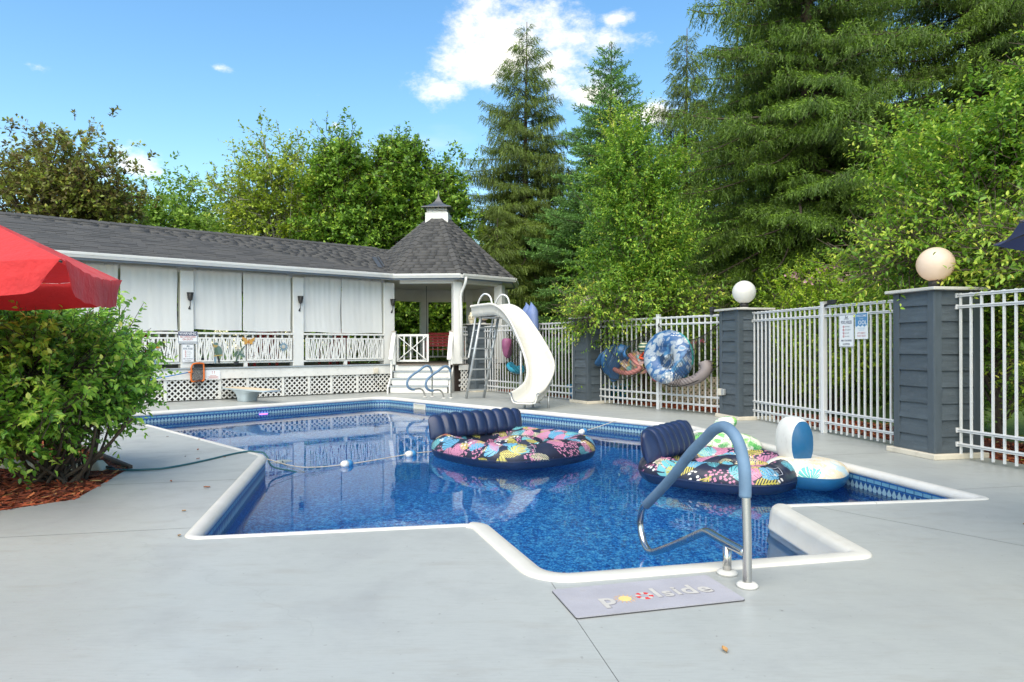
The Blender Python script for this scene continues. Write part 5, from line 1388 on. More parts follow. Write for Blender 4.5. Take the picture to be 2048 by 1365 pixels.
# green inflatable animal-shaped float behind the rail
gm = tropic_mat('green_leaf_print_vinyl', (.62, .64, .54), [(0, (.10, .42, .10)), (.4, (.60, .62, .50)), (.55, (.05, .30, .09)), (.75, (.30, .55, .12)), (.88, (.66, .66, .58))], -5, 8)
t = thing('green_float', 'green and white inflatable float with a raised head and white handle behind the tropical float', 'pool float', (2.75, 9.05, ZW), 'inflatable floats in the pool')
gf = Fr(2.72, 8.95, 100)
mb = MB(); mb.tube(catmull([gf(-.62, .1, ZW + .10), gf(-.40, .08, ZW + .17), gf(-.1, .02, ZW + .20), gf(.25, -.04, ZW + .19), gf(.5, -.1, ZW + .15)], 6), [.05 + .15 * math.sin(math.pi * min(1, (k + 1.5) / 27)) ** .6 for k in range(25)], 16); mb.build('body', gm, t, smooth=True)
mb = MB(); mb.tube(catmull([gf(-.02, .0, ZW + .22), gf(-.0, -.02, ZW + .36), gf(.04, -.02, ZW + .45), gf(.13, .0, ZW + .50), gf(.2, .02, ZW + .48)], 5), [.07, .085, .095, .10, .105, .105, .105, .11, .115, .12, .12, .115, .11, .10, .095, .09, .085, .08, .07, .06, .04], 14); mb.build('head', gm, t, smooth=True)
mb = MB(); mb.tube(catmull([gf(-.36, .16, ZW + .30), gf(-.35, .17, ZW + .38), gf(-.22, .17, ZW + .40), gf(-.17, .16, ZW + .32)], 5), .016, 8); mb.build('handle', WVIN, t, smooth=True)

# ------------------------------------------------------------------ slide
sl_ = thing('pool_slide', 'cream white pool slide with a grey ladder curving down to the water', 'slide', (0, 15.4, 0))
FIB = M('cream_fibreglass', (.60, .58, .52), .28, .05, 2, .03, 12, dirt=.2, dcol=(.55, .5, .42), coat=.3)
path = catmull([(-.80, 16.98, 2.06), (-.50, 16.66, 2.08), (-.20, 16.33, 2.06), (.08, 15.97, 1.84), (.33, 15.60, 1.42), (.53, 15.22, .98), (.62, 14.86, .64), (.56, 14.50, .38), (.41, 14.18, .22), (.24, 13.88, .16)], 7)
np_ = len(path)
def cross(i):
    a = path[max(0, i - 2)]; b = path[min(np_ - 1, i + 2)]; d = b - a; c_ = Vector((-d.y, d.x, 0)).normalized()   # to the left of travel
    return c_
SP = [(-.335, .20), (-.335, .235), (-.315, .255), (-.285, .25), (-.27, .22), (-.255, .10), (-.22, .03), (-.15, .0), (0, -.012), (.15, .0), (.22, .03), (.255, .10), (.27, .22), (.285, .25), (.315, .255), (.335, .235), (.335, .20), (.30, .19), (.285, .06), (.25, -.02), (.16, -.045), (0, -.05), (-.16, -.045), (-.25, -.02), (-.285, .06), (-.30, .19)]
mb = MB(); vs_ = []
for i in range(np_):
    c_ = cross(i); k = .93 + (.13 * max(0, (i - np_ + 10) / 10)) ; bank = .07 * math.sin(max(0, min(1, (i - 25) / 30)) * math.pi)
    hs = 1.0 if i < np_ - 12 else 1 - .25 * (i - np_ + 12) / 12
    for (o_, z) in SP: vs_.append(path[i] + c_ * o_ * k + Vector((0, 0, z * hs + bank * o_ / .3)))
K = len(SP)
mb.add(vs_, [(i * K + j, i * K + (j + 1) % K, (i + 1) * K + (j + 1) % K, (i + 1) * K + j) for i in range(np_ - 1) for j in range(K)] + [tuple(range(K)), tuple(reversed(range((np_ - 1) * K, np_ * K)))])
mb.build('flume', FIB, sl_, smooth=True)
def sp(n_, pts, r_, mat=GALV, seg=10, sm=True):
    mb = MB(); mb.tube(pts, r_, seg); return mb.build(n_, mat, sl_, smooth=sm)
LA, LB, TA, TB = Vector((-1.15, 17.03, 0)), Vector((-.72, 17.30, 0)), Vector((-.76, 16.76, 2.02)), Vector((-.34, 17.03, 2.02))
sp('ladder_stile', [LA, TA], .034); sp('ladder_stile', [LB, TB], .034)
for k in range(7):
    f = .075 + .128 * k + .03; a = LA.lerp(TA, f); b = LB.lerp(TB, f); mb = MB(); mb.bar(a, b, .085, .035); mb.build('rung', GALV, sl_, bevel=.006)
mb = MB(); c0 = (TA + TB) / 2
mb.prism([(TA.x - .02, TA.y + .02), (TB.x - .02, TB.y + .02), (TB.x + .38, TB.y - .42), (TA.x + .38, TA.y - .42)], 1.985, 2.005); mb.build('platform_plate', GALV, sl_, bevel=.004)
for (A_, T_) in ((LA, TA), (LB, TB)):
    o_ = (Vector((-.13, .13, 0)))
    tp = T_ + Vector((.02, -.02, .02))
    sp('handrail', catmull([A_.lerp(T_, .52) + o_ * .9 + Vector((-.02, .02, -.03)), A_.lerp(T_, .55) + o_, A_.lerp(T_, .85) + o_, T_ + o_ + Vector((.03, -.03, .22)), T_ + Vector((-.02, .02, .46)), T_ + Vector((.10, -.10, .56)), T_ + Vector((.24, -.24, .47)), T_ + Vector((.30, -.30, .18))], 7), .021, M_RAILW if 'M_RAILW' in globals() else FENCE)
    for f in (.62, .84): sp('rail_stay', [A_.lerp(T_, f), A_.lerp(T_, f) + o_], .012, GALV, 8)
for p, z in (((.26, 14.36), .16), ((.76, 14.32), .25), ((.44, 14.62), .3), ((.20, 15.28), 1.2)): sp('support_leg', [Vector((*p, 0)), Vector((*p, z))], .024)
sp('support_leg', [Vector((.62, 15.55, 0)), Vector((.40, 15.50, 1.25))], .026)

# ------------------------------------------------------------------ diving board
db = thing('diving_board', 'low diving board with a flared grey base and sand coloured top by the lattice', 'diving board', (-6.35, 16.4, 0))
df = Fr(-6.33, 16.38, 131)
BASEG = M('pale_blue_grey_fibreglass', (.36, .43, .47), .4, .1, 3, .05, dirt=.2); SAND = M('sand_grip_top', (.60, .48, .34), .85, .12, 8, .5, 90)
mb = MB(); pr_ = [(.20, .17, 0), (.21, .18, .02), (.24, .185, .12), (.36, .20, .22), (.50, .22, .255), (.50, .22, .268)]
for (a, b, z) in pr_:
    for x, y in rrect(2, 2, .5, 4): mb.v.append(df(x * a - .05, y * b, z))
n = 20
for i in range(len(pr_) - 1):
    for k in range(20): mb.f.append((i * 20 + k, (i + 1) * 20 + k, (i + 1) * 20 + (k + 1) % 20, i * 20 + (k + 1) % 20)); mb.mi.append(0)
mb.f.append(tuple(range(20))); mb.f.append(tuple(reversed(range(100, 120)))); mb.mi += [0, 0]
mb.build('base', BASEG, db, smooth=True)
mb = MB(); pl_ = [(x * 1.03 + .10, y) for x, y in rrect(2, .47, .12, 5)]; n = len(pl_)
mb.add([df(x, y, .271) for x, y in pl_] + [df(x, y, .31) for x, y in pl_], [tuple(range(n)), tuple(reversed(range(n, 2 * n)))] + [(i, n + i, n + (i + 1) % n, (i + 1) % n) for i in range(n)]); bo = mb.build('board', BASEG, db, bevel=.006)
mb = MB(); pl_ = [(x * 1.0 + .10, y) for x, y in rrect(2, .42, .10, 5)]
mb.add([df(x, y, .311) for x, y in pl_] + [df(x, y, .315) for x, y in pl_], [tuple(range(n)), tuple(reversed(range(n, 2 * n)))] + [(i, n + i, n + (i + 1) % n, (i + 1) % n) for i in range(n)]); mb.build('grip_top', SAND, bo)

# ------------------------------------------------------------------ skimmer face, pool light, rope, cleaner
wf = Fr(-3.36 - .0883 * .73, 17.86 - .0883 * .68, 136.9)   # d towards the pool
skm = thing('pool_skimmer', 'white square skimmer opening in the pool wall below the slide rails', 'skimmer', wf(1.75, .02, -.2))
for (a, b, c_, e_) in ((1.50, 1.98, -.105, -.085), (1.50, 1.98, -.36, -.335), (1.50, 1.535, -.335, -.105), (1.945, 1.98, -.335, -.105)):
    mb = MB(); mb.box(a, b, .0, .022, c_, e_, wf); mb.build('face_frame', VINYL, skm, bevel=.004)
mb = MB(); mb.box(1.535, 1.945, .002, .006, -.335, -.105, wf); mb.build('weir_door', M('beige_weir', (.55, .53, .44), .4, .1), skm)
wb = Fr(-7.86, 13.20, 44.0)
plt = thing('pool_light', 'small violet glowing pool light at the waterline below the diving board', 'light', (-5.55, 15.5, -.25))
def em_mat(name, col, st):
    t = NT(name); e = t.n('ShaderNodeEmission'); e.inputs[0].default_value = (*col, 1); e.inputs[1].default_value = st; return t.done(e.outputs[0])
pc = Vector((-5.62, 15.40, -.206)); nn_ = Vector((.72, -.695, 0))
mb = MB(); mb.bar(pc + nn_ * .02 + Vector((-.065, -.067, -.0)), pc + nn_ * .02 + Vector((.065, .067, -.0)), .02, .012); mb.build('lens', em_mat('violet_led', (.22, .06, 1.0), 6.0), plt)
mb = MB(); mb.bar(pc + nn_ * .005 + Vector((-.12, -.124, 0)), pc + nn_ * .005 + Vector((.12, .124, 0)), .012, .02); mb.build('bezel', TEALB, plt)
ROPE = M('dirty_white_rope', (.50, .44, .36), .9, .2, 20, .5)
rp = thing('safety_rope', 'white safety rope with blue and white buoys stretched across the pool', 'rope', (-3.0, 8.12, 0))
rpts = catmull([(-2.93, 8.14, -.035), (-2.55, 8.32, -.165), (-2.05, 8.70, -.188), (-1.42, 9.40, -.18), (-.9, 9.9, -.19), (.1, 10.7, -.2), (.95, 11.35, -.19), (1.22, 11.62, -.15), (1.55, 11.9, -.09), (1.86, 12.18, -.03)], 10)
mb = MB(); mb.tube(rpts, .0065, 8); mb.build('cord', ROPE, rp, smooth=True)
def buoy(p, d, label):
    d = Vector(d).normalized(); p = Vector(p); t = thing('rope_buoy', label, 'buoy', p, 'buoys on the safety rope')
    prof = [(-.085, .014), (-.08, .032), (-.05, .045), (-.004, .048)]
    for sg, mt in ((1, WVIN), (-1, M_BUOYB)):
        pts = [p + d * (-x * sg) for x, r_ in prof]; mb = MB(); mb.tube(pts, [r_ for x, r_ in prof], 16); mb.build('half', mt, t, smooth=True)
M_BUOYB = M('buoy_blue', (.03, .20, .42), .35)
buoy((-2.10, 8.66, -.185), (.7, -.7, 0) if False else (-.6, -.75, 0), 'white and blue rope buoy alone in open water')
buoy((-1.40, 9.42, -.18), (-.7, -.7, 0), 'white and blue rope buoy touching the left of the big float')
buoy((1.20, 11.60, -.15), (-.72, -.68, -.2), 'white and blue rope buoy right of the big float near the far wall')
rc = thing('pool_cleaner', 'white pool cleaner resting under the water by the left end of the pool', 'pool cleaner', (-2.75, 9.1, -.95))
mb = MB(); mb.hexa([(-3.36, 9.50, -.76), (-3.14, 9.42, -.76), (-3.05, 9.62, -.76), (-3.27, 9.70, -.76), (-3.31, 9.53, -.62), (-3.17, 9.48, -.66), (-3.12, 9.60, -.66), (-3.24, 9.65, -.62)]); mb.build('shell', WVIN, rc, bevel=.04)
mb = MB(); mb.bar((-3.36, 9.49, -.745), (-3.13, 9.40, -.745), .05, .05); mb.build('brush_roller', TREADG, rc, bevel=.02)
# cable from the power unit into the pool
TEALC = M('teal_cable', (.02, .10, .12), .45, .1)
cb = thing('cleaner_cable', 'dark teal cable running from the mulch bed across the deck into the pool', 'cable', (-4.0, 7.2, 0))
mb = MB(); mb.tube(catmull([(-4.36, 7.30, .012), (-4.22, 7.22, .012), (-4.04, 7.19, .011), (-3.85, 7.22, .011), (-3.69, 7.32, .011), (-3.52, 7.72, .011), (-3.38, 8.24, .011), (-3.26, 8.42, .015), (-3.10, 8.30, .026), (-3.0, 8.22, .03), (-2.93, 8.17, -.02), (-2.86, 8.16, -.13), (-2.62, 8.25, -.21), (-2.55, 8.35, -.30), (-2.95, 8.9, -.42), (-3.2, 9.5, -.64)], 8), .011, 8); mb.build('cable', TEALC, cb, smooth=True)
pu = thing('power_unit', 'cream wedge shaped power unit lying on the red mulch', 'power unit', (-4.5, 7.3, 0))
mb = MB(); pf = Fr(-4.52, 7.30, 98); mb.hexa([pf(-.22, -.11, .0), pf(.22, -.06, .0), pf(.22, .10, .0), pf(-.22, .12, .0), pf(-.20, -.09, .05), pf(.12, -.05, .10), pf(.12, .06, .10), pf(-.20, .09, .05)]); mb.build('case', CREAM, pu, bevel=.02)
mb = MB(); mb.tube([pf(.2, 0, .03), pf(.30, .02, .02)], .014, 8); mb.build('plug', BLACKP, pu, smooth=True)
sp_ = thing('path_stake', 'thin brown stake standing in the mulch beside the power unit', 'stake', (-4.62, 7.35, 0)); mb = MB(); mb.tube([(-4.63, 7.36, -.01), (-4.60, 7.38, .36)], .008, 6); mb.build('rod', TIMBER, sp_)
ld = thing('skimmer_lid', 'flat white rectangular cover lying in the deck behind the shrub', 'lid', (-6.24, 10.88, 0))
mb = MB(); mb.prism([(-6.44, 10.92), (-6.22, 11.09), (-6.05, 10.86), (-6.27, 10.68)], .003, .012); mb.build('plate', VINYL, ld, bevel=.003)
lg = thing('bed_log', 'grey weathered log at the left edge of the mulch bed', 'log', (-5.2, 7.2, 0)); mb = MB(); mb.tube(catmull([(-5.9, 7.55, .05), (-5.4, 7.3, .06), (-4.98, 7.2, .05)], 5), .055, 10); mb.build('wood', STONE, lg, smooth=True)

# ------------------------------------------------------------------ storage nets and their contents
BLUET = M('blue_vinyl_sheet', (.012, .085, .21), .35, .25, 3, .3, 14, bdist=.03); PINKB = M('faded_coral_vinyl', (.42, .16, .14), .5, .2); TANV = M('dusty_mauve_vinyl', (.22, .185, .18), .5, .15, 4, .3, 10)
def fold_sheet(label, fr, fn, mat, name, cat, loc):
    t = thing(name, label, cat, loc); mb = MB(); mb.grid(fn, 44, 22); o = mb.build('sheet', mat, t, smooth=True); sd_ = o.modifiers.new('thick', 'SOLIDIFY'); sd_.thickness = .012; return t
dq = .29
def tarp(a, b):
    s = .16 + 1.0 * a + .18 * (b - .5) * (a - .5); top = 1.05 + .28 * math.sin(min(1, a * 2.6) * 1.57) - .02 * a
    bot = .86 - .36 * math.exp(-((a - .42) / .22) ** 2) - .0 * a + .12 * a * (a > .6)
    z = top + (bot - top) * b
    return F23(s, .11 + .13 * math.sin(b * math.pi) ** .8 + .055 * math.sin(a * 26 + b * 3) + .03 * math.sin(a * 11 - b * 5), z + .02 * math.sin(a * 19))
fold_sheet('crumpled blue vinyl sheet hanging in the left storage net on the fence', F23, tarp, BLUET, 'blue_sheet', 'pool float', F23(.6, .15, .9))
FLOR = tropic_mat('faded_floral_vinyl', (.34, .25, .20), [(0, (.50, .30, .28)), (.3, (.10, .34, .34)), (.55, (.62, .40, .12)), (.75, (.52, .20, .22)), (.88, (.5, .46, .4))], -5, 7)
def deflated(a, b):
    s = .78 + .80 * a; zt = 1.22 - .35 * abs(a - .6); zb = .72 + .12 * (a - .5) ** 2
    return F23(s, .10 + .10 * math.sin(b * math.pi) + .03 * math.sin(a * 17 + b * 9), zb + (zt - zb) * b + .02 * math.sin(a * 13))
fold_sheet('deflated floral float tucked into the left storage net', F23, deflated, FLOR, 'floral_float', 'pool float', F23(1.2, .12, .8))
t = thing('coral_tube', 'faded coral inflatable tube lying in the bottom of the left net', 'pool float', F23(1.2, .15, .75)); mb = MB(); mb.tube(catmull([F23(.70, .2, .80), F23(.95, .24, .74), F23(1.25, .24, .74), F23(1.48, .2, .84), F23(1.36, .2, .96), F23(1.18, .2, 1.12)], 6), [.05] * 31, 12); mb.build('tube', PINKB, t, smooth=True)
t = thing('striped_ball', 'dark green and cream striped ball in the left net', 'ball', F23(1.56, .16, 1.27)); mb = MB(); c = F23(1.56, .16, 1.27)
mb.lathe([(max(.002, .115 * math.sin(math.pi * k / 14)), -.115 * math.cos(math.pi * k / 14)) for k in range(15)], c, 20); 
for i, f in enumerate(mb.f): mb.mi[i] = (i // 20) % 3 % 2 if i < 280 else 0
mb.build('ball', [M('ball_green', (.03, .09, .06), .4), M('ball_cream', (.5, .46, .32), .4)], t, smooth=True)
t = thing('orange_ring', 'bright orange ring toy below the striped ball', 'toy', F23(1.58, .16, 1.1)); mb = MB(); mb.tube([F23(1.58 + .10 * math.cos(a), .18 + .03 * math.sin(a * 2), 1.10 + .055 * math.sin(a) + .02 * math.cos(a)) for a in [k * .3927 for k in range(16)]], .028, 8, closed=True); mb.build('ring', M('orange_vinyl', (.62, .07, .02), .4), t, smooth=True)
# big round blue and white float in the right net
RINGM = tropic_mat('blue_white_leaf_vinyl', (.018, .085, .22), [(0, (.34, .38, .42)), (.35, (.02, .09, .24)), (.55, (.36, .40, .42)), (.8, (.06, .19, .34))], -5, 6.0)
t = thing('round_float', 'round blue and white leaf print float with teal rim in the right storage net', 'pool float', F23(2.36, .25, 1.07))
cx_, cz_ = 2.36, 1.08
tl_ = R(38)
def ringp(a, b, ro=.36, tr_=.19):
    A = 2 * math.pi * a; q = 2 * math.pi * b; rr = ro + tr_ * math.cos(q); x = rr * math.cos(A) * 1.05; y = rr * math.sin(A) * .92; w_ = tr_ * .9 * math.sin(q)
    X = x * math.cos(tl_) + y * math.sin(tl_); Z = -x * math.sin(tl_) + y * math.cos(tl_)
    return F23(cx_ + X, .30 + w_ - Z * .18 + X * -.12, cz_ + Z)
mb = MB(); mb.grid(ringp, 56, 18, True, True)
for i, f in enumerate(mb.f): mb.mi[i] = 1 if (i % 18) in (13, 14, 15, 16, 17) and 4 <= i // 18 <= 60 and (i % 18) > 14 else 0
mb.build('ring', [RINGM, M('teal_vinyl', (.02, .38, .36), .35)], t, smooth=True)
def disc(a, b): A = 2 * math.pi * a; return F23(cx_ + .36 * b * math.cos(A), .36 + .04 * math.cos(b * 9) * (1 - b), cz_ + .33 * b * math.sin(A))
mb = MB(); mb.grid(disc, 32, 6, True, False); mb.build('centre', RINGM, t, smooth=True)
def check_mat():
    t = NT('red_check_cloth'); ck = t.n('ShaderNodeTexChecker'); ck.inputs['Scale'].default_value = 9; ck.inputs['Color1'].default_value = (.42, .06, .07, 1); ck.inputs['Color2'].default_value = (.5, .46, .38, 1)
    m_ = t.n('ShaderNodeMapping'); m_.inputs['Rotation'].default_value = (.5, .6, .6); t.l(t.pos(), m_.inputs[0]); t.l(m_.outputs[0], ck.inputs['Vector']); return t.done(t.pr(ck.outputs[0], .8))
def checkf(a, b): s = 1.83 + .75 * a; return F23(s, .14 + .12 * math.sin(b * 3.1) + .02 * math.sin(a * 14), .82 - .28 * a + (-.26 + .18 * a) * b * (1 - .3 * a) + .03)
fold_sheet('red and cream checked float under the round float in the right net', F23, checkf, check_mat(), 'checked_float', 'pool float', F23(2.1, .2, .7))
t = thing('mauve_float', 'dusty mauve inflatable tube curled round the right net', 'pool float', F23(2.9, .2, .75)); mb = MB(); pts = catmull([F23(2.10, .42, .98), F23(2.08, .44, .80), F23(2.35, .42, .66), F23(2.75, .36, .60), F23(3.05, .28, .68), F23(3.22, .22, .84), F23(3.18, .2, .98)], 7); mb.tube(pts, [.045 + .085 * (k / (len(pts) - 1)) ** 1.3 for k in range(len(pts))], 14); mb.build('tube', TANV, t, smooth=True)
ROPB = M('black_cord', (.012, .012, .013), .7)
def storage_net(label, s0, s1, fr, ztop, zlow, depth):
    t = thing('storage_net', label, 'net', fr((s0 + s1) / 2, .1, zlow), 'black storage nets on the fence')
    def np2(a, b):
        s = s0 + (s1 - s0) * a; env = math.sin(a * math.pi) ** .6
        top = ztop - .30 * math.sin(a * math.pi) - .05
        z = top + ((zlow + .45 * (1 - env)) - top) * b
        return fr(s, .06 + depth * env * math.sin(min(1, b * 1.15) * math.pi * .62) ** .8, z)
    mb = MB(); na, nb = 26, 18
    for i in range(na):
        for sg in (1, -1):
            pts = []
            for k in range(nb + 1):
                a = i / (na - 1) + sg * k / nb * .45
                if 0 <= a <= 1: pts.append(np2(a, k / nb))
            if len(pts) > 2: mb.tube(pts, .0042, 3, caps=False)
    mb.build('mesh', ROPB, t)
    mb = MB(); mb.tube([np2(k / 20, 0) for k in range(21)], .008, 6); mb.tube([np2(k / 20, 1) for k in range(21)], .009, 6)
    mb.tube([fr(s0, .03, ztop), np2(0, 0)], .010, 6); mb.tube([fr(s1, .03, ztop), np2(1, 0)], .010, 6); mb.tube([np2(.02, .3), np2(.5, .45), np2(.98, .25)], .006, 6); mb.build('edge_cord', ROPB, t, smooth=True)
storage_net('black mesh storage net holding the blue sheet, floral float and ball', .10, 1.75, F23, 1.74, .58, .30)
storage_net('black mesh storage net holding the round float and the mauve tube', 1.86, 3.42, F23, 1.76, .52, .42)
# floats hung behind the slide
BLF = M('faded_blue_vinyl', (.13, .19, .38), .5, .15, 4, .3, 8, dirt=.3, dcol=(.2, .24, .36))
t = thing('folded_blue_float', 'faded blue folded lounger hanging on the fence behind the slide', 'pool float', F34(2.75, .1, 1.3))
def bl(a, b, w0, o0):
    A = 2 * math.pi * a; z = 1.02 + 1.36 * b; fat = math.sin(min(1, (1 - b) * 5) * 1.57) * (.55 + .45 * b)
    return F34(2.42 + o0 + .35 * (1 - b) + w0 * fat * math.cos(A), .18 + .16 * fat * math.sin(A) + .1 * (1 - b), z + .06 * math.cos(A) * b)
for o0, w0 in ((-.06, .24), (.16, .22)):
    mb = MB(); mb.grid(lambda a, b: bl(a, b, w0, o0), 24, 20, True, False); mb.build('panel', BLF, t, smooth=True)
t = thing('pink_float', 'dark pink deflated float in a net behind the slide ladder', 'pool float', F34(1.4, .15, 1.3)); mb = MB(); mb.tube(catmull([F34(1.42, .15, 1.50), F34(1.44, .17, 1.35), F34(1.46, .17, 1.15), F34(1.48, .15, .98)], 6), [.09, .12, .13, .135, .14, .14, .14, .14, .14, .135, .13, .13, .12, .12, .11, .10, .08, .06, .04], 14); mb.build('tube', M('plum_vinyl', (.26, .07, .16), .45, .2), t, smooth=True)
t = thing('turquoise_float', 'turquoise deflated float low in the net behind the slide', 'pool float', F34(1.9, .15, .65)); mb = MB(); mb.tube(catmull([F34(1.58, .16, .80), F34(1.75, .2, .72), F34(2.0, .2, .68), F34(2.2, .18, .72)], 6), [.07] + [.11] * 16 + [.1, .06], 14); mb.build('tube', M('turquoise_vinyl', (.015, .33, .48), .4, .2), t, smooth=True)
storage_net('black mesh storage net half hidden behind the slide', 1.25, 2.9, F34, 1.72, .55, .26)
# blue paddling pool and garden lattice behind the fence
bp = thing('paddling_pool', 'bright blue plastic paddling pool on the lawn behind the fence', 'paddling pool', (2.35, 17.2, -.03))
mb = MB(); mb.lathe([(.85, 0), (.9, .10), (.92, .30), (.98, .32), (.96, .35), (.90, .34), (.86, .12), (.8, .05)], (2.35, 17.2, -.03), 40); mb.build('tub', M('bright_blue_plastic', (.02, .28, .52), .4), bp, smooth=True)
gl_ = thing('garden_lattice', 'weathered cream lattice panel on the lawn behind the storage nets', 'lattice', (4.3, 15.0, 0))
lf = Fr(2.35, 16.75, 133)
lattice_panel(0, 2.9, 0.0, .62, lf, 0, 'laths', M('old_cream_wood', (.42, .37, .28), .8, .2, dirt=.6), .11, .045, gl_)

# ------------------------------------------------------------------ umbrellas
REDF = M('red_umbrella_canvas', (.70, .035, .04), .75, .14, 2.2, .6, 5, trans=.30, bdist=.05, sheen=.15); NAVF = M('navy_umbrella_canvas', (.035, .05, .13), .8, .1, 3, .3, 8, trans=.2)
def square_umbrella():
    A_, B_ = Vector((-3.14, 4.76, 1.92)), Vector((-3.60, 6.27, 1.92)); e1 = (B_ - A_); n1 = Vector((-e1.y, e1.x, 0)).normalized() * 1.95
    C_, D_ = A_ + n1, B_ + n1; apex = (A_ + B_ + C_ + D_) / 4 + Vector((0, 0, .50)); ctr = Vector((apex.x, apex.y, 0))
    t = thing('red_umbrella', 'red square market umbrella with loose valance flaps at the left edge', 'umbrella', ctr)
    cor = [A_, B_, D_, C_]
    for i in range(4):
        a, b = cor[i], cor[(i + 1) % 4]
        def cv(u, v):
            p = apex.lerp(a.lerp(b, u), v); sag_ = math.sin(u * math.pi) * (.055 * v + .03 * math.sin(v * math.pi))
            wr = .006 * math.sin(u * 40 + i) * v ** 3 * math.sin(u * math.pi)
            return p + Vector((0, 0, -sag_ + wr))
        mb = MB(); mb.grid(cv, 28, 16); mb.build('canopy_panel', REDF, t, smooth=True)
        dn = (b - a).normalized(); no = Vector((dn.y, -dn.x, 0))
        if (a + no - ctr).length < (a - no - ctr).length: no = -no
        def va(u, v):
            e_ = .035; s_ = u
            top = Vector(cv(min(1, max(0, s_)), 1.0)); rc_ = min(1, min(s_, 1 - s_) * 9)
            hgt = .235 * (.55 + .45 * math.sin(rc_ * 1.57)) if rc_ < 1 else .235
            cut = (1 - math.sin(rc_ * 1.57)) * v * .09 * (1 if s_ < .5 else -1)
            return top + dn * cut + Vector((0, 0, -hgt * v)) + no * (.02 + .012 * math.sin(s_ * 17 + i * 2) * v + .035 * v * math.sin(s_ * 5 + i) * .5)
        mb = MB(); mb.grid(va, 40, 9); o = mb.build('valance', REDF, t, smooth=True)
        mb = MB(); mb.tube([apex + Vector((0, 0, -.04)), cor[i] + Vector((0, 0, -.02))], .010, 6); mb.build('rib', M_UMBW, t)
        mb = MB(); mb.tube([Vector((ctr.x, ctr.y, 1.75)), apex.lerp(cor[i], .55) + Vector((0, 0, -.04))], .008, 6); mb.build('strut', M_UMBW, t)
    mb = MB(); mb.tube([ctr, apex + Vector((0, 0, .06))], .022, 12); mb.build('pole', M_UMBW, t, smooth=True)
    mb = MB(); mb.lathe([(.24, 0), (.25, .03), (.20, .06), (.05, .08), (.04, .22)], ctr, 24); mb.build('base', BLACKP, t, smooth=True)
M_UMBW = M('dark_umbrella_pole', (.05, .045, .04), .5)
square_umbrella()
nu = thing('navy_umbrella', 'navy blue parasol tip poking in at the right edge', 'umbrella', (4.25, 3.75, 0))
apx = Vector((4.25, 3.75, 2.42)); tips = [Vector((4.25 + 1.36 * math.sin(R(276 + 45 * k)), 3.75 + 1.36 * math.cos(R(276 + 45 * k)), 2.0)) for k in range(8)]
for k in range(8):
    a, b = tips[k], tips[(k + 1) % 8]
    mb = MB(); mb.grid(lambda u, v: apx.lerp(a.lerp(b, u), v) + Vector((0, 0, -.04 * math.sin(u * math.pi) * v + .03 * math.sin(v * math.pi))), 10, 8); mb.build('canopy_panel', NAVF, nu, smooth=True)
    mb = MB(); mb.tube([apx, a], .009, 6); mb.build('rib', M_UMBW, nu)
mb = MB(); mb.tube([(4.25, 3.75, 0), (4.25, 3.75, 2.6)], .02, 10); mb.build('pole', M_UMBW, nu, smooth=True)
mb = MB(); mb.lathe([(.24, 0), (.25, .03), (.20, .06), (.05, .08), (.04, .22)], (4.25, 3.75, 0), 24); mb.build('base', BLACKP, nu, smooth=True)
# fallen leaves on the deck
FALL = [M('dry_leaf_%s' % n_, c_, .7, .2) for n_, c_ in (('rust', (.30, .10, .035)), ('tan', (.38, .22, .09)), ('brown', (.11, .06, .04)))]
spots = [(-2.29, 4.69), (-2.82, 6.3), (-3.65, 7.93), (-3.39, 8.04), (-3.97, 8.62), (-3.88, 8.1), (-3.31, 8.31), (-2.6, 5.4), (-3.3, 6.6), (-4.4, 9.6), (-5.0, 9.9), (3.7, 4.9), (0.9, 2.9)]
words = ['curled rust leaf', 'small tan leaf', 'tiny brown leaf']
where = ['at the near left corner of the pool', 'halfway up the deck left of the pool', 'beside the teal cable, nearest the mulch', 'just below the teal cable near the pool corner', 'up the deck above the teal cable', 'left of the cable bend', 'on the cable by the pool corner', 'left of the white end coping', 'near the tip of the mulch bed', 'far up the left deck strip', 'beside the flat white cover', 'near the right pool corner', 'in front of the doormat']
for i, (x, y) in enumerate(spots):
    r_ = random.Random(i); k = r_.randrange(3); a = r_.uniform(0, 6.3); sz = r_.uniform(.014, .032) * (1 if k != 2 else .7)
    t = thing('fallen_leaf', words[k] + ' ' + where[i], 'leaf', (x, y, .001), 'fallen leaves on the deck')
    mb = MB(); mb.grid(lambda u, v: (x + math.cos(a) * (u - .5) * 2 * sz - math.sin(a) * (v - .5) * sz * 1.1 * math.sin(u * math.pi) , y + math.sin(a) * (u - .5) * 2 * sz + math.cos(a) * (v - .5) * sz * 1.1 * math.sin(u * math.pi), .004 + .35 * sz * (abs(v - .5) * 2) ** 2 + .2 * sz * u), 6, 4); mb.build('blade', FALL[k], t, smooth=True)
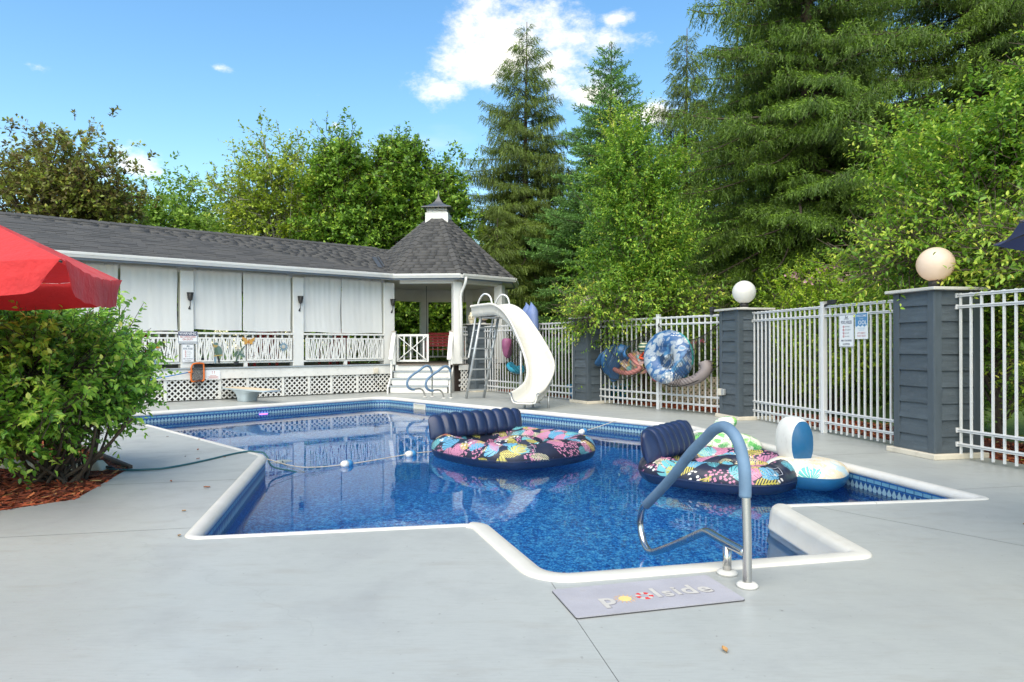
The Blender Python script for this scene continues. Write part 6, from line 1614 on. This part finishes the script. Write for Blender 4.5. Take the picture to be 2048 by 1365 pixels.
# ------------------------------------------------------------------ vegetation
def unit(v): return v / np.maximum(np.linalg.norm(v, axis=-1, keepdims=True), 1e-9)
def leaves_mesh(P, D, Nn, size, tone, shape='leaf', wid=.42):
    """P base points (n,3), D leaf axis, Nn rough leaf normal, size (n,)"""
    D = unit(D); S_ = unit(np.cross(D, Nn)); U = unit(np.cross(S_, D)); s_ = size[:, None]; n = len(P)
    if shape == 'leaf':
        w_ = wid
        l1 = P + D * s_ * .30 + (S_ * w_ * .46 + U * .10) * s_; l2 = P + D * s_ * .66 + (S_ * w_ * .36 + U * .07) * s_ - U * s_ * .03
        r1 = P + D * s_ * .30 + (-S_ * w_ * .46 + U * .10) * s_; r2 = P + D * s_ * .66 + (-S_ * w_ * .36 + U * .07) * s_ - U * s_ * .03
        tip = P + D * s_ - U * s_ * .12
        V = np.stack([P, l1, l2, tip, r2, r1], 1).reshape(-1, 3); b = np.arange(n)[:, None] * 6
        F_ = np.concatenate([b + np.array([[0, 1, 2, 3]]), b + np.array([[0, 3, 4, 5]])]); k = 6
    else:
        l1 = P + D * s_ * .5 + (S_ * wid * .5 + U * .08) * s_; r1 = P + D * s_ * .5 + (-S_ * wid * .5 + U * .08) * s_
        V = np.stack([P, l1, P + D * s_, r1], 1).reshape(-1, 3); F_ = np.arange(n)[:, None] * 4 + np.array([[0, 1, 2, 3]]); k = 4
    return V, F_, np.repeat(tone, k)
def smooth_noise(P, f, seed):
    r_ = np.random.default_rng(seed); v = np.zeros(len(P))
    for i in range(5):
        k = r_.normal(0, f * (1 + .5 * i), 3); v += np.sin(P @ k + r_.uniform(0, 6.28)) / (1 + .4 * i)
    return v / 2.2
def crown(name, parent, c, rad, mat, n_shoots, per, leaf, seed, profile=None, upness=.5, slen=(.25, .6), shape='leaf', wid=.42, lobes=.25, inner=.35, droop=.25, hole=-.55, tone_shift=0, twigs=True, tr=.006, bark=None, flat=1.0, clipz=None, keep=None):
    """leafy shoots spread through an uneven crown volume; c centre, rad (rx, ry, rz)"""
    r_ = np.random.default_rng(seed); c = np.array(c); rad = np.array(rad)
    m = int(n_shoots * 2.2)
    d = unit(r_.normal(0, 1, (m, 3))); rr = inner + (1 - inner) * r_.uniform(0, 1, m) ** .55
    lob = 1 + lobes * smooth_noise(d * 2.2, 1.6, seed + 1) + .5 * lobes * smooth_noise(d * 6, 1.5, seed + 2)
    if profile is not None: lob = lob * profile(d[:, 2])
    P = c + d * (rr * lob)[:, None] * rad
    clump = smooth_noise(P, 2.4 / max(.6, rad.mean()) * 1.6, seed + 3)
    ok = clump > hole + r_.normal(0, .18, m)
    if clipz is not None: ok &= P[:, 2] > clipz
    if keep is not None: ok &= keep(P)
    P = P[ok][:n_shoots]; d = d[ok][:n_shoots]; clump = clump[ok][:n_shoots]; m = len(P)
    sd = unit(d * np.array([1, 1, .7]) * (1 - upness) + np.array([0, 0, 1]) * upness + r_.normal(0, .32, (m, 3)))
    L_ = r_.uniform(slen[0], slen[1], m)
    t = (np.arange(per) + .5) / per
    pts = P[:, None, :] + sd[:, None, :] * (L_[:, None] * t[None])[:, :, None] + np.array([0, 0, -1])[None, None] * (droop * L_[:, None] * (t ** 2)[None])[:, :, None]
    pts = pts.reshape(-1, 3); sdd = np.repeat(sd, per, 0)
    q = r_.normal(0, 1, (len(pts), 3)); side = unit(q - (q * sdd).sum(1, keepdims=True) * sdd)
    D = unit(side * .9 + sdd * .65 + np.array([0, 0, -.25]) + r_.normal(0, .15, (len(pts), 3)))
    Nn = unit(np.array([0, 0, 1.0]) * flat + r_.normal(0, .45, (len(pts), 3)) + sdd * .2)
    sz = leaf * r_.uniform(.65, 1.25, len(pts)) * np.tile(1.12 - .45 * t, m)
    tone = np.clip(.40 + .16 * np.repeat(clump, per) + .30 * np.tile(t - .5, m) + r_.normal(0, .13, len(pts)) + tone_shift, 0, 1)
    V, F_, T = leaves_mesh(pts, D, Nn, sz, tone, shape, wid)
    o = npobj(name, V, F_, mat, parent, {'tone': T})
    if twigs and bark is not None:
        mb = MB(); step = 1 if twigs == 'all' else max(1, m // 600)
        for i in range(0, m, step):
            a = P[i]; b = P[i] + sd[i] * L_[i] * .85; mb.tube([tuple(a - sd[i] * (.15 if twigs != 'all' else .28) + (np.array(c) - a) * (.0 if twigs != 'all' else .16)), tuple(a), tuple(b)], [tr * 1.4, tr, tr * .5], 3, caps=False)
        tag(mb.build('twigs', bark, parent), kind='stuff')
    return P
def limbs(parent, base, targets, r0, bark, seed, up=.35, name='limb'):
    r_ = random.Random(seed); mb = MB(); base = Vector(base)
    for tg in targets:
        tg = Vector(tg); f = r_.uniform(.12, .75)
        s_ = Vector((base.x, base.y, base.z + (tg.z - base.z) * f * .75)); mid = s_.lerp(tg, .5) + Vector((r_.uniform(-.12, .12), r_.uniform(-.12, .12), (tg - s_).length * up * .35))
        pts = catmull([s_, mid, tg], 5); n = len(pts); rr = r0 * r_.uniform(.22, .42)
        mb.tube(pts, [rr * (1 - .8 * k / (n - 1)) for k in range(n)], 5, caps=False)
    return mb.build(name, bark, parent, smooth=True)
def trunk(parent, pts, r0, r1, bark):
    mb = MB(); p = catmull(pts, 6); n = len(p); mb.tube(p, [r0 + (r1 - r0) * (k / (n - 1)) ** .8 for k in range(n)], 10); return mb.build('trunk', bark, parent, smooth=True)

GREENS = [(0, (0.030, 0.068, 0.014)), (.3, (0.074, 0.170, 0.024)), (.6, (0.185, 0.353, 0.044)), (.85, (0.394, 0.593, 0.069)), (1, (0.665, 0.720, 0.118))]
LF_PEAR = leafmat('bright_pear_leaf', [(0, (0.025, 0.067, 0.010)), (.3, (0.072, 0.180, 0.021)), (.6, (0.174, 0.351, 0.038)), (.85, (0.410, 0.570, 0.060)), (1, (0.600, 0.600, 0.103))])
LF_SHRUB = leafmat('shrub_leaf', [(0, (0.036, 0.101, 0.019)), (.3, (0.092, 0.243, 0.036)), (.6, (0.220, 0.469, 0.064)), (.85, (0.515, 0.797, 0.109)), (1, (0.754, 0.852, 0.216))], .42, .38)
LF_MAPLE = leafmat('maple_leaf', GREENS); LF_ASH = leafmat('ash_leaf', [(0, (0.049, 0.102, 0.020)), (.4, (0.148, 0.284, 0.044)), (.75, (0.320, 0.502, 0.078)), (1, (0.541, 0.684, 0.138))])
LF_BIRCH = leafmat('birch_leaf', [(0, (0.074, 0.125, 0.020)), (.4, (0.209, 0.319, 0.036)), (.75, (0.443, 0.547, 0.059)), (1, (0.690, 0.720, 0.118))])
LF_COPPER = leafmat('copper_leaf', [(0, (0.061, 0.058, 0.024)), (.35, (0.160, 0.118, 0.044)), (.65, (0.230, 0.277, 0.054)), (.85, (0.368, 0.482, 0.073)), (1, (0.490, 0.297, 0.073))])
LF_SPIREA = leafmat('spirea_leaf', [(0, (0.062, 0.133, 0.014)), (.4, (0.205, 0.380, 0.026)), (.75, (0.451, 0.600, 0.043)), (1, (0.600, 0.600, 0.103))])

# --- big multi-stem shrub at the left, over the mulch
sh = thing('garden_shrub', 'big multi-stemmed green shrub in the red mulch bed at the left', 'shrub', (-4.45, 6.75, -.01))
LEFT_BR = Vector((-4.45, 6.75, 0))
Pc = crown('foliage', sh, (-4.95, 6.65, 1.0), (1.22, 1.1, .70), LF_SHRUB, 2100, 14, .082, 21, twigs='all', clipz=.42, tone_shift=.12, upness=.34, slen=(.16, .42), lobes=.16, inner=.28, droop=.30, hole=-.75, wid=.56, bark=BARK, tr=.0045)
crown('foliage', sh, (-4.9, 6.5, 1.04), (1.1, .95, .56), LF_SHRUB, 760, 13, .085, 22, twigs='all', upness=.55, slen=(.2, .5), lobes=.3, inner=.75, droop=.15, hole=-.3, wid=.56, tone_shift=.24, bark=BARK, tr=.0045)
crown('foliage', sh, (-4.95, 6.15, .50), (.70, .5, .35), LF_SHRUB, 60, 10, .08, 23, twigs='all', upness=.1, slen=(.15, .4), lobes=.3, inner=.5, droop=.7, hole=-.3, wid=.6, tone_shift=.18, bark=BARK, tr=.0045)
r_ = random.Random(5); mb = MB()
for i in range(38):
    a = r_.uniform(0, 6.28); b0 = LEFT_BR + Vector((r_.uniform(-.32, .22), r_.uniform(-.2, .2), -.02)); tp_ = LEFT_BR + Vector((math.cos(a) * r_.uniform(.3, 1.0) - .25, math.sin(a) * r_.uniform(.3, .9), r_.uniform(.65, 1.3)))
    mid = b0.lerp(tp_, .45) + Vector((r_.uniform(-.1, .1), r_.uniform(-.1, .1), -.08)); pts = catmull([b0, mid, tp_], 5); rr = r_.uniform(.010, .024); n = len(pts); mb.tube(pts, [rr * (1 - .6 * k / (n - 1)) for k in range(n)], 7)
for (tx, ty, tz) in ((-3.62, 6.5, .62), (-3.72, 6.75, .72), (-3.9, 6.4, .55)):
    b0 = LEFT_BR + Vector((r_.uniform(0, .2), -.1, -.02)); tp_ = Vector((tx, ty, tz)); pts = catmull([b0, b0.lerp(tp_, .5) + Vector((.03, 0, -.04)), tp_], 5); n = len(pts); mb.tube(pts, [.022 * (1 - .55 * k / (n - 1)) for k in range(n)], 7)
mb.build('stems', BARK, sh, smooth=True)

# --- small pear-like trees behind the fence
def pear(name, label, base, c, rad, n, seed, leaf=.085, extra=None, keep=None, trk=.07, top=None):
    t = thing(name, label, 'tree', base)
    trunk(t, [base, (base[0] + .05, base[1], (base[2] + c[2]) * .5), (c[0], c[1], c[2] + rad[2] * .75)], trk, .012, BARK)
    P = crown('crown', t, c, rad, LF_PEAR, n, 12, leaf, seed, profile=lambda z: 1.08 - .42 * np.clip(z, 0, 1) ** 1.3 - .10 * np.clip(-z, 0, 1), upness=.46, slen=(.28, .75), lobes=.36, inner=.22, droop=.22, hole=-.34, wid=.50, bark=BARK, tr=.006, keep=keep, tone_shift=.18)
    limbs(t, base, P[::max(1, len(P) // 46)], trk, BARK, seed)
    for k, (c2, r2, n2) in enumerate(extra or []):
        crown('crown', t, c2, r2, LF_PEAR, n2, 11, leaf, seed + 31 + k, upness=.25, slen=(.25, .6), lobes=.3, inner=.15, droop=.4, hole=-.35, wid=.50, tone_shift=.26, bark=BARK, tr=.006, keep=keep)
    return t
def behind_fence(P):       # keep foliage on the far side of the fence line, or above the pillars
    d = (P[:, 0] - 1.83) * .83 + (P[:, 1] - 15.74) * .5578
    return (d > .12) | ((P[:, 2] > 1.95) & (d > -1.0)) | ((P[:, 2] > 1.25) & (d > -.75) & (P[:, 0] < 2.9))
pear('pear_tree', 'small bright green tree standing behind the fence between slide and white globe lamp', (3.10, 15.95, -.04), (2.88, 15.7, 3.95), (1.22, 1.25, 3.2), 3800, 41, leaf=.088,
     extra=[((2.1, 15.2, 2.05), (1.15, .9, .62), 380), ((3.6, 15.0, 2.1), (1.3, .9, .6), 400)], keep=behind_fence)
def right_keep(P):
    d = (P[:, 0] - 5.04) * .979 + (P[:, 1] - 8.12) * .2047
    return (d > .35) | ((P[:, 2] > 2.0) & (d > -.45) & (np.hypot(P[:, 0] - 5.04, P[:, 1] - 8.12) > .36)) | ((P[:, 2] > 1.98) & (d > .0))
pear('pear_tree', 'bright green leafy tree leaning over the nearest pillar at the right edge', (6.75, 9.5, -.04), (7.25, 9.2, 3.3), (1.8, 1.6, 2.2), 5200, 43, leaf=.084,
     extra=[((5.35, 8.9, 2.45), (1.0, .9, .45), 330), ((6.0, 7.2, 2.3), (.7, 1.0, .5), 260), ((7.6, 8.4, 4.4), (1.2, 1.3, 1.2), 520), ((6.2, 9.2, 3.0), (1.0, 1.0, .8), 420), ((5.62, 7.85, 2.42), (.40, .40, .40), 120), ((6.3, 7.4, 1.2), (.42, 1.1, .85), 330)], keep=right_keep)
sp1 = thing('spirea_bush', 'yellow green bush with dusty pink flower heads behind the fence signs', 'bush', (6.0, 13.0, -.04))
crown('foliage', sp1, (6.1, 12.9, 1.5), (1.45, 1.3, 1.22), LF_SPIREA, 1500, 12, .08, 51, tone_shift=.12, upness=.6, slen=(.2, .45), lobes=.2, inner=.35, droop=.1, hole=-.7, wid=.45, bark=BARK, tr=.005)
mb = MB(); r_ = random.Random(9)
for i in range(14): mb.tube([(6.05 + r_.uniform(-.15, .15), 12.95 + r_.uniform(-.15, .15), -.04), (6.1 + r_.uniform(-.7, .7), 12.9 + r_.uniform(-.7, .7), 1.2)], [.02, .008], 6)
mb.build('stems', BARK, sp1, smooth=True)
PINKF = M('dusty_pink_bloom', (.42, .24, .25), .8, .3); HOTP = M('hot_pink_bloom', (.62, .05, .14), .6, .2); CORALF = M('coral_bloom', (.60, .14, .10), .6, .2)
def blooms(parent, cs, mat, r0, seed, nm='bloom'):
    rr_ = np.random.default_rng(seed)
    for c in cs:
        P = np.array(c) + rr_.normal(0, r0, (26, 3)) * np.array([1, 1, .6]); V, F_, T = leaves_mesh(P, rr_.normal(0, 1, (26, 3)), rr_.normal(0, 1, (26, 3)), np.full(26, r0 * .9), np.zeros(26), 'diamond', .8); npobj(nm, V, F_, mat, parent, {'tone': T})
blooms(sp1, [(5.7, 12.4, 2.68), (6.2, 12.1, 2.6), (5.4, 12.3, 2.45), (6.6, 12.3, 2.55), (5.9, 12.0, 2.48), (5.3, 12.8, 2.6), (6.9, 12.6, 2.45)], PINKF, .065, 3)
# honeysuckle and low shrubs along the fence
def shrub(name, label, c, rad, mat, n, leaf, seed, cat='shrub', **k):
    t = thing(name, label, cat, (c[0], c[1], -.04)); kw = dict(upness=.4, slen=(.2, .45), lobes=.25, inner=.25, droop=.2, hole=-.6, wid=.5, bark=BARK, tr=.005, clipz=0); kw.update(k)
    crown('foliage', t, c, rad, mat, n, 10, leaf, seed, **kw)
    mb = MB(); rr_ = random.Random(seed)
    for i in range(9): mb.tube([(c[0] + rr_.uniform(-.1, .1), c[1] + rr_.uniform(-.1, .1), -.04), (c[0] + rr_.uniform(-.6, .6) * rad[0], c[1] + rr_.uniform(-.6, .6) * rad[1], c[2] + rad[2] * .3)], [.022, .008], 6)
    mb.build('stems', BARK, t, smooth=True); return t
hs = shrub('honeysuckle', 'climbing honeysuckle with coral and pink flowers beside the white globe pillar', (4.55, 13.35, .95), (.42, .42, .95), LF_PEAR, 260, .07, 61)
blooms(hs, [(4.05, 12.92, 1.30), (4.10, 12.9, 1.18), (4.2, 12.95, 1.4), (3.98, 13.0, 1.22), (4.12, 12.88, .95)], CORALF, .045, 4)
blooms(hs, [(3.62, 13.6, 1.38), (3.75, 13.5, 1.39)], HOTP, .035, 5)
shrub('fence_shrub', 'low dark green shrub behind the fence at the right edge', (7.1, 6.6, .75), (.75, 1.1, .8), LF_MAPLE, 420, .085, 62)
shrub('fence_shrub', 'low dark shrub behind the fence panel between the signs and nearest pillar', (6.7, 10.6, .85), (.8, .9, 1.0), LF_MAPLE, 380, .085, 63)
shrub('fence_shrub', 'low bright green shrub on the lawn behind the slide', (1.3, 18.4, .45), (.9, .8, .6), LF_PEAR, 300, .08, 64)
shrub('fence_shrub', 'leafy shrub filling the view behind the gazebo swing', (-1.7, 25.6, .9), (1.8, 1.0, 1.2), LF_MAPLE, 520, .11, 65)
shrub('fence_shrub', 'pale green shrub behind the porch seen under the pavilion rail', (-6.2, 26.0, .9), (2.4, 1.0, 1.1), LF_ASH, 420, .12, 66)

# --- background deciduous trees
def big_tree(name, label, base, c, rad, mat, n, leaf, seed, bark=BARK, trk=.2, prof=None, stems=1, extra=None, **k):
    t = thing(name, label, 'tree', base, 'leafy trees behind the pavilion'); kw = dict(upness=.32, slen=(.3, .8), lobes=.36, inner=.30, droop=.25, hole=-.42, wid=.55, tone_shift=.12, bark=bark, tr=.012, shape='diamond'); kw.update(k)
    rr_ = random.Random(seed)
    for q_ in range(stems):
        dx, dy = (rr_.uniform(-1, 1) * rad[0] * .55, rr_.uniform(-.5, .5)) if stems > 1 else (0, 0)
        trunk(t, [(base[0] + dx * .15, base[1] + dy * .2, base[2]), (base[0] + dx * .5 + rr_.uniform(-.2, .2), base[1] + dy * .5, c[2] * .5), (c[0] + dx, c[1] + dy, c[2] + rad[2] * .7)], trk / stems ** .4, .03, bark)
    P = crown('crown', t, c, rad, mat, int(n * 1.8), 10, leaf * 1.12, seed, profile=prof, **kw)
    limbs(t, (c[0], c[1], base[2] + c[2] * .3), P[::max(1, len(P) // 60)], trk, bark, seed)
    for kk, (c2, r2, n2) in enumerate(extra or []):
        P2_ = crown('crown', t, c2, r2, mat, int(n2 * 1.8), 10, leaf * 1.12, seed + 71 + kk, **kw); limbs(t, (c[0], c[1], c2[2] - r2[2] * .8), P2_[::max(1, len(P2_) // 16)], trk * .7, bark, seed + kk)
    return t
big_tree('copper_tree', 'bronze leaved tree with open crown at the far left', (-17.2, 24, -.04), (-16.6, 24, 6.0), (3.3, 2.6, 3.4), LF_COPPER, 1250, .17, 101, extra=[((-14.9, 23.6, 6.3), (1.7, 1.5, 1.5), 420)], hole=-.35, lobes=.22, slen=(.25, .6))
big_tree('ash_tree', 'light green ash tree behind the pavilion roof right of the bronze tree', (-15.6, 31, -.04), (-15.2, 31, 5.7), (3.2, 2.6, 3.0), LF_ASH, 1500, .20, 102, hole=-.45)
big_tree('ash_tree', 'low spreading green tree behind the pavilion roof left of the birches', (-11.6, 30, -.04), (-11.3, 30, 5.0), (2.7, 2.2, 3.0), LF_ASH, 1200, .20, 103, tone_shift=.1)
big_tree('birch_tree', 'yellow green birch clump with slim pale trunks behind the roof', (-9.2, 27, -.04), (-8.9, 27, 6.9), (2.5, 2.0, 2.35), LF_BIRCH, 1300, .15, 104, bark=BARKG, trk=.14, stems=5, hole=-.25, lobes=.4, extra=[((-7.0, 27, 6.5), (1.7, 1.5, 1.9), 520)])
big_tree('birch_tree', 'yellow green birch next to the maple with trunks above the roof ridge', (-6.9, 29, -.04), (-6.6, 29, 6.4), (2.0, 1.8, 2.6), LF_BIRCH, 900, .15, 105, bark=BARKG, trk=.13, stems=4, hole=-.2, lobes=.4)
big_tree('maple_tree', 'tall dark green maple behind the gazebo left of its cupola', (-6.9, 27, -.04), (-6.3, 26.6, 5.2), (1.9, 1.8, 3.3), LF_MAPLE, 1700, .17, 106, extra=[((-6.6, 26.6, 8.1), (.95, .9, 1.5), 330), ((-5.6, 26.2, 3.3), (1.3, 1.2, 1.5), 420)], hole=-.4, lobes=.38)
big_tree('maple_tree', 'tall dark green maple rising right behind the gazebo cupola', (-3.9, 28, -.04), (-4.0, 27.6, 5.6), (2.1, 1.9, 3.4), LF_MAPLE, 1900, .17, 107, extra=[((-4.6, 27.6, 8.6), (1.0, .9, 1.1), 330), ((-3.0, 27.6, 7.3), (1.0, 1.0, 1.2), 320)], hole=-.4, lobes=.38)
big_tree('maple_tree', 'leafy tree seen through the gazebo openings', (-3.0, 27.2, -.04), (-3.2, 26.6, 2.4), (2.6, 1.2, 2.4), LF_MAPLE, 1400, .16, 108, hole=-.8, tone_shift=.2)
# low hedge line far behind everything, one tree at a time
for i, (x, y, rx, rz) in enumerate(((-27, 38, 5, 4.5), (-20, 40, 4.5, 4.2), (-4.5, 42, 5, 4.6), (3, 44, 5, 5.5), (11, 44, 5, 5.5), (20, 40, 5, 6), (-12.5, 43, 4.6, 4.3), (28, 34, 5, 6))):
    big_tree('hedgerow_tree', 'distant green tree of the hedgerow, %s' % ('far left behind the bronze tree', 'behind the bronze and ash trees', 'behind the maples and gazebo', 'between the spruces, far behind', 'far behind the big spruces', 'far right behind the spruces', 'behind the birches', 'at the far right end')[i], (x, y, -.04), (x, y, rz * .85), (rx, 2.5, rz), LF_MAPLE if i % 2 else LF_ASH, 900, .30, 120 + i, hole=-.9, inner=.4)

# --- spruces: limbs are shared meshes carrying hanging sprays of needles
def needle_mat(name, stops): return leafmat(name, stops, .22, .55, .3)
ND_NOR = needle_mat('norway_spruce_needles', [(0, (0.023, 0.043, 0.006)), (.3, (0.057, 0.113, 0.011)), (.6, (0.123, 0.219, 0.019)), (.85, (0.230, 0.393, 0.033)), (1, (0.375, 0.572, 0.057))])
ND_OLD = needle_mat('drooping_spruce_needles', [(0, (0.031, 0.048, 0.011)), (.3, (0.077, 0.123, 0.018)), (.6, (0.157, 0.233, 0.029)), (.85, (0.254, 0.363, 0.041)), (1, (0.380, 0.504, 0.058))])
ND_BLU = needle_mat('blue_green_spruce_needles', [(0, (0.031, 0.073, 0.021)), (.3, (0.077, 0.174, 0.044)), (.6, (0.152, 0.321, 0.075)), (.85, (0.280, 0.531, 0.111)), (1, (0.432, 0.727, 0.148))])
def spruce_limb(Lm, style, mat, seed):
    r_ = np.random.default_rng(seed); P = []; D = []; Sz = []; T = []; Wd = []
    def add(p, d, s_, t_, w_=.26): P.append(p); D.append(d); Sz.append(s_); T.append(t_); Wd.append(w_)
    def axis(x):     # limb centreline
        f = x / Lm
        z = (.0 * f * Lm - .27 * Lm * f ** 2 + .20 * Lm * f ** 4) if style != 'stiff' else (.02 * Lm * f - .10 * Lm * f ** 2 + .10 * Lm * f ** 3)
        return np.array([x, .03 * Lm * math.sin(f * 5 + seed), z])
    mb = MB(); mb.tube([tuple(axis(Lm * k / 8)) for k in range(9)], [.012 * Lm * (1 - .85 * k / 8) + .004 for k in range(9)], 4, caps=False)
    x = .12 * Lm; side = 1
    while x < Lm:
        f = x / Lm; side = -side
        bl = (.36 * Lm * (1 - f) ** .8 * min(1, f * 4) + .16) * r_.uniform(.7, 1.2)
        ang = R(r_.uniform(42, 68)); bd = np.array([math.cos(ang), side * math.sin(ang), 0.0])
        nst = max(2, int(bl / .09)); p0 = axis(x)
        for k in range(nst):
            g = (k + .5) / nst; p = p0 + bd * bl * g + np.array([0, 0, (-.20 if style != 'stiff' else -.05) * bl * g ** 1.6])
            tipf = g * .5 + f * .35
            if style == 'stiff':
                for q_ in range(7):
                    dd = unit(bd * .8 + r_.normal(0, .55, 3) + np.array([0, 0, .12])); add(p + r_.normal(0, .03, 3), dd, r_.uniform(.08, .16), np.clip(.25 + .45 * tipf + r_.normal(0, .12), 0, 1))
            else:
                hang = r_.uniform(.16, .42) * (1.15 if style == 'weep' else .88) * (.6 + .4 * math.sin(g * 3.14))
                for q_ in range(2):
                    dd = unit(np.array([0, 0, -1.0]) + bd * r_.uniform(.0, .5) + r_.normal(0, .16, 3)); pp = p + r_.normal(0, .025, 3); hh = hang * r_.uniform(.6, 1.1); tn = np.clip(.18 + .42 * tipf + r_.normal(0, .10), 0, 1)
                    add(pp, dd, hh, tn, .09)
                    ns = max(2, int(hh / .055))
                    for w_ in range(ns):
                        sd_ = unit(np.cross(dd, r_.normal(0, 1, 3))); add(pp + dd * hh * (w_ + .2) / ns, unit(dd * .75 + sd_ * .6), r_.uniform(.055, .10), np.clip(tn + .12 * (w_ / ns - .3) + r_.normal(0, .05), 0, 1), .26)
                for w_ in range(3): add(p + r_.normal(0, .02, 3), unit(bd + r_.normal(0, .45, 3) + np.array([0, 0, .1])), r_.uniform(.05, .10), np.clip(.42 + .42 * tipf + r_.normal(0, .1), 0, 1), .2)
        x += .062 + .03 * r_.uniform()
    for k in range(14): add(axis(Lm * (.8 + .2 * k / 13)), unit(np.array([1, r_.normal(0, .5), r_.normal(0, .3)])), .09, np.clip(.75 + r_.normal(0, .12), 0, 1))
    P = np.array(P); D = np.array(D); Sz = np.array(Sz); T = np.array(T)
    V, F_, TT = leaves_mesh(P, D, unit(r_.normal(0, 1, P.shape)), Sz, T, 'diamond', np.array(Wd)[:, None])
    nb = len(mb.v); Vb = np.array(mb.v); Fb = np.array(mb.f)
    me = npmesh('limb', np.concatenate([V, Vb]), np.concatenate([F_, Fb + len(V)]), [mat, BARKR], {'tone': np.concatenate([TT, np.zeros(nb)])})
    mi = np.zeros(len(me.polygons), np.int32); mi[len(F_):] = 1; me.polygons.foreach_set('material_index', mi)
    return me
LIMB = {}
def limb_for(Lm, style, mat, k):
    cls = min((.55, 1.0, 1.6, 2.4, 3.4, 4.4), key=lambda q_: abs(q_ - Lm)); key = (cls, style, mat.name, k % 3)
    if key not in LIMB: LIMB[key] = spruce_limb(cls, style, mat, 200 + len(LIMB) * 7)
    return LIMB[key], Lm / cls
def spruce(label, base, H_, rmax, style, mat, seed, n=150, z0=.06, group='tall spruces behind the fence', shape=.85, maxz=None, face=None):
    t = thing('spruce_tree', label, 'tree', base, group); r_ = random.Random(seed); bz = base[2]
    mb = MB(); mb.tube([(base[0] + .05 * math.sin(k), base[1], bz + H_ * k / 8) for k in range(9)], [max(.015, .017 * H_ * (1 - k / 8)) for k in range(9)], 9); mb.build('trunk', BARKR, t, smooth=True)
    cr = empty_part('crown', t); az = r_.uniform(0, 6.28)
    i = 0
    while i < n:
        u = (i + .5) / n; f = z0 + (1 - z0) * (1 - (1 - u) ** .62) if False else z0 + (.985 - z0) * u ** 1.0
        # more limbs low down where the crown is wide
        f = z0 + (.985 - z0) * (1 - (1 - u) ** .72)
        z = bz + H_ * f; Lm = rmax * ((1 - f) ** shape) * r_.uniform(.62, 1.2) * min(1, .72 + f * 2.2) + .18
        az += 2.39996 + r_.uniform(-.3, .3); i += 1
        if maxz and z > maxz: continue
        if style == 'stiff': pitch = R(-4 + 42 * f ** 2 + r_.uniform(-6, 6))
        else: pitch = R((-15 if style == 'hang' else -10) + 56 * f ** 2.2 + r_.uniform(-13, 13))
        me, sc = limb_for(Lm, style, mat, i)
        m = Matrix.Translation((base[0], base[1], z)) @ Matrix.Rotation(az, 4, 'Z') @ Matrix.Rotation(-pitch, 4, 'Y') @ Matrix.Rotation(r_.uniform(-.25, .25), 4, 'X') @ Matrix.Scale(sc, 4)
        inst('limb', me, cr, m)
    return t
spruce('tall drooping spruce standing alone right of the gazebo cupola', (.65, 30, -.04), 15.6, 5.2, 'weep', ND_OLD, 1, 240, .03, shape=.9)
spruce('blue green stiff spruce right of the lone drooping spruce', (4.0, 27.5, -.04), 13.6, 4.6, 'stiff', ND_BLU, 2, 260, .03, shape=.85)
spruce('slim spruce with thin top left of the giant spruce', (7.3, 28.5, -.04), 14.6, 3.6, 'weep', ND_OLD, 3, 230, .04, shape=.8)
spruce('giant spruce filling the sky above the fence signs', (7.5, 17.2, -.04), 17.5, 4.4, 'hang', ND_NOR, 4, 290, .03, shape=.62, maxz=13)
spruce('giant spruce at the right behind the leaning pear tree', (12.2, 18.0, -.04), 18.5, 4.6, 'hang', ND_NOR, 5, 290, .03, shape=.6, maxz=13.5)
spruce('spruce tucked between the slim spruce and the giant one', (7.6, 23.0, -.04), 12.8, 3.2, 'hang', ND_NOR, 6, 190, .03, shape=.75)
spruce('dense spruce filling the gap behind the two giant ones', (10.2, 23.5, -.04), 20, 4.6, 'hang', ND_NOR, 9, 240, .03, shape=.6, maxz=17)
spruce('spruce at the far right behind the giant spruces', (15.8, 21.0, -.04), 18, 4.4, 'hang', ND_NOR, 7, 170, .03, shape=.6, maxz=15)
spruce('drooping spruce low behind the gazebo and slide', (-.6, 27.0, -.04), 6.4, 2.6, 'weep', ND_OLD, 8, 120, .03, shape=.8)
